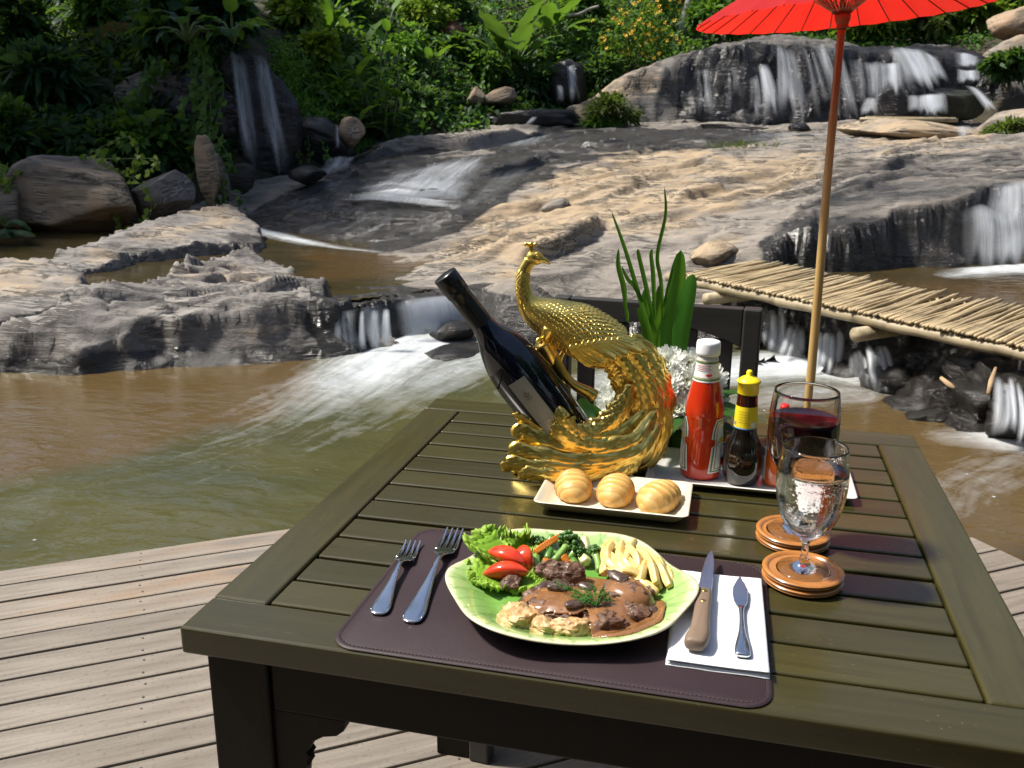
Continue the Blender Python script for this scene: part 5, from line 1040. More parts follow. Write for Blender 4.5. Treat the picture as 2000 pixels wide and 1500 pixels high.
placep(obj('runner', lathe([(.014, -.045), (.020, -.045), (.021, -.040), (.018, -.034), (.020, -.030), (.025, -.018), (.026, -.004), (.022, .002), (.014, .003)], 24), M_HUB, ps))
placep(obj('finial', lathe([(.03, canz(.05)-.004), (.028, canz(.05)+.012), (.016, canz(.05)+.03), (.008, canz(.05)+.045), (.0, canz(.05)+.05)], 20), M_HUB, ps))
placep(obj('shaft', tube([(0, 0, -.03), (0, 0, .1), (0, 0, canz(.05))], .010, 8), M_HUB, ps))
g = G()
for i in range(NR):      # crossed threads between the struts
    for tw in (1.6, -1.6):
        a0 = 2*math.pi*i/NR; P = []
        for q in np.linspace(0, 1, 6):
            a = a0+tw*2*math.pi/NR*q; r_ = .028+(.075)*q; P.append((r_*math.cos(a), r_*math.sin(a), .004+.052*q))
        g.add(*tube(P, .0009, 4))
placep(obj('thread_web', g, M_THREAD, ps))
# ================================================================ TABLEWARE
def rrect(x0, x1, y0, y1, r, n=8):
    P = []
    for cx, cy, a0 in ((x1-r, y1-r, 0), (x0+r, y1-r, 90), (x0+r, y0+r, 180), (x1-r, y0+r, 270)):
        for k in range(n+1):
            a = math.radians(a0+90*k/n); P.append((cx+r*math.cos(a), cy+r*math.sin(a)))
    return P
def rings(layers):
    """closed skin through rings of equal length: list of (poly, z or list z)"""
    n = len(layers[0][0]); V = []; F = []
    for poly, z in layers:
        zs = z if hasattr(z, '__len__') else [z]*n
        V += [(x, y, q) for (x, y), q in zip(poly, zs)]
    for j in range(len(layers)-1): F += [(j*n+i, j*n+(i+1) % n, (j+1)*n+(i+1) % n, (j+1)*n+i) for i in range(n)]
    F.append(tuple(range(n-1, -1, -1))); F.append(tuple((len(layers)-1)*n+i for i in range(n))); return V, F
def fixn(o):
    bm = bmesh.new(); bm.from_mesh(o.data); bmesh.ops.recalc_face_normals(bm, faces=bm.faces); bm.to_mesh(o.data); bm.free(); return o
# placemat
M_LEATHER = pbr('dark_purple_leather', (.022, .012, .0145), (.032, .019, .022), 5, .50, .58, bump=.35, bscale=260, bdist=.0006, Specular_IOR_Level=.3)
M_STITCH = pbr('dark_stitching', (.075, .045, .045), None, 1, .7)
MX0, MX1, MY0, MY1 = .101, .545, -.066, .230
mc = ((MX0+MX1)/2, (MY0+MY1)/2, TZ)
mat_o = thing('placemat', 'dark purple brown leather placemat with rounded corners at the table edge', 'placemat', mc)
hx, hy = (MX1-MX0)/2, (MY1-MY0)/2; R_ = lambda e: rrect(-hx+e, hx-e, -hy+e, hy-e, .028-e*.5)
o = obj('mat_sheet', rings([(R_(.001), .0006), (R_(0), .0016), (R_(.001), .0029), (R_(.0048), .0033), (R_(.0056), .0028), (R_(.0065), .0033)]), M_LEATHER, mat_o); auto(o, 50)
edge = R_(.0056); g = G(); cum = 0
for i in range(len(edge)):
    a = np.array([*edge[i], .0032]); b_ = np.array([*edge[(i+1) % len(edge)], .0032]); L_ = np.linalg.norm(b_-a); m = max(1, int(L_/.0042))
    for k in range(m):
        q0, q1 = a+(b_-a)*(k+.15)/m, a+(b_-a)*(k+.75)/m; g.add(*tube([q0, .5*(q0+q1)+[0, 0, .0003], q1], .0004, 4))
obj('stitching', g, M_STITCH, mat_o)
MZ = TZ+.0033
# napkin: folded paper, four leaves
M_PAPER = pbr('white_paper', (.80, .81, .82), (.76, .77, .79), 4, .9, bump=.25, bscale=120, bdist=.0006)
nc = (.492, .080, MZ); nk = thing('napkin', 'white folded paper napkin under the knives', 'napkin', nc)
for k in range(4):
    w = .0020*k; nx_, ny_ = 25, 49; X, Y = np.meshgrid(np.linspace(-.0515+.0006*k, .0485-.0003*k, nx_), np.linspace(-.098+.0012*((k*7) % 3), .100-.0015*k, ny_), indexing='ij')
    X = X+.0035*(Y/.1)*-.6; Z = .0002+w+.0007*fbm(X*30, Y*30, k, 2, 5+k)+.0012*k*sstep(.03, .0, np.abs(X-.048))*.2
    top = np.stack([X, Y, Z+.0012], -1).reshape(-1, 3); bot = np.stack([X, Y, Z], -1).reshape(-1, 3); n = nx_*ny_; F = [tuple(f) for f in gridF(nx_, ny_)]+[tuple(q+n for q in f[::-1]) for f in gridF(nx_, ny_)]
    idx = np.arange(n).reshape(nx_, ny_); bd = list(idx[:, 0])+list(idx[-1, 1:])+list(idx[-2::-1, -1])+list(idx[0, -2:0:-1]); F += [(bd[i], bd[(i+1) % len(bd)], bd[(i+1) % len(bd)]+n, bd[i]+n) for i in range(len(bd))]
    fixn(obj('leaf', (np.concatenate([top, bot]), F), M_PAPER, nk))
NZ = MZ+.0085
# cutlery
M_STEEL = pbr('polished_steel', (.62, .63, .66), (.70, .71, .74), 20, .16, .24, metal=1.0, bump=.03, bscale=300, bdist=.0004)
def loft(rows, n=14):
    """rows: (y, z, half width, half thickness) -> closed bar along y"""
    V = []; F = []
    for y, z, w, t in rows:
        for i in range(n):
            a = 2*math.pi*i/n; ca_, sa_ = math.cos(a), math.sin(a); V.append((w*np.sign(ca_)*abs(ca_)**.7, y, z+t*np.sign(sa_)*abs(sa_)**.8))
    for j in range(len(rows)-1): F += [(j*n+i, j*n+(i+1) % n, (j+1)*n+(i+1) % n, (j+1)*n+i) for i in range(n)]
    F.append(tuple(range(n-1, -1, -1))); F.append(tuple((len(rows)-1)*n+i for i in range(n))); return V, F
def sp_rows(r, n): return [tuple(q) for q in spline(r, n)]
def fork(label, tip, end, scale, group=None):
    tip = np.array(tip); end = np.array(end); d = tip-end; L_ = np.linalg.norm(d); ang = math.atan2(d[1], d[0])-math.pi/2
    t = thing('fork', label, 'fork', (*end, MZ), ang, group); s = L_/.20; w = scale
    hd = sp_rows([(.0, .0030, .004, .0012), (.004, .0032, .0090, .0016), (.018, .0034, .0108, .0018), (.040, .0040, .0085, .0018), (.075, .0068, .0048, .0019), (.105, .0100, .0030, .0018), (.122, .0105, .0030, .0018), (.131, .0085, .0062, .0014), (.138, .0066, .0112, .0011), (.150, .0045, .0120, .0010)], 46)
    o = obj('handle', loft([(y*s, z, x*w, th) for y, z, x, th in hd]), M_STEEL, t)
    rim = [(.0085*math.cos(a)*w if abs(math.sin(a)) < 2 else 0, y_) for a, y_ in []]
    g = G(); nq = 20; fr_ = [(y, .0108 if y < .02 else np.interp(y, [.02, .04, .075, .10], [.0100, .0078, .0042, .0026])) for y in np.linspace(.006, .10, nq)]
    for sg in (-1, 1): g.add(*tube([(sg*x*.83*w, y*s, np.interp(y, [0, .018, .04, .075, .105], [.0030, .0034, .0040, .0068, .0100])+.0013) for y, x in fr_], .0006, 5))
    obj('beading', g, M_STEEL, t)
    for k in range(4):
        x = (k-1.5)*.0064*w; rows = sp_rows([(.147, .0048, .0026*w, .0010), (.160, .0032, .0023*w, .0010), (.178, .0028, .0019*w, .0009), (.192, .0045, .0014*w, .0008), (.200, .0068, .0007*w, .0005)], 16)
        V, F = loft([(y*s, z, xx, th) for y, z, xx, th in rows], 10); V = np.array(V); V[:, 0] += x*(1-.04*(V[:, 1] > .17*s)); obj('tine', (V, F), M_STEEL, t)
    return t
fork('large steel dinner fork beside the green plate', (.151, .224), (.172, -.008), 1.12)
fork('small steel salad fork at the left of the placemat', (.110, .176), (.132, -.001), 1.0)
M_HWOOD = wood_mat('knife_handle_wood', (.13, .085, .055), (.22, .155, .105), .55, (60, 6, 60), 0, .3, (.09, .06, .04), 0, .1, 0)
M_BRASS = pbr('brass', (.60, .45, .16), (.52, .38, .13), 20, .35, metal=1.0)
kn = thing('steak_knife', 'steak knife with wooden handle lying on the napkin', 'knife', (.4715, -.004, NZ), math.radians(-1.0))
prof = [(.0, .112), (.0125, .112), (.0128, .145), (.0125, .185), (.0110, .205), (.0090, .218), (.0070, .2195), (.0040, .210), (.0010, .190), (-.0010, .160), (-.0022, .128), (-.0035, .122), (-.0035, .112)]
bl = prism([(x-.004, y) for x, y in prof], .0085, .0097); bl_o = obj('blade', bl, M_STEEL, kn, smooth=False); bevel(bl_o, .0006, 2)
hr = sp_rows([(.0, .009, .0065, .0050), (.003, .009, .0105, .0070), (.015, .009, .0118, .0078), (.035, .009, .0098, .0070), (.065, .009, .0088, .0066), (.095, .009, .0086, .0062), (.1145, .009, .0082, .0052)], 34)
V, F = loft(hr, 18); V = np.array(V); V[:, 0] += .0008-.003*sstep(.03, .0, V[:, 1]); obj('handle', (V, F), M_HWOOD, kn)
for y in (.083, .106): obj('rivet', lathe([(.0, 0), (.0030, 0), (.0030, .0006), (.0022, .0009), (.0, .001)], 14, False), M_BRASS, kn, (.001, y, .0148))
bk = thing('butter_knife', 'small steel butter knife on the right of the napkin', 'knife', (.5160, -.001, NZ), math.radians(1.0))
rows = sp_rows([(.0, .0032, .0050, .0016), (.003, .0036, .0078, .0026), (.018, .0040, .0072, .0030), (.045, .0046, .0036, .0026), (.070, .0050, .0026, .0022), (.088, .0050, .0030, .0020), (.096, .0048, .0042, .0014)], 34); obj('handle', loft(rows, 14), M_STEEL, bk)
pr = [(.004, .094), (.0066, .105), (.0078, .122), (.0080, .136), (.0060, .139), (.0038, .150), (.0012, .163), (-.0005, .165), (-.0040, .155), (-.0082, .138), (-.0090, .122), (-.0076, .106), (-.004, .094)]
o = obj('blade', prism(pr, .0042, .0056), M_STEEL, bk, smooth=False); bevel(o, .0006, 2)

# coasters
M_COAST = wood_mat('varnished_coaster_wood', (.33, .125, .025), (.45, .19, .045), .25, (9, 30, 30), .4, .1, (.25, .09, .02), .5, .1, .1)
def coaster(label, x, y, z, grp=None):
    pr = [(.0, 0), (.040, 0), (.0445, .0010), (.0462, .0030), (.0455, .0042), (.0465, .0052), (.0468, .0068), (.0455, .0082), (.0425, .0086), (.0400, .0072), (.0385, .0055), (.0, .0050)]
    o = obj('coaster', lathe(pr, 64, False), M_COAST, loc=(x, y, z), rot=(0, 0, x*9+z*50)); auto(o, 45); tag(o, label, 'coaster', grp); return o
C1, C2 = (.5855, .205), (.580, .314)
coaster('lower of the two coasters under the water glass', *C1, TZ, 'wooden coasters'); coaster('upper coaster directly under the water glass', *C1, TZ+.0088, 'wooden coasters')
coaster('lower of the two coasters under the wine goblet', *C2, TZ, 'wooden coasters'); coaster('upper coaster directly under the wine goblet', *C2, TZ+.0088, 'wooden coasters')
CZT = TZ+.0138
# glasses
def glass_mat(name, tint=(1, 1, 1), rough=0.0, bumped=False):
    b = NB(name)
    nrm = None
    if bumped:
        v = b.map(); d = b.ramp(b.voro(v, 260), [(.0, 1.0), (.42, 0.0)]); d = b.math('MULTIPLY', d, b.ramp(b.noise(v, 45, 3), [(.46, 0.0), (.62, 1.0)])); nrm = b.bump(d, .28, .0009)
    p = b.bsdf(tint, rough, 0.0, nrm, Transmission_Weight=1.0, IOR=1.45)
    return b.done(p)
M_GLASS = glass_mat('clear_glass'); M_GLASSD = glass_mat('clear_glass_with_droplets', bumped=True)
b = NB('water_in_glass'); M_H2O = b.done(b.bsdf((1, 1, 1), 0.0, 0.0, Transmission_Weight=1.0, IOR=1.33))
b = NB('red_wine'); M_WINE = b.done(b.bsdf((.020, .0012, .003), .02, 0.0, Transmission_Weight=0.0, IOR=1.34))
def goblet(label, x, y, foot, stem, bowl, liquid, lmat, gm, name, lname):
    t = thing(name, label, 'glass', (x, y, CZT))
    fo = [(.0, .0002), (foot*.9, .0002), (foot, .0012), (foot*.97, .0026), (foot*.6, .0042), (.012, .0070), (.0065, .0120), (stem[0], .022), (stem[0], stem[1]-.008), (.0075, stem[1]-.001)]
    out = fo+[(r, z) for r, z in bowl]; th = .0013
    inn = [(max(.0, r-th), z+(.0030 if i == 0 else .0)) for i, (r, z) in enumerate(bowl)]
    inn = [(0.0, bowl[0][1]+.0035)]+[(r, z) for r, z in inn[1:]]
    pr = out+[(bowl[-1][0]-th*.5, bowl[-1][1]+.0006)]+inn[::-1]
    o = obj('glass_body', lathe(pr, 72, False), gm, t); auto(o, 60)
    li = [(max(r-th*.45, 0), z) for r, z in bowl[1:] if z < liquid]; rl = float(np.interp(liquid, [z for r, z in bowl], [r for r, z in bowl]))
    li = [(0.0, bowl[0][1]+.0030)]+li+[(rl-th*.45, liquid), (rl-th*1.6, liquid-.0004), (0.0, liquid-.0004)]
    obj(lname, lathe(li, 72, False), lmat, t); return t
wb = [tuple(q) for q in spline([(.008, .042), (.019, .050), (.0295, .064), (.0366, .085), (.0398, .108), (.0394, .128), (.0372, .146), (.0360, .155)], 26)]
goblet('stemmed glass of cold water with droplets standing on the front coasters', C1[0], C1[1], .031, (.0042, .042), wb, .128, M_H2O, M_GLASSD, 'water_glass', 'water')
vb = [tuple(q) for q in spline([(.009, .074), (.025, .084), (.0365, .102), (.0425, .126), (.0432, .150), (.0412, .174), (.0390, .190)], 26)]
goblet('goblet of dark red wine standing behind the water glass', C2[0], C2[1], .034, (.0046, .074), vb, .155, M_WINE, M_GLASS, 'wine_glass', 'wine')

# dishes
def dish(name, label, cat, x0, x1, y0, y1, h, flare, mat, r=.012, z=TZ, th=.004):
    cx, cy = (x0+x1)/2, (y0+y1)/2; a, d = (x1-x0)/2, (y1-y0)/2; Q = lambda e: rrect(-a+e, a-e, -d+e, d-e, max(.004, r-e*.3), 6)
    wv = lambda e, zz: [zz+.0016*math.sin(7*math.atan2(y, x))*(abs(x)/a)**2 for x, y in Q(e)]
    t = obj(name, rings([(Q(flare+.006), 0.0), (Q(flare), .0015), (Q(flare*.55), h*.45), (Q(.0015), wv(0, h-.0016)), (Q(0), wv(0, h)), (Q(.0016), wv(0, h+.0012)), (Q(.004), wv(.004, h+.0002)), (Q(flare*.65+.004), h*.45+.002), (Q(flare+.006), .0050), (Q(flare+.012), .0045)]), mat, loc=(cx, cy, z))
    auto(t, 60); return tag(t, label, cat)
M_CREAM = pbr('cream_glaze', (.62, .57, .43), (.68, .63, .50), 5, .16, .22, Coat_Weight=.4); M_GREYG = pbr('pale_grey_glaze', (.52, .51, .48), (.60, .585, .55), 5, .18, .25, Coat_Weight=.3)
dish('bread_plate', 'cream rectangular plate holding three bread rolls', 'plate', .234, .446, .312, .446, .017, .016, M_CREAM)
dish('sauce_tray', 'long pale grey tray under the sauce bottles', 'tray', .374, .676, .452, .604, .011, .014, M_GREYG)
# bread rolls
b = NB('baked_crust'); v = b.map(); at = b.attr('ridge'); c = b.mix(b.ramp(b.math('ADD', b.math('MULTIPLY', at, .7), b.math('MULTIPLY', b.noise(v, 60, 5), .5)), [(.28, 0.0), (.75, 1.0)]), (.66, .43, .14), (.56, .29, .065))
c = b.mix(b.ramp(b.noise(v, 30, 4), [(.5, 0.0), (.75, .55)]), c, (.64, .44, .19)); M_CRUST = b.done(b.bsdf(c, .48, 0.0, b.bump(b.noise(v, 240, 5), .35, .0008), Subsurface_Weight=.12, Subsurface_Radius=(.006, .003, .001), Coat_Weight=0.0))
def roll(label, x, y, rz, s, seed):
    nu, nv = 90, 40; V = []; rg = []
    for i in range(nu):
        t = i/(nu-1); q = t*2-1
        R0 = (1-abs(q+.12*(1-q*q))**2.3)**.62 if abs(q) < 1 else 0; R0 = max(R0, 0)
        ph = (t*4.6+.0) % 1.0
        for j in range(nv):
            a = 2*math.pi*j/nv; ph = (t*7.0+.42*math.sin(a*1+seed*.3)+.08*math.sin(3*a+seed)) % 1.0; rd = .10*(1-ph)**1.0 if t < .93 else 0
            w = 1+rd*(1-abs(q)**3)-.05+.035*float(vnoise(q*3+seed, math.cos(a)*2, math.sin(a)*2, seed)); r_ = R0*w
            zz_ = r_*math.sin(a)*.022; zz_ = zz_ if zz_ > -.010 else -.010+(zz_+.010)*.25
            V.append((r_*math.cos(a)*.0262, q*.0415+.0, zz_)); rg.append(1-ph)
    V = np.array(V)*s; V[:, 2] -= V[:, 2].min(); F = [(i*nv+j, i*nv+(j+1) % nv, (i+1)*nv+(j+1) % nv, (i+1)*nv+j) for i in range(nu-1) for j in range(nv)]
    o = obj('bread_roll', mesh('bread_roll', V, F, True, None, dict(ridge=np.array(rg))), M_CRUST, loc=(x, y, TZ+.0052), rot=(.04, 0, rz)); fixn(o); return tag(o, label, 'bread roll', 'golden bread rolls on the cream plate')
roll('golden bread roll at the left end of the cream plate', .279, .384, .22, 1.0, 1); roll('golden bread roll in the middle of the cream plate', .341, .382, -.05, 1.0, 2); roll('golden bread roll at the right end of the cream plate', .404, .372, -.42, 1.03, 3)

# bottles on the tray
YZ = TZ+.0052
def rfun(prof): z = [q[1] for q in prof]; r = [q[0] for q in prof]; return lambda h: float(np.interp(h, z, r))
def patch(z0, z1, rf, af, eps, nz=24, na=18):
    """curved label on a turned body; af(z) -> start and end angle"""
    V = []; 
    for i in range(nz):
        z = z0+(z1-z0)*i/(nz-1); a0, a1 = af(z); r_ = rf(z)+eps
        for j in range(na): a = a0+(a1-a0)*j/(na-1); V.append((r_*math.cos(a), r_*math.sin(a), z))
    return V, [tuple(f) for f in gridF(nz, na)]
def P_(name, c, rough=.45, **k): return pbr(name, c, None, 1, rough, **k)
M_WHITE = P_('white_plastic', (.80, .81, .83), .35); M_LWHITE = P_('label_white', (.78, .78, .76), .5); M_LGREEN = P_('label_green', (.10, .19, .05), .5); M_LGOLD = P_('label_gold', (.42, .32, .08), .4); M_LRED = P_('label_red', (.62, .03, .02), .5); M_LYEL = P_('label_yellow', (.80, .62, .02), .45); M_LBLUE = P_('label_blue', (.10, .30, .62), .5); M_LGREY = P_('label_grey_print', (.25, .25, .27), .6); M_YCAP = P_('yellow_plastic', (.85, .66, .01), .35)
M_KET = pbr('tomato_ketchup', (.46, .020, .005), (.52, .038, .008), 25, .15, Coat_Weight=.5, Coat_Roughness=.04, Subsurface_Weight=.25, Subsurface_Radius=(.02, .004, .001))
M_SOY = pbr('dark_sauce_bottle', (.006, .004, .003), (.010, .007, .005), 10, .06, Coat_Weight=.7, Coat_Roughness=.03); M_SOYN = pbr('dark_sauce_neck', (.035, .008, .004), None, 1, .08, Coat_Weight=.7)
M_HOT = pbr('chilli_sauce', (.50, .075, .012), (.58, .12, .02), 20, .12, Coat_Weight=.7); M_HOTG = pbr('chilli_film', (.55, .28, .12), (.62, .36, .18), 30, .1, Coat_Weight=.8)
ket = thing('ketchup_bottle', 'tall glass bottle of red ketchup with white cap on the tray', 'bottle', (.4535, .512, YZ), math.radians(-100))
kp = [tuple(q) for q in spline([(.026, .0), (.0298, .003), (.0305, .010), (.0303, .035), (.0290, .060), (.0275, .080), (.0285, .092), (.0292, .102), (.0275, .116), (.0235, .134), (.0190, .152), (.0168, .163)], 40)]
def octa(V, k=.02):
    V = np.array(V, float); a = np.arctan2(V[:, 1], V[:, 0]); m = sstep(.01, .03, V[:, 2])*sstep(.15, .11, V[:, 2]); f = 1-k*m*(1-np.cos(8*a))*.5; V[:, 0] *= f; V[:, 1] *= f; return V
V, F = lathe([(.0, 0)]+kp, 64, False); obj('ketchup_body', (octa(V), F), M_KET, ket)
kn_ = [(.0168, .163), (.0160, .172), (.0156, .182), (.0152, .189)]; obj('glass_neck', lathe(kn_, 40), pbr('clear_neck_glass', (.55, .52, .45), None, 1, .05, Coat_Weight=.8), ket)
rf = rfun(kp+kn_); 
obj('cap', lathe([(.0, .1885), (.0168, .1885), (.0176, .1895), (.0178, .193), (.0176, .205), (.0168, .2085), (.0140, .2095), (.0, .2097)], 48, False), M_WHITE, ket)
full = lambda z: (0, 2*math.pi)
for nm, z0, z1, m, e in (('neck_label', .150, .183, M_LWHITE, .0006), ('label_band', .1525, .1548, M_LGREEN, .0009), ('label_band', .1556, .1566, M_LGOLD, .0009), ('label_band', .1775, .1800, M_LGREEN, .0009), ('label_band', .1806, .1814, M_LGOLD, .0009)): obj(nm, patch(z0, z1, rf, full, e, 6, 49), m, ket)
for k in range(4): obj('print', patch(.1735-.0025*k, .1743-.0025*k, rf, lambda z, k=k: (-.75, .55-.2*(k % 2)), .0009, 2, 20), M_LRED if k % 2 == 0 else M_LGREY, ket)
obj('print', patch(.1590, .1625, rf, lambda z: (.25-.12*math.sin((z-.159)/.0035*math.pi), .55+.1*math.sin((z-.159)/.0035*math.pi)), .0010, 8, 8), M_LRED, ket)
def keystone(z0, z1, half, sh):
    h = z1-z0
    def af(z, e=0.0):
        t = (z-z0)/h; w = half*(np.interp(t, [0, .50, .52, .62, .64, .76, .78, 1], [1.0, .84, .62, .62, .86, .80, .80, .62])); return (sh-w, sh+w)
    return af
for sh in (math.radians(84), math.radians(-80)):
    for nm, q, m, e in (('side_label', 1.0, M_LWHITE, .0007), ('label_outline', .90, M_LGREEN, .0010), ('label_field', .80, M_LWHITE, .0013), ('label_outline', .70, M_LGOLD, .0015), ('label_field', .62, M_LWHITE, .0017)):
        zc, hz = .0535, .0415*(.5+.5*q); obj(nm, patch(zc-hz, zc+hz, rf, keystone(zc-hz, zc+hz, .92*q, sh), e, 40, 14), m, ket)
    obj('print', patch(.022, .034, rf, lambda z, sh=sh: (sh-.20, sh+.25), .0020, 5, 6), M_LRED, ket); obj('print', patch(.058, .066, rf, lambda z, sh=sh: (sh-.35, sh+.35), .0020, 5, 8), M_LYEL, ket)
mg = thing('sauce_bottle', 'black seasoning sauce bottle with yellow cap and yellow neck label', 'bottle', (.5145, .497, YZ), math.radians(-100))
mp = [tuple(q) for q in spline([(.021, 0), (.0245, .004), (.0300, .022), (.0298, .040), (.0265, .058), (.0205, .072), (.0168, .084), (.0160, .098), (.0155, .112), (.0145, .126), (.0138, .138)], 36)]
V, F = lathe([(.0, 0)]+mp, 56, False); obj('bottle_body', (octa(V, .05), F), M_SOY, mg); rf = rfun(mp)
obj('neck_glass', patch(.1195, .1385, rf, full, .0004, 4, 41), M_SOYN, mg)
obj('neck_label', patch(.0880, .1200, rf, full, .0007, 8, 49), M_LYEL, mg); obj('label_band', patch(.0866, .0882, rf, full, .0009, 3, 49), M_LBLUE, mg)
for k in range(5): obj('print', patch(.1125-.0040*k, .1131-.0040*k, rf, lambda z, k=k: (-.55, .25+.1*(k % 3)), .0010, 2, 14), pbr('label_dark_yellow_print', (.42, .30, .01), None, 1, .5) if k == 0 else bpy.data.materials['label_dark_yellow_print'], mg)
obj('print', patch(.0905, .0975, rf, lambda z: (.62, 1.05), .0010, 5, 8), M_LWHITE, mg); obj('print', patch(.0915, .0965, rf, lambda z: (-1.1, -.75), .0010, 5, 8), M_LGREY, mg)
obj('cap', lathe([(.0, .1375), (.0150, .1375), (.0154, .1385), (.0152, .1535), (.0170, .1545), (.0172, .1565), (.0150, .1585), (.0105, .1620), (.0060, .1640), (.0042, .1655), (.0046, .1700), (.0030, .1725), (.0, .1730)], 40, False), M_YCAP, mg)
hs_ = thing('chilli_bottle', 'small bottle of orange chilli sauce with red cap behind the glasses', 'bottle', (.5640, .503, YZ), math.radians(-100))
hp = [tuple(q) for q in spline([(.017, 0), (.0196, .003), (.0200, .012), (.0200, .060), (.0180, .072), (.0110, .084), (.0080, .094), (.0076, .108)], 30)]; rf = rfun(hp)
lo = [q for q in hp if q[1] < .055]+[(.0200, .055)]; hi_ = [(.0200, .0552)]+[q for q in hp if q[1] > .0556]
obj('bottle_body', lathe([(.0, 0)]+lo, 44, False), M_HOT, hs_); obj('bottle_neck', lathe(hi_, 44), M_HOTG, hs_)
obj('cap', lathe([(.0, .106), (.0085, .106), (.0088, .107), (.0082, .122), (.0070, .1235), (.0, .124)], 28, False), P_('red_plastic', (.70, .015, .015), .35), hs_)
obj('side_label', patch(.008, .060, rf, lambda z: (-2.5, -.75), .0006, 10, 24), M_LWHITE, hs_); obj('label_band', patch(.045, .056, rf, lambda z: (-2.4, -.85), .0009, 4, 24), M_LGREY, hs_)
# ================================================================ GOLDEN PEACOCK BOTTLE HOLDER, WINE BOTTLE, FLOWERS
b = NB('antique_gold'); v = b.map(); c = b.mix(b.ramp(b.noise(v, 22, 5), [(.35, 0.0), (.65, 1.0)]), (.92, .62, .13), (.98, .74, .22)); c = b.mix(b.ramp(b.noise(v, 9, 4), [(.55, 0.0), (.75, .4)]), c, (.60, .33, .04))
M_GOLD = b.done(b.bsdf(c, b.math('ADD', .26, b.math('MULTIPLY', b.noise(v, 30, 3), .12)), 1.0, b.bump(b.noise(v, 60, 3), .05, .0008)))
FWD = np.array([CAM_R[2][0], CAM_R[2][1], 0]); FWD /= np.linalg.norm(FWD); RGT = np.array([FWD[1], -FWD[0], 0])
S0 = np.array([.285, .490, TZ])              # middle of the statue's foot
def SP(u, v, off=0.0):
    """point of the upright plane through the statue, off metres behind it"""
    d = ray(u, v); return CAM_C+d*(((S0+FWD*off-CAM_C)@FWD)/(d@FWD))
def SL(u, v, off=0.0):
    p = SP(u, v, off)-S0; return np.array([p@RGT, p@FWD, p[2]])        # statue's own axes: right, away, up
pk = thing('peacock_statue', 'golden peacock statue with sweeping tail cradling the wine bottle', 'statue', S0, math.atan2(RGT[1], RGT[0]))
PXM = float(np.linalg.norm(SL(1130, 800)-SL(1131, 800)))
def oloft(px, flat=.72, n=20, m=40, offs=None):
    """rounded body along photograph points (u, v, radius px, [offset])"""
    Q = spline([(*SL(q[0], q[1], q[3] if len(q) > 3 else 0.0), q[2]*PXM) for q in px], m)
    P, T, N, B = frames(Q[:, :3]); V = []; D = np.array([0, 1.0, 0])
    for i in range(m):
        s = np.cross(T[i], D); s /= np.linalg.norm(s)+1e-9; r = max(Q[i, 3], 1e-4)
        for j in range(n): a = 2*math.pi*j/n; V.append(P[i]+r*(math.cos(a)*s+flat*math.sin(a)*D))
    F = [(i*n+j, i*n+(j+1) % n, (i+1)*n+(j+1) % n, (i+1)*n+j) for i in range(m-1) for j in range(n)]; F.append(tuple(range(n-1, -1, -1))); F.append(tuple((m-1)*n+j for j in range(n)))
    return np.array(V), F, Q
BODY = [(1036, 508, 12), (1024, 530, 11.5), (1021, 556, 13), (1027, 584, 18), (1046, 606, 30), (1085, 626, 43), (1132, 646, 49), (1175, 668, 44), (1208, 684, 32), (1235, 702, 20)]
V, F, QB = oloft(BODY, .72, 26, 60); o = fixn(obj('body', (V, F), M_GOLD, pk))
# head with beak, eyes and crest
hv, hf_ = ICO[4]; hv = hv*np.array([17, 13, 13.5])*PXM; hv[:, 0] *= 1+.0*hv[:, 0]; hd = obj('head', (hv, hf_), M_GOLD, pk, SL(1045, 503), (0, math.radians(18), 0))
obj('beak', tube([(0, 0, 0), (10*PXM, 0, -2*PXM), (20*PXM, 0, -7*PXM), (26*PXM, 0, -13*PXM)], np.array([8, 6.5, 4, .8])*PXM, 12), M_GOLD, pk, SL(1047, 503))
for s in (-1, 1): obj('eye', (ICO[3][0]*3.4*PXM, ICO[3][1]), M_GOLD, pk, SL(1050, 499)+[0, s*10.5*PXM, 0])
obj('brow', tube([(-6*PXM, -11.5*PXM, 5*PXM), (2*PXM, -12.3*PXM, 7*PXM), (10*PXM, -10.5*PXM, 3*PXM)], [.5*PXM, 2*PXM, .5*PXM], 6), M_GOLD, pk, SL(1048, 499))
for k in range(5):
    a = (k-2)*.22; tipx = 1037+(k-2)*6.0; o = obj('crest_plume', tube(spline([SL(1038, 492), SL(1037+(k-2)*2, 480), SL(tipx, 474+abs(k-2)*1.2, .004*((k*3) % 5-2))], 8), np.array([3, 2.6, 2.4, 2.4, 2.8, 3.6, 4.2, 2.6])*PXM, 8), M_GOLD, pk)
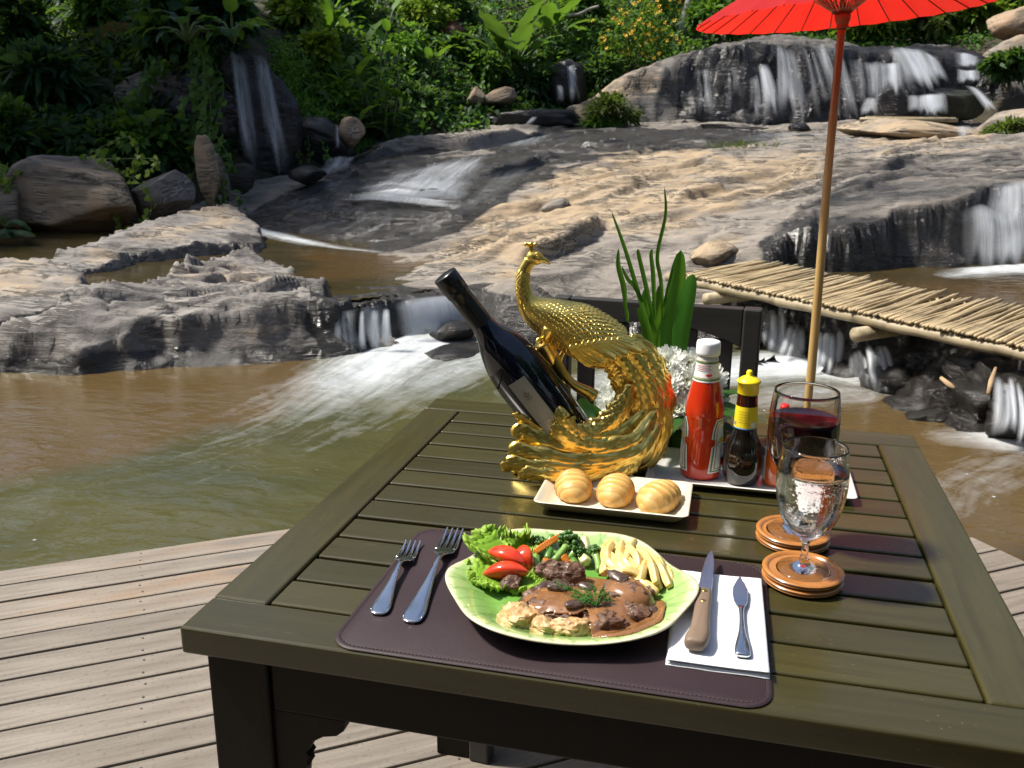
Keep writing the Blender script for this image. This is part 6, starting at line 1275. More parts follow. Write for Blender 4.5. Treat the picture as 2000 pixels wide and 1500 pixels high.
# feather meshes with rachis and barbs
def feather_mesh(ln, wd, curl=.4, seed=0, nu=30, nv=13, barbs=13, tip=.3, thick=.0016, cup=.25, wave=0.0):
    u = np.linspace(0, 1, nu); vv = np.linspace(-1, 1, nv); U, Vv = np.meshgrid(u, vv, indexing='ij')
    w = wd*.5*np.clip(np.minimum(1, (U+.05)*4.0)**.6*np.sqrt(np.clip(1-np.clip((U-.62)/.38, 0, 1)**2.2, 0, 1)), .03, 1)
    w = w*(1+.10*np.abs(Vv)*np.sin((U-.35*np.abs(Vv))*barbs*6.283*.5+seed))
    X = U*ln; Y = Vv*w; ridge = .35*np.abs(np.sin((U*1.0-.30*np.abs(Vv))*barbs*math.pi+seed))
    Z = -cup*np.abs(Vv)**1.6*w+wd*.10*ridge*np.minimum(1, 3*np.abs(Vv))+wd*.09*np.exp(-(Vv/.13)**2)+curl*ln*U**3*.5+wave*ln*np.sin(U*6+seed)*.12
    top = np.stack([X, Y, Z], -1).reshape(-1, 3); bot = top-[0, 0, thick+.02*wd]; n = nu*nv; g_ = gridF(nu, nv); idx = np.arange(n).reshape(nu, nv)
    bd = list(idx[:, 0])+list(idx[-1, 1:])+list(idx[-2::-1, -1])+list(idx[0, -2:0:-1]); side = np.array([(bd[i], bd[(i+1) % len(bd)], bd[(i+1) % len(bd)]+n, bd[i]+n) for i in range(len(bd))])
    return np.concatenate([top, bot]), np.concatenate([g_, g_[:, ::-1]+n, side[:, ::-1]])
FM = []
for i, (c_, w_) in enumerate(((.10, 1), (.18, .85), (.04, 1.1), (.24, .95))):
    m_ = mesh('feather', *feather_mesh(1.0, .30*w_, c_, i, barbs=6+i)); m_.materials.append(M_GOLD); FM.append(m_)
def put_feather(p, d, nrm, ln, wk=1.0, var=0, label=None, name='feather'):
    x = np.asarray(d, float); x = x/np.linalg.norm(x); z = np.asarray(nrm, float); z = z-x*(z@x); z /= np.linalg.norm(z)+1e-9; y = np.cross(z, x)
    m4 = Matrix.Identity(4)
    for i in range(3): m4[i][0] = x[i]*ln; m4[i][1] = y[i]*ln*wk; m4[i][2] = z[i]*ln; m4[i][3] = p[i]
    o = bpy.data.objects.new(name, FM[var % 4]); COL.objects.link(o); o.parent = pk; o.matrix_local = m4; return o
# scale plumage on neck, breast and back: one skin of small overlapping feathers
g = G(); rs = np.random.RandomState(5); sm_v, sm_f = feather_mesh(1.0, .62, .10, 0, 7, 5, 3, thick=.0, cup=.30); Pb, Tb, Nb, Bb = frames(QB[:, :3]); D = np.array([0, 1.0, 0])
for i in range(6, 50):
    s = np.cross(Tb[i], D); s /= np.linalg.norm(s); r = QB[i, 3]; nn = max(10, int(2*math.pi*r/(PXM*9)))
    for j in range(nn):
        a = 2*math.pi*(j+.5*(i % 2))/nn
        if math.sin(a) > .45: continue
        nrm = math.cos(a)*s+math.sin(a)*D/.72; nrm /= np.linalg.norm(nrm); p_ = Pb[i]+r*(math.cos(a)*s+.72*math.sin(a)*D); x = Tb[i]+.24*nrm; x -= 0; x /= np.linalg.norm(x); y = np.cross(nrm, x); y /= np.linalg.norm(y); z = np.cross(x, y)
        L_ = PXM*(8+9*min(1, r/(45*PXM)))*rs.uniform(.9, 1.15); M_ = np.eye(4); M_[:3, 0] = x*L_; M_[:3, 1] = y*L_; M_[:3, 2] = z*L_; M_[:3, 3] = p_-nrm*.0006; g.add(sm_v, sm_f, M_)
obj('plumage', g, M_GOLD, pk)
# wing: rows of longer feathers over the side that faces the camera
for row, (n_, u0, v0, u1, v1, L_, du) in enumerate(((9, 1112, 676, 1205, 662, 62, (1, .62)), (8, 1100, 660, 1190, 650, 52, (1, .60)), (8, 1090, 642, 1165, 632, 42, (1, .55)), (7, 1082, 626, 1140, 618, 32, (1, .5)))):
    for k in range(n_):
        t = k/(n_-1); uu, vv_ = u0+(u1-u0)*t, v0+(v1-v0)*t-14*math.sin(t*math.pi)*.2; of = -(.034-.004*row-.010*abs(t-.4)); of2 = of
        d = SL(uu+du[0]*20, vv_+du[1]*20*(1.15-.55*t), of2-.000)-SL(uu, vv_, of2); put_feather(SL(uu, vv_, of2-.0015*(4-row)+.006), d, (0.05, -1, .25), L_*PXM, 1.05, k+row)
# dark hanging under-tail feathers
for k in range(7):
    t = k/6; p0 = SL(1120+40*t, 688-4*t, -.010+.01*(k % 3)); p1 = SL(1150+38*t, 716+2*t-8*abs(t-.5), -.008); put_feather(p0, p1-p0, (0, -1, .1), 46*PXM, 1.0, k)
# legs on the perch
for du, of in ((0, -.014), (16, .012)):
    obj('leg', tube(spline([SL(1072+du, 640, of), SL(1066+du*.7, 655, of), SL(1062+du*.6, 664, of)], 8), np.linspace(13, 6, 8)*PXM, 10), M_GOLD, pk)
    for k in range(3): obj('toe', tube(spline([SL(1062+du*.6, 664, of), SL(1052+k*9+du*.5, 662+k, of-.008+.006*k), SL(1046+k*11+du*.5, 672, of-.010+.008*k)], 6), np.array([4.5, 4.5, 4, 3.5, 2.6, 1.2])*PXM, 7), M_GOLD, pk)
# perch
obj('perch', tube(spline([SL(1060, 668, .0), SL(1072, 690, .004), SL(1085, 730, .016), SL(1096, 790, .03), SL(1110, 860, .03)], 24), np.linspace(17, 13, 24)*PXM, 14), M_GOLD, pk)
obj('perch_branch', tube(spline([SL(1078, 690, .006), SL(1096, 725, -.002), SL(1122, 752, -.006), SL(1148, 766, -.006), SL(1163, 778, -.006)], 26), np.r_[np.linspace(12, 9, 12), np.linspace(9.5, 15, 12), 9, 3]*PXM, 14, ex=.8), M_GOLD, pk)
obj('perch_branch', tube(spline([SL(1103, 682, .016), SL(1092, 705, .014), SL(1094, 735, .012)], 12), np.linspace(4, 8, 12)*PXM, 10), M_GOLD, pk)
# tail: thick core sweeping down, dressed with feathers
TAIL = [(1200, 674, 31), (1230, 702, 34), (1250, 740, 37), (1260, 785, 40), (1254, 830, 42), (1240, 868, 44), (1195, 894, 40), (1140, 906, 34), (1080, 905, 30), (1030, 900, 20)]
V, F, QT = oloft(TAIL, .62, 22, 70); fixn(obj('tail_core', (V, F), M_GOLD, pk)); Pt, Tt, Nt, Bt = frames(QT[:, :3])
rs = np.random.RandomState(9)
def ribbon(Q, wd, seed, m=44, nv=11, barbs=15, front=True):
    """one long feather with rachis and barbs laid along the points Q"""
    Q = spline(Q, m); P, T, N, B = frames(Q); U = np.linspace(0, 1, m); vv = np.linspace(-1, 1, nv); V = []
    prof = np.minimum(1, (U+.08)*3.0)**.7*np.sqrt(np.clip(1-np.clip((U-.72)/.28, 0, 1)**2.4, 0.01, 1))
    for i in range(m):
        s = np.cross(T[i], D); s /= np.linalg.norm(s)+1e-9; nrm = np.cross(s, T[i]); nrm = nrm if nrm[1] < 0 else -nrm; nrm /= np.linalg.norm(nrm)
        for q in vv:
            w = wd*PXM*.5*prof[i]*(1+.16*abs(q)*math.sin((U[i]-.25*abs(q))*barbs*2.2+seed)); rg = .30*abs(math.sin((U[i]-.22*abs(q))*barbs*.7*math.pi+seed))*min(1, 3*abs(q))
            V.append(P[i]+s*q*w+nrm*(wd*PXM*(.5*rg+.13*math.exp(-(q/.14)**2)-.22*abs(q)**1.6)))
    V = np.array(V); n = m*nv; g_ = gridF(m, nv); idx = np.arange(n).reshape(m, nv); bd = list(idx[:, 0])+list(idx[-1, 1:])+list(idx[-2::-1, -1])+list(idx[0, -2:0:-1])
    side = np.array([(bd[i], bd[(i+1) % len(bd)], bd[(i+1) % len(bd)]+n, bd[i]+n) for i in range(len(bd))]); V2 = np.concatenate([V, V+np.array([0, .0035, -.0012])])
    return fixn(obj('tail_feather', (V2, np.concatenate([g_, g_[:, ::-1]+n, side[:, ::-1]])), M_GOLD, pk))
def tail_path(i0, i1, q0, q1, lift):
    out = []
    for t in np.linspace(0, 1, 6):
        i = int(i0+(i1-i0)*t); s = np.cross(Tt[i], D); s /= np.linalg.norm(s); a = (q0+(q1-q0)*t)*math.pi*.5
        out.append(Pt[i]+QT[i, 3]*(1.0+lift*(.35+.65*t))*(math.sin(a)*s-.62*math.cos(a)*D))
    return out
for layer, (i0, ln_, n_) in enumerate(((30, 24, 7), (20, 24, 7), (12, 22, 7), (5, 20, 6), (-0, 17, 6))):
    for k in range(n_):
        q = -.95+1.9*k/(n_-1); a0 = max(0, i0+rs.randint(-2, 3)); ribbon(tail_path(a0, min(69, a0+ln_+rs.randint(-2, 4)), q*.92, q*1.06, .05+.03*layer+.04*(k % 2)), 27+4*rs.rand(), layer*3+k, 34, 9, 11)
# pointed tips along the outer edge
for k, (u0, v0, u1, v1) in enumerate(((1226, 672, 1274, 712), (1242, 695, 1290, 748), (1256, 722, 1302, 790), (1262, 752, 1306, 828), (1262, 782, 1300, 858), (1254, 810, 1288, 885), (1240, 840, 1274, 908))):
    p0, p1 = SL(u0, v0, -.008), SL(u1, v1, -.004); ribbon([p0, .5*(p0+p1)+np.array([.004, -.006, .002]), p1], 26, k, 26, 9, 8)
# ribbons sweeping from the tail around the foot to the curled tips on the left
RB = [([(1282, 800, -.02), (1240, 862, -.045), (1160, 884, -.055), (1080, 872, -.055), (1025, 848, -.05), (1012, 862, -.052)], 40), ([(1288, 825, -.02), (1245, 885, -.05), (1160, 906, -.062), (1075, 898, -.064), (1015, 884, -.06), (998, 898, -.06)], 36),
      ([(1270, 860, -.03), (1215, 905, -.055), (1140, 920, -.068), (1060, 916, -.07), (1000, 908, -.066), (981, 920, -.064)], 30), ([(1262, 800, -.02), (1205, 850, -.04), (1130, 862, -.05), (1062, 838, -.048), (1024, 812, -.045), (1018, 800, -.040)], 38),
      ([(1240, 815, -.022), (1185, 850, -.042), (1125, 850, -.052), (1082, 826, -.054), (1062, 808, -.052), (1075, 800, -.05)], 40), ([(1215, 838, -.03), (1165, 862, -.048), (1120, 846, -.058), (1100, 818, -.060), (1112, 808, -.056)], 36),
      ([(1245, 840, -.028), (1190, 872, -.05), (1135, 872, -.06), (1098, 846, -.062), (1086, 822, -.058)], 34), ([(1230, 890, -.045), (1165, 925, -.066), (1095, 932, -.074), (1035, 926, -.074), (1012, 934, -.07)], 26),
      ([(1262, 870, -.03), (1235, 912, -.05), (1222, 932, -.056), (1236, 942, -.055)], 24), ([(1252, 878, -.035), (1222, 915, -.055), (1205, 935, -.062), (1212, 945, -.06)], 22), ([(1180, 905, -.055), (1120, 935, -.07), (1090, 940, -.07), (1068, 938, -.07)], 22),
      ([(1222, 770, -.03), (1196, 812, -.035), (1160, 838, -.04), (1128, 848, -.044)], 34), ([(1232, 750, -.028), (1216, 800, -.036), (1180, 838, -.042), (1140, 852, -.05)], 32),
      ([(1230, 860, .04), (1150, 880, .06), (1060, 860, .06), (1010, 835, .05)], 40), ([(1240, 880, .04), (1160, 910, .07), (1070, 905, .07), (1000, 890, .06)], 40)]
for k, (px_, w_) in enumerate(RB): ribbon([SL(*q) for q in px_], w_*1.12, k*1.3)
# foot: low rockwork under the feathers
V, F, _ = oloft([(1000, 912, 14), (1040, 906, 30), (1110, 900, 42), (1180, 902, 40), (1230, 912, 26), (1250, 920, 10)], 1.25, 22, 40); V[:, 2] = np.clip(V[:, 2], .0005, None); fixn(obj('base', (V, F), M_GOLD, pk))

# --- wine bottle
M_BGL = pbr('dark_bottle_glass', (.004, .005, .012), (.006, .007, .016), 3, .04, Coat_Weight=.3, Coat_Roughness=.02); M_CAPS = pbr('black_capsule', (.008, .008, .009), (.012, .012, .013), 30, .28)
B0, B1 = SP(1124, 868, -.010), SP(868, 537, -.034); ax = (B1-B0); BL_ = float(np.linalg.norm(ax)); ax /= BL_
bt = thing('wine_bottle', 'dark wine bottle leaning in the golden peacock holder', 'bottle', B0)
zx = Vector(ax); toc = Vector(-FWD)+Vector((0, 0, .2)); yv = (toc-zx*toc.dot(zx)).normalized(); xv = yv.cross(zx); bt.rotation_euler = Matrix((xv, yv, zx)).transposed().to_euler()
q = BL_/.31; bp = [(r*1.10, z*q) for r, z in spline([(.0300, .0), (.0345, .004), (.0362, .020), (.0380, .060), (.0392, .100), (.0388, .135), (.0350, .165), (.0275, .190), (.0195, .208), (.0152, .225), (.0142, .245), (.0138, .262)], 50)]
obj('bottle_body', lathe([(.0, .004), (.026, .0)]+bp, 64, False), M_BGL, bt)
obj('capsule', lathe([(.0166, .205*q+.012), (.0166, .230*q), (.0161, .262*q), (.0161, .276*q), (.0173, .2775*q), (.0176, .283*q), (.0171, .2845*q), (.0179, .286*q), (.0181, .3080*q), (.0171, .3100*q), (.0, .3102*q)], 48, False), M_CAPS, bt)
rf = rfun(bp); M_LBL = pbr('silver_grey_label', (.30, .30, .30), (.36, .36, .355), 9, .42, metal=.35, bump=.1, bscale=200, bdist=.0003); M_PRINT = pbr('label_emboss', (.16, .16, .165), None, 1, .4, metal=.4)
la = math.radians(90-14); hwd = .33
obj('label', patch(.030*q, .142*q, rf, lambda z: (la-hwd, la+hwd), .0005, 30, 20), M_LBL, bt)
for z0, z1, a0, a1 in ((.112, .1125, -.13, .13), (.1135, .116, -.05, .05), (.1165, .1185, -.11, -.03), (.1165, .1185, .03, .11), (.119, .1215, -.04, .04), (.122, .123, -.02, .02), (.1095, .1105, -.09, .09), (.072, .0724, -hwd, hwd), (.050, .0512, -.2, -.05), (.050, .0512, .02, .16), (.047, .0478, -.14, .10)):
    obj('print', patch(z0*q, z1*q, rf, lambda z, a0=a0, a1=a1: (la+a0, la+a1), .0009, 3, 8), M_PRINT, bt)

# --- flower arrangement behind the tray
M_PETAL = None
b = NB('white_petals'); c = b.mix(b.attr('pt'), (.72, .72, .36), (.88, .89, .83)); pp = b.bsdf(c, .6); t_ = b.n('BsdfTranslucent'); b.l(c, t_.inputs[0]); m_ = b.n('MixShader'); m_.inputs[0].default_value = .3; b.l(pp, m_.inputs[1]); b.l(t_.outputs[0], m_.inputs[2]); M_PETAL = b.done(m_.outputs[0])
VC = np.array([.395, .668, TZ]); fa = thing('flower_arrangement', 'white chrysanthemums and tall green blades in a leafy pot behind the bottles', 'flowers', VC)
obj('pot', lathe([(.0, 0), (.035, 0), (.048, .02), (.052, .05), (.050, .055), (.045, .05), (.0, .045)], 32, False), pbr('green_pot', (.03, .05, .02), (.05, .07, .03), 5, .5), fa)
def FP(u, v, off=0.0):
    d = ray(u, v); return CAM_C+d*(((VC+FWD*off-CAM_C)@FWD)/(d@FWD))-VC
def mum(c, r, seed):
    rs_ = np.random.RandomState(seed); g = G(); k = 0; look = np.array([-.05, -.75, .55]); look /= np.linalg.norm(look); sx = np.cross(look, [0, 0, 1.]); sx /= np.linalg.norm(sx); sy = np.cross(sx, look)
    for ring, (n_, el, L_, w_) in enumerate(((22, -.15, 1.0, .26), (22, .12, .98, .26), (20, .40, .90, .25), (18, .7, .76, .24), (14, 1.0, .60, .22), (9, 1.3, .46, .20))):
        for j in range(n_):
            a = 2*math.pi*(j+.5*(ring % 2))/n_+rs_.normal()*.07; e = el+rs_.normal()*.09; d = math.cos(e)*(math.cos(a)*sx+math.sin(a)*sy)+math.sin(e)*look; up_ = look-d*(look@d); up_ /= np.linalg.norm(up_)+1e-9; sd_ = np.cross(d, up_); L2 = L_*r*rs_.uniform(.88, 1.08)
            V = []
            for t, wq, lift in ((.12, .4, 0), (.5, .9, -.03), (.82, 1.0, .06), (1.0, .45, .18)):
                for q_ in (-1, 0, 1): V.append(d*t*L2+sd_*q_*wq*w_*r*.5+up_*(lift*L2+abs(q_)*.05*r))
            F = [(i*3+j_, i*3+j_+1, (i+1)*3+j_+1, (i+1)*3+j_) for i in range(3) for j_ in range(2)]; g.add(np.array(V), F, pt=np.repeat([.35 if ring > 3 else .75, 1, 1, 1], 3)*(1 if ring < 4 else .85))
    return obj('bloom', g, M_PETAL, fa, c)
for k, (u, v, r, of) in enumerate(((1300, 715, 36, -.01), (1347, 718, 36, .0), (1300, 752, 33, -.035), (1345, 752, 35, -.03), (1322, 800, 36, -.05), (1384, 742, 33, .02), (1370, 782, 34, -.01), (1205, 765, 34, .02), (1198, 795, 32, .0), (1225, 735, 30, .05), (1398, 800, 30, .01), (1275, 790, 32, -.02))):
    mum(FP(u, v, of-.02), r*.00086*1.12, k)
    obj('flower_stem', tube(spline([np.array([0, 0, .03]), FP(u, v, of)*[.6, .6, .55], FP(u, v, of)+[0, .012, -.010]], 8), .0022, 5), M_STEM, fa)
M_FLEAF = leaf_mat('flower_leaves', (.015, .06, .012), (.03, .10, .02), (.05, .14, .025)); M_BLADE = leaf_mat('green_blades', (.03, .13, .012), (.05, .20, .018), (.08, .26, .03), trans=.45)
for k in range(16):
    a = k*2.4; e = .1+.7*((k*.37) % 1); D_ = (math.cos(a)*math.cos(e), math.sin(a)*math.cos(e), math.sin(e)); me = bigleaf_mesh(.13, .042, 1.0, .2, .04, k, 12, 5); me.materials.append(M_FLEAF); o = obj('leaf', me, None, fa); m4 = orient(D_).to_4x4(); m4.translation = Vector((.02*math.cos(a), .02*math.sin(a), .045)); o.matrix_local = m4
for k, (u0, v0, u1, v1) in enumerate(((1290, 830, 1345, 880), (1285, 840, 1310, 885), (1330, 830, 1290, 880), (1160, 800, 1130, 812), (1180, 810, 1148, 826), (1310, 820, 1335, 900), (1380, 830, 1400, 870), (1260, 838, 1272, 895))):
    p0, p1 = FP(u0, v0, -.055), FP(u1, v1, -.06); me = bigleaf_mesh(float(np.linalg.norm(p1-p0))*1.3, .045, .4, .2, .04, k, 12, 5); me.materials.append(M_FLEAF); o = obj('leaf', me, None, fa); m4 = orient(p1-p0, (0, -1, .6)).to_4x4(); m4.translation = Vector(p0); o.matrix_local = m4
def blade(px_, wpx, seed, mat=None, tw=.0):
    m = 22; Q = spline([FP(*q_) for q_ in px_], m); U = np.linspace(0, 1, m); w = wpx*.00086*.5*np.minimum(1, .55+U*1.5)*np.sqrt(np.clip(1-U**2.6, 0, 1)); P, T, N, B = frames(Q); V = []
    for i in range(m):
        s = np.cross(T[i], FWD*math.cos(tw)+RGT*math.sin(tw)); s /= np.linalg.norm(s)
        for q_ in (-1, -.5, 0, .5, 1): V.append(Q[i]+s*q_*w[i]+FWD*(.25*abs(q_)*w[i]))
    return obj('blade', mesh('blade', V, gridF(m, 5), True, None, dict(lv=np.full(m*5, (seed*.31) % 1))), mat or M_BLADE, fa)
blade([(1306, 740, .0), (1312, 640, .0), (1322, 560, .0), (1330, 488, .0)], 44, 2); blade([(1322, 740, -.01), (1332, 640, -.012), (1346, 570, -.012), (1354, 535, -.01)], 36, 1, tw=.5)
blade([(1285, 740, .02), (1278, 660, .02), (1262, 610, .02), (1262, 560, .02)], 30, 3); blade([(1270, 730, .02), (1275, 650, .015), (1285, 600, .01), (1290, 555, .01)], 26, 4)
blade([(1222, 600, .0), (1218, 560, .0), (1208, 520, .0), (1208, 485, .0)], 11, 5); blade([(1292, 720, .01), (1252, 590, .0), (1222, 490, .0), (1194, 412, .0)], 9, 6); blade([(1300, 720, .01), (1292, 560, .0), (1284, 500, .0), (1300, 420, .0), (1298, 364, .0)], 8, 7)
blade([(1282, 650, .0), (1262, 560, .0), (1248, 500, .0), (1246, 486, .0)], 9, 8); blade([(1278, 620, .0), (1276, 540, .0), (1272, 500, .0), (1274, 486, .0)], 9, 9); blade([(1296, 600, .0), (1306, 560, .0), (1312, 540, .0), (1316, 520, .0)], 8, 10); blade([(1255, 590, .0), (1240, 560, .0), (1226, 545, .0), (1214, 520, .0)], 9, 11); blade([(1222, 600, .0), (1225, 615, .0), (1226, 630, .0)], 8, 12)
blade([(1245, 600, .01), (1262, 640, .01), (1268, 690, .01), (1270, 740, .01)][::-1], 24, 13)
# ================================================================ THE MEAL
PLC = np.array([.326, .089, MZ]); PLR = .1335
def plate():
    nr, na = 54, 288; V = []; rr_ = []; ve = []
    th = np.arange(na)*2*math.pi/na; lob = .5+.5*np.sin(6*th+.6+.5*np.sin(2*th))+.25*np.sin(3*th+2); lob = lob/1.25
    def ring(f, z): 
        r = PLR*f*(1+.085*lob*f**3-.04*f**3); return np.stack([r*np.cos(th)*1.03, r*np.sin(th), z+0*th], -1)
    fs = np.linspace(.02, 1, nr); top = []
    for f in fs:
        z = .0055+.0195*sstep(.60, 1.0, f)+.0062*lob*sstep(.7, 1, f)-.0036*sstep(.7, 1, f); q = ring(f, 0); q[:, 2] = z; top.append(q)
        rr_.append(np.full(na, f)); br = 9
        a = th*br/(2*math.pi); k = np.abs((a+.05*np.sin(f*9+np.floor(a)*2))-np.round(a+.05*np.sin(f*9+np.floor(a)*2)))*2*math.pi/br*f*PLR
        a2 = a*2+.5; k2 = np.abs(a2+.22*(f-.55)*np.sign((np.floor(a2) % 2)-.5)-np.round(a2+.22*(f-.55)*np.sign((np.floor(a2) % 2)-.5)))*math.pi/br*f*PLR*(1+3*(f < .5))
        a3 = a*4+.3*np.sin(f*11); k3 = np.abs(a3-np.round(a3))*.5*math.pi/br*f*PLR*(1+9*(f < .72)); ve.append(np.exp(-(np.minimum(np.minimum(k, k2), k3)/.0011)**2))
    V = np.concatenate(top); R1 = np.concatenate(rr_); VE = np.concatenate(ve); under = []
    for f, z in ((1.004, -.0016), (.985, -.0032), (.86, -.0050), (.70, -.0050), (.60, None), (.56, None), (.02, None)):
        q = ring(f, 0); q[:, 2] = (top[-1][:, 2]+z) if f > .98 else ((.0055+.0195*sstep(.60, 1.0, f)+z) if z is not None else (.0 if f > .5 else .001)); under.append(q)
    V = np.concatenate([V]+under); n2 = nr+len(under); R1 = np.r_[R1, np.ones(na*len(under))]; VE = np.r_[VE, np.zeros(na*len(under))]
    F = [(j*na+i, j*na+(i+1) % na, (j+1)*na+(i+1) % na, (j+1)*na+i) for j in range(n2-1) for i in range(na)]; F.append(tuple(range(na-1, -1, -1))); F.append(tuple((n2-1)*na+i for i in range(na)))
    b = NB('leaf_green_glaze'); r_ = b.attr('rr'); n_ = b.noise(b.map(), 26, 4)
    c = b.ramp(b.math('ADD', r_, b.math('MULTIPLY', b.math('SUBTRACT', n_, .5), .12)), [(.35, (.10, .27, .04)), (.70, (.20, .37, .085)), (.93, (.34, .47, .18)), (.985, (.64, .60, .40))])
    c = b.mix(b.math('MULTIPLY', b.attr('vein'), .62), c, (.10, .24, .045))
    m = b.done(b.bsdf(c, .10, 0.0, b.bump(b.attr('vein'), -.15, .0008), Coat_Weight=.5, Coat_Roughness=.03))
    o = obj('plate', mesh('plate', V, F, True, None, dict(rr=R1, vein=VE)), m, loc=PLC); return tag(fixn(o), 'green leaf shaped glazed plate of steak on the placemat', 'plate')
plate(); PZ = PLC[2]+.0058
def FQ(u, v, z): return onz(u, v, PZ+z)
def food_mat(name, stops, scale, rough=.45, bump=.6, bscale=140, bdist=.0012, coat=.12, sss=.0, scale2=None):
    b = NB(name); v = b.map(); n_ = b.math('ADD', b.math('MULTIPLY', b.noise(v, scale, 6, .65), .75), b.math('MULTIPLY', b.noise(v, scale*4.3, 4, .6), .25)); c = b.ramp(n_, stops)
    return b.done(b.bsdf(c, rough, 0.0, b.bump(b.math('ADD', b.noise(v, bscale, 5, .65), b.math('MULTIPLY', b.noise(v, bscale*.3, 3), 1.0)), bump, bdist), Coat_Weight=coat, Coat_Roughness=.12, Subsurface_Weight=sss, Subsurface_Radius=(.004, .002, .001)))
M_MEAT = food_mat('grilled_meat', [(.32, (.035, .016, .008)), (.50, (.11, .050, .026)), (.66, (.22, .115, .065))], 60, .6, .9, 170, .0016)
M_FAT = food_mat('browned_fat', [(.30, (.20, .085, .025)), (.46, (.48, .28, .11)), (.62, (.70, .52, .30))], 75, .55, .8, 160, .0014, sss=.15)
M_GRAVY = food_mat('brown_gravy', [(.34, (.17, .072, .024)), (.66, (.27, .13, .050))], 30, .16, .15, 60, .001, .4)
M_MUSH = food_mat('mushroom', [(.35, (.045, .024, .016)), (.65, (.12, .075, .055))], 70, .32, .4, 90, .0010, .2)
def lump(name, label, cat, u, v, size, rz, seed, mat, z=None, group=None, cuts=5, rough=.16, sub=5, fl=.55, lab=True):
    V, F = rockshape(np.array(size), seed, sub, cuts, rough, .6)
    V = V+np.array(size).mean()*.22*np.stack([fbm(V[:, 0]*140, V[:, 1]*140, V[:, 2]*140, 3, seed+k) for k in range(3)], -1)
    lo = -size[2]*fl; V[:, 2] = np.where(V[:, 2] < lo, lo+(V[:, 2]-lo)*.12, V[:, 2]); zmin = V[:, 2].min(); V[:, 2] -= zmin
    p = FQ(u, v, size[2]*.6); o = obj(name, (V, F), mat, loc=(p[0], p[1], PZ+(z or 0.0)+.015*float(sstep(.60, 1.0, math.hypot((p[0]-PLC[0])/1.03, p[1]-PLC[1])/PLR))), rot=(0, 0, rz)); return tag(o, label, cat, group)
ST = [('meat_slice', 'broad flat steak smothered in brown gravy at the middle of the plate', 'steak', 1130, 1192, (.066, .043, .0120), -.15, 1, M_MEAT, .0), ('meat_slice', 'crisp pale browned end of the steak at the left of the gravy', 'steak', 1012, 1205, (.026, .020, .012), -.4, 2, M_FAT, .0),
      ('meat_slice', 'browned front edge piece of the steak on the lower rim side', 'steak', 1115, 1228, (.030, .013, .012), -.05, 3, M_FAT, .0), ('meat_slice', 'dark grilled slice of meat leaning up behind the gravy below the broccoli', 'steak', 1098, 1128, (.028, .012, .014), .15, 4, M_MEAT, .006),
      ('meat_slice', 'dark charred cube of meat at the front of the plate', 'steak', 1192, 1222, (.018, .016, .013), .6, 5, M_MEAT, .0), ('meat_slice', 'dark charred piece of meat at the right front beside the gravy pool', 'steak', 1240, 1200, (.018, .015, .012), -.3, 6, M_MEAT, .0),
      ('meat_slice', 'gravy coated slice of meat at the right below the fries', 'steak', 1225, 1165, (.032, .024, .013), -.5, 7, M_MEAT, .002), ('meat_slice', 'small browned scrap of meat beside the tomato and lettuce', 'steak', 1000, 1145, (.014, .012, .009), .3, 8, M_MEAT, .004), ('meat_slice', 'small browned fat lump at the lower left of the steak', 'steak', 1058, 1222, (.020, .011, .010), -.5, 9, M_FAT, .0)]
for (nm, lab, cat, u, v, sz, rz, sd, mt, z) in ST: lump(nm, lab, cat, u, v, sz, rz, sd, mt, z, 'pieces of steak')
# gravy: poured sheet following the meat below
def dome(X, Y, p, a, b_, rz, h):
    c, s = math.cos(rz), math.sin(rz); x, y = X-p[0], Y-p[1]; q = ((x*c+y*s)/a)**2+((-x*s+y*c)/b_)**2; return h*np.sqrt(np.clip(1-np.clip(q, 0, 1)**1.6, 0, 1))
gx, gy = np.meshgrid(np.linspace(.235, .435, 150), np.linspace(-.045, .175, 150), indexing='ij'); H = .0012+.0195*sstep(.60, 1.0, np.hypot((gx-PLC[0])/1.03, gy-PLC[1])/PLR)
for (nm, lab, cat, u, v, sz, rz, sd, mt, z) in ST:
    if sd in (1, 7, 3): p = FQ(u, v, sz[2]*.6); H = np.maximum(H, z+dome(gx, gy, p, sz[0]*1.02, sz[1]*1.02, rz, sz[2]*1.62))
for _ in range(3): H[1:-1, 1:-1] = (H[1:-1, 1:-1]*2+H[2:, 1:-1]+H[:-2, 1:-1]+H[1:-1, 2:]+H[1:-1, :-2])/6
pu = [FQ(u, v, .012)[:2] for u, v in ((1018, 1182), (1030, 1150), (1065, 1128), (1120, 1112), (1175, 1112), (1225, 1130), (1268, 1150), (1300, 1175), (1300, 1205), (1265, 1235), (1215, 1250), (1160, 1235), (1150, 1200), (1120, 1205), (1075, 1200), (1040, 1196))]
pu = spline(pu+pu[:1], 90)[:-1]; sdg = sd_poly(gx, gy, pu)+.004*fbm(gx*40, gy*40, 0, 2, 7); tg_ = sstep(.002, -.006, sdg); GZ = PZ+H+.0030*tg_-.0012+.0007*fbm(gx*90, gy*90, 0, 3, 3)
kv = (sdg < .002).ravel(); F = gridF(150, 150); F = F[kv[F].all(1)]; us = np.unique(F); mp = np.full(kv.size, -1); mp[us] = np.arange(len(us)); V = np.stack([gx, gy, GZ], -1).reshape(-1, 3)[us]
o = obj('gravy', mesh('gravy', V-[.335, .1, PZ], mp[F]), M_GRAVY, loc=(.335, .1, PZ)); m = o.modifiers.new('thick', 'SOLIDIFY'); m.thickness = .0016; m.offset = -1; tag(o, 'glossy brown gravy poured over the steak', 'gravy')
q = [FQ(*c_, .0)[:2] for c_ in ((1035, 1240), (1075, 1246), (1095, 1256), (1060, 1258))]; 
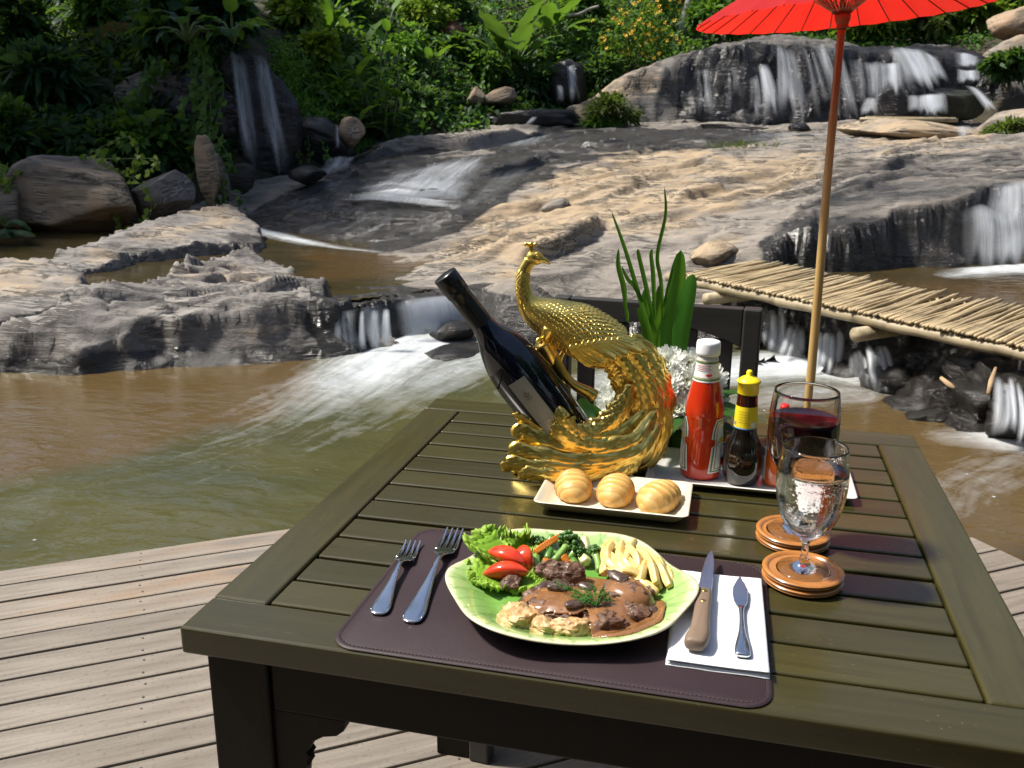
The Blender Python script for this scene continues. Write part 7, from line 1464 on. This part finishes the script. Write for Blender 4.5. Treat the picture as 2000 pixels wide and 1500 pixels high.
def HZ(x, y):
    i = int(np.clip((x-.235)/.2*149, 0, 149)); j = int(np.clip((y+.045)/.22*149, 0, 149)); return float(GZ[i, j]-PZ)
for k, (lab, u, v, sz, rz) in enumerate((('large dark mushroom cap on top of the gravy at the middle', 1090, 1152, (.0135, .0105, .0085), .5), ('dark mushroom slice lying in the gravy below the dill', 1118, 1188, (.0110, .0065, .0055), .7), ('curved dark mushroom slice at the left beside the tomato', 1007, 1162, (.0135, .0065, .0055), .1), ('small dark mushroom half behind the dill', 1142, 1150, (.0095, .007, .006), -.2), ('small mushroom at the right edge of the gravy', 1275, 1178, (.0065, .006, .0055), .2), ('brown mushroom stalk at the upper left of the gravy', 1060, 1140, (.0055, .0120, .0055), -.3), ('glazed mushroom at the right beside the fries', 1205, 1138, (.0130, .0085, .0065), -.5))):
    p = FQ(u, v, .018); V, F = ICO[4]; V = V.copy(); V[:, 2] = np.where(V[:, 2] < -.25, -.25+(V[:, 2]+.25)*.25, V[:, 2]); V[:, 0] += .55*V[:, 1]**2; V[:, 2] *= .72; V *= 1+.22*fbm(V[:, 0]*2+k, V[:, 1]*2, V[:, 2]*2, 3, k)[:, None]
    tag(obj('mushroom', (V*np.array(sz), F), M_MUSH, loc=(p[0], p[1], PZ+HZ(p[0], p[1])+sz[2]*.30), rot=(.15, .1, rz)), lab, 'mushroom', 'mushrooms in the gravy')
# fries
M_FRY = food_mat('fried_potato', [(.30, (.60, .38, .08)), (.46, (.69, .50, .16)), (.66, (.73, .60, .28))], 40, .42, .3, 160, .0006, .2, .2)
rs = np.random.RandomState(12)
FR = [(1178, 1068, 1182, 1118, 12), (1190, 1082, 1222, 1130, 14), (1215, 1060, 1205, 1112, 20), (1240, 1056, 1222, 1108, 22), (1232, 1070, 1262, 1100, 16), (1252, 1072, 1282, 1140, 20), (1262, 1076, 1308, 1146, 14), (1205, 1075, 1178, 1122, 8), (1190, 1105, 1240, 1140, 10), (1222, 1128, 1280, 1150, 7), (1215, 1112, 1258, 1128, 18), (1275, 1098, 1288, 1150, 8), (1245, 1092, 1270, 1122, 11), (1180, 1062, 1215, 1078, 13), (1228, 1092, 1240, 1132, 15), (1295, 1110, 1312, 1145, 5), (1240, 1135, 1285, 1158, 10), (1200, 1090, 1200, 1130, 7), (1258, 1085, 1240, 1118, 6), (1196, 1062, 1188, 1108, 18), (1226, 1066, 1248, 1112, 25), (1268, 1092, 1250, 1136, 17), (1210, 1084, 1238, 1120, 21), (1284, 1090, 1302, 1128, 12), (1185, 1090, 1212, 1122, 15)]
fl = ['leftmost fry lying upright at the edge of the pile', 'fry slanting down in front of the leftmost ones', 'tall fry in the upper middle of the pile', 'topmost curved fry of the pile', 'short fry crossing under the topmost one', 'long bent fry on the right side of the pile', 'long fry reaching down at the far right', 'fry lying at the back left under the others', 'fry at the front left touching the gravy', 'fry half covered by gravy at the front', 'short thick fry across the middle of the pile', 'fry hanging at the lower right of the pile', 'short fry tucked between the right hand ones', 'fry lying flat at the top left', 'small fry standing in the middle front', 'fry tip at the outer right rim', 'dark ended fry at the front right in the gravy', 'fry under the left side of the pile', 'fry under the right side of the pile', 'straight fry standing at the upper left of the pile', 'fry lying on the very top, slanting right', 'fry crossing the long bent one on the right', 'fry lying across the middle on top', 'fry beside the far right one', 'fry slanting over the left front']
for k, (u0, v0, u1, v1, h) in enumerate(FR):
    a = FQ(u0, v0, h*.001+.006); b_ = FQ(u1, v1, h*.0007+.004); a[2] = max(a[2], PZ+.013); b_[2] = max(b_[2], PZ+.0075); m_ = .5*(a+b_)+np.array([rs.normal()*.003, rs.normal()*.002, .002+.003*rs.rand()]); P = spline([a, m_, b_], 9); R = .0050*(1+.12*rs.rand())*np.array([.80, .98, 1, 1.02, 1, .97, 1, .98, .78]); V, F = tube(P, R*1.12, 4); c_ = P[4]
    o = obj('french_fry', (V-c_, F), M_FRY, loc=c_, smooth=False); bevel(o, .0013, 2); auto(o, 180); tag(o, fl[k], 'french fry', 'french fries on the plate')
# tomato
b = NB('tomato_flesh'); c = b.mix(b.ramp(b.noise(b.map(), 60, 4), [(.35, 0.0), (.65, 1.0)]), (.62, .030, .010), (.70, .075, .020)); M_TOM = b.done(b.bsdf(c, .15, 0.0, Coat_Weight=.5, Subsurface_Weight=.2, Subsurface_Radius=(.006, .002, .001)))
def wedge(label, u, v, h, rot, L_, seed):
    nu, nv = 22, 14; V = []
    for i in range(nu):
        t = i/(nu-1); s = math.sin(math.pi*t)**.62
        for j in range(nv): a = 2*math.pi*j/nv; x = math.cos(a); y = math.sin(a); V.append(((t-.5)*L_, s*x*.0138*(1 if x > 0 else .55), s*y*.0100*(1-.25*x)+.0045*math.sin(math.pi*t)))
    F = [(i*nv+j, i*nv+(j+1) % nv, (i+1)*nv+(j+1) % nv, (i+1)*nv+j) for i in range(nu-1) for j in range(nv)]; p = FQ(u, v, h); o = fixn(obj('tomato_wedge', (V, F), M_TOM, loc=p, rot=rot)); return tag(o, label, 'tomato', 'tomato wedges')
wedge('glossy red tomato wedge lying uppermost on the lettuce', 990, 1090, .020, (.7, .1, -.25), .052, 1); wedge('red tomato wedge lying in front of the upper one', 988, 1120, .015, (.4, -.1, .12), .054, 2); wedge('orange red tomato wedge standing behind the other two', 1027, 1090, .018, (1.0, .5, -1.0), .036, 3)
# lettuce: three frilled leaves
M_LET = leaf_mat('lettuce', (.20, .40, .035), (.34, .56, .06), (.50, .68, .13), trans=.4, rough=.35)
def lettuce(label, pts, w, seed, lift):
    nu, nv = 46, 41; Q = spline([FQ(u, v, h) for u, v, h in pts], nu); P, T, N, B = frames(Q); V = []; lv = []
    for i in range(nu):
        t = i/(nu-1); s = np.cross(T[i], [0, 0, 1.]); s /= np.linalg.norm(s)+1e-9; wd = w*(.25+.95*math.sin(math.pi*min(1, .10+t*.80))**.8)
        for j in range(nv):
            q = j/(nv-1)*2-1; fr = max(abs(q), (t-.45)/.55)**2.4; ph = 26*t+seed; ru = math.sin(ph+3*q)*.55+math.sin(2.3*ph+9*q+seed)*.45+.8*float(vnoise(t*16+seed, q*9, 0, seed)); V.append(Q[i]+s*q*wd*(1+.10*ru*fr)+T[i]*.005*fr*math.sin(17*q+seed)+np.array([0, 0, 1.])*(.0062*ru*fr+lift*abs(q)**2*w)); lv.append(.2+.75*fr)
    c_ = Q[nu//2].copy(); o = obj('lettuce_leaf', mesh('lettuce_leaf', np.array(V)-c_, gridF(nu, nv), True, None, dict(lv=np.array(lv))), M_LET, loc=c_); m = o.modifiers.new('thick', 'SOLIDIFY'); m.thickness = .0006; return tag(o, label, 'lettuce', 'frilled lettuce leaves')
lettuce('frilled green lettuce leaf standing at the back left of the plate', [(1015, 1110, .004), (985, 1085, .010), (950, 1062, .020), (925, 1048, .024)], .030, 1, .25); lettuce('frilled lettuce leaf hanging over the left rim of the plate', [(1000, 1140, .003), (965, 1128, .008), (935, 1122, .012), (918, 1128, .010)], .028, 2, .10); lettuce('frilled lettuce leaf pointing up behind the tomato wedges', [(1020, 1100, .004), (1012, 1075, .014), (1008, 1055, .026), (1006, 1045, .030)], .018, 3, .3)
lettuce('small lettuce leaf lying under the tomato beside the steak', [(990, 1150, .002), (1015, 1145, .004), (1035, 1138, .006), (1050, 1130, .006)], .015, 4, .1)
# broccoli, carrots, beans, potato
M_BRO = food_mat('broccoli_head', [(.30, (.020, .070, .010)), (.52, (.050, .14, .018)), (.70, (.11, .22, .035))], 120, .5, .6, 260, .001, .1); M_BRS = food_mat('broccoli_stalk', [(.3, (.14, .28, .05)), (.7, (.26, .42, .10))], 40, .35, .2, 90, .0005, .3, .1)
def broccoli(label, u0, v0, u1, v1, h0, h1, r, seed):
    a, b_ = FQ(u0, v0, h0), FQ(u1, v1, h1); t = thing('broccoli_floret', label, 'broccoli', a, group='broccoli florets'); d = b_-a; rs_ = np.random.RandomState(seed); obj('stalk', tube(spline([np.zeros(3), d*.5+[.001, 0, 0], d], 8), np.array([1, 1, .95, .9, .9, .95, 1.1, 1.2])*.0042, 9), M_BRS, t); g = G(); bv, bfc = ICO[2]
    for k in range(7): q = d*1.0+rdir(rs_, 1)[0]*r*.55; g2 = tube(spline([d*.7, .5*(d*.7+q), q], 5), .0018, 5); obj('branchlet', g2, M_BRS, t) if k < 4 else None
    for k in range(120):
        n_ = rdir(rs_, 1)[0]; n_ = n_ if n_@d > -.35*np.linalg.norm(d) else -n_; q = d+d/np.linalg.norm(d)*r*.15+n_*r*rs_.uniform(.62, 1.0)*np.array([1, 1, .85]); g.add(bv*r*rs_.uniform(.13, .22), bfc, Mt(q))
    obj('floret_head', g, M_BRO, t)
broccoli('broccoli floret lying across the middle with its head to the right', 1082, 1095, 1108, 1062, .012, .022, .0150, 1); broccoli('dark broccoli floret at the back left of the vegetables', 1048, 1092, 1052, 1064, .008, .018, .0110, 2); broccoli('broccoli floret standing beside the fries', 1170, 1115, 1162, 1080, .006, .016, .0095, 3); broccoli('broccoli floret tucked behind the middle one', 1100, 1098, 1122, 1078, .006, .014, .0115, 4)
M_CAR = food_mat('carrot', [(.35, (.62, .16, .015)), (.65, (.75, .26, .03))], 30, .3, .15, 90, .0005, .4, .15); M_POT = food_mat('pale_cooked_vegetable', [(.35, (.58, .58, .24)), (.65, (.74, .72, .42))], 30, .35, .2, 80, .0006, .3, .2); M_BEAN = food_mat('green_bean', [(.35, (.06, .17, .025)), (.65, (.13, .27, .05))], 30, .3, .15, 80, .0005, .4)
def bar(name, label, cat, u0, v0, h0, u1, v1, h1, r, n, mat, group=None, tp=.9):
    a, b_ = FQ(u0, v0, h0), FQ(u1, v1, h1); c_ = .5*(a+b_); V, F = tube(spline([a, c_+[0, 0, .001], b_], 7), r*np.array([.86, 1, 1, 1, 1, 1, .86*tp]), n); o = obj(name, (V-c_, F), mat, loc=c_, smooth=False); bevel(o, r*.22, 2); auto(o, 180 if n > 5 else 40); return tag(o, label, cat, group)
bar('carrot_stick', 'long orange carrot stick lying across the top of the vegetables', 'carrot', 1045, 1078, .018, 1098, 1046, .024, .0055, 4, M_CAR, 'carrot pieces'); bar('carrot_stick', 'short carrot piece below the middle broccoli floret', 'carrot', 1096, 1098, .008, 1106, 1090, .009, .0072, 4, M_CAR, 'carrot pieces'); bar('carrot_stick', 'carrot piece right of the broccoli by the pale cubes', 'carrot', 1130, 1062, .016, 1140, 1080, .012, .0060, 4, M_CAR, 'carrot pieces'); bar('carrot_stick', 'small carrot corner at the front of the vegetables', 'carrot', 1112, 1102, .007, 1120, 1104, .006, .0055, 4, M_CAR, 'carrot pieces'); bar('carrot_stick', 'carrot end peeping out left of the green stalk', 'carrot', 1062, 1098, .007, 1070, 1100, .006, .0055, 4, M_CAR, 'carrot pieces')
bar('potato_piece', 'pale vegetable wedge standing at the back beside the fries', 'vegetable', 1140, 1050, .022, 1146, 1078, .012, .0065, 5, M_POT, 'pale vegetable pieces', .7); bar('potato_piece', 'pale cut vegetable cube in front of the carrot', 'vegetable', 1138, 1090, .008, 1146, 1100, .008, .0075, 5, M_POT, 'pale vegetable pieces'); bar('potato_piece', 'pale stalk piece under the middle broccoli', 'vegetable', 1078, 1100, .007, 1086, 1106, .006, .0060, 5, M_POT, 'pale vegetable pieces')
bar('green_bean', 'green bean end sticking up behind the carrot stick', 'bean', 1072, 1060, .014, 1080, 1046, .020, .0042, 9, M_BEAN, 'green beans'); bar('green_bean', 'green bean lying in front of the pale cube', 'bean', 1128, 1112, .006, 1118, 1092, .010, .0046, 9, M_BEAN, 'green beans'); bar('green_bean', 'flat green stalk standing left of the vegetables', 'bean', 1047, 1112, .006, 1046, 1084, .014, .0052, 5, M_BRS, 'green beans'); bar('green_bean', 'green bean between the broccoli stalk and the carrot', 'bean', 1068, 1092, .010, 1076, 1072, .016, .0045, 9, M_BEAN, 'green beans')
# dill
M_DILL = leaf_mat('dill', (.04, .15, .02), (.07, .22, .03), (.11, .28, .05), trans=.3); p0 = FQ(1165, 1188, .020); p0[2] = PZ+HZ(p0[0], p0[1])+.002; dl = thing('dill_sprig', 'feathery green dill sprig on top of the gravy', 'herb', p0); rs = np.random.RandomState(3); g = G(); n_br = 0
for k, (u, v, h) in enumerate(((1085, 1140, .030), (1108, 1148, .027), (1140, 1150, .028), (1158, 1145, .032), (1178, 1150, .030), (1188, 1160, .027), (1120, 1172, .022), (1140, 1180, .022), (1192, 1175, .022), (1150, 1165, .030), (1172, 1165, .030), (1130, 1160, .026))):
    e = FQ(u, v, h)-p0; e[2] = max(e[2], .004+HZ(*(e+p0)[:2])+PZ-p0[2]); path = spline([np.zeros(3), e*.5+[0, 0, .003], e], 12); g.add(*tube(path, np.linspace(.0008, .0004, 12), 4), lv=.4)
    for i in range(4, 12):
        for _ in range(5):
            d = rs.normal(size=3)+[0, 0, .3]; d /= np.linalg.norm(d); d = d+.6*(path[-1]-path[-3])/np.linalg.norm(path[-1]-path[-3]); g.add(*tube([path[i], path[i]+d*.0022, path[i]+d*.0045+rs.normal(size=3)*.0006], [.00038, .00032, .00015], 3), lv=rs.rand())
obj('fronds', g, M_DILL, dl)
# ================================================================ pieces that belong to a part hang on that part
def hang(o, p):
    if o is p or o.parent is None: return
    o.parent = p; o.matrix_parent_inverse = p.matrix_basis.inverted()
def kids(t, nm): return [c for c in t.children if c.name.split('.')[0] == nm]
for t in [o for o in SC.objects if o.parent is None and o.type == 'EMPTY']:
    n = t.name.split('.')[0]
    if n == 'fork':
        h = kids(t, 'handle')[0]; [hang(c, h) for c in kids(t, 'beading')]
    elif n == 'steak_knife':
        h = kids(t, 'handle')[0]; [hang(c, h) for c in kids(t, 'rivet')]
    elif n == 'peacock_statue':
        h = kids(t, 'head')[0]; [hang(c, h) for k in ('beak', 'eye', 'brow', 'crest_plume') for c in kids(t, k)]
        lg = kids(t, 'leg'); [hang(c, lg[i//3]) for i, c in enumerate(sorted(kids(t, 'toe'), key=lambda q: q.name))]
        cf = kids(t, 'tail_core')[0]; [hang(c, cf) for c in kids(t, 'tail_feather')]
    elif n == 'wine_bottle':
        h = kids(t, 'label')[0]; [hang(c, h) for c in kids(t, 'print')]
    elif n in ('ketchup_bottle', 'sauce_bottle', 'chilli_bottle'):
        h = (kids(t, 'neck_label') or kids(t, 'side_label'))[0]; [hang(c, h) for k in ('print', 'label_band') for c in kids(t, k)]
    elif n == 'parasol':
        rb_, st_ = sorted(kids(t, 'rib'), key=lambda q: q.name), sorted(kids(t, 'strut'), key=lambda q: q.name); [hang(a, b) for a, b in zip(st_, rb_)]
        h = kids(t, 'runner')[0]; [hang(c, h) for c in kids(t, 'thread_web')]
    elif n == 'flower_arrangement':
        a_, b_ = sorted(kids(t, 'flower_stem'), key=lambda q: q.name), sorted(kids(t, 'bloom'), key=lambda q: q.name); [hang(y, x) for x, y in zip(a_, b_)]
bpy.context.view_layer.update()
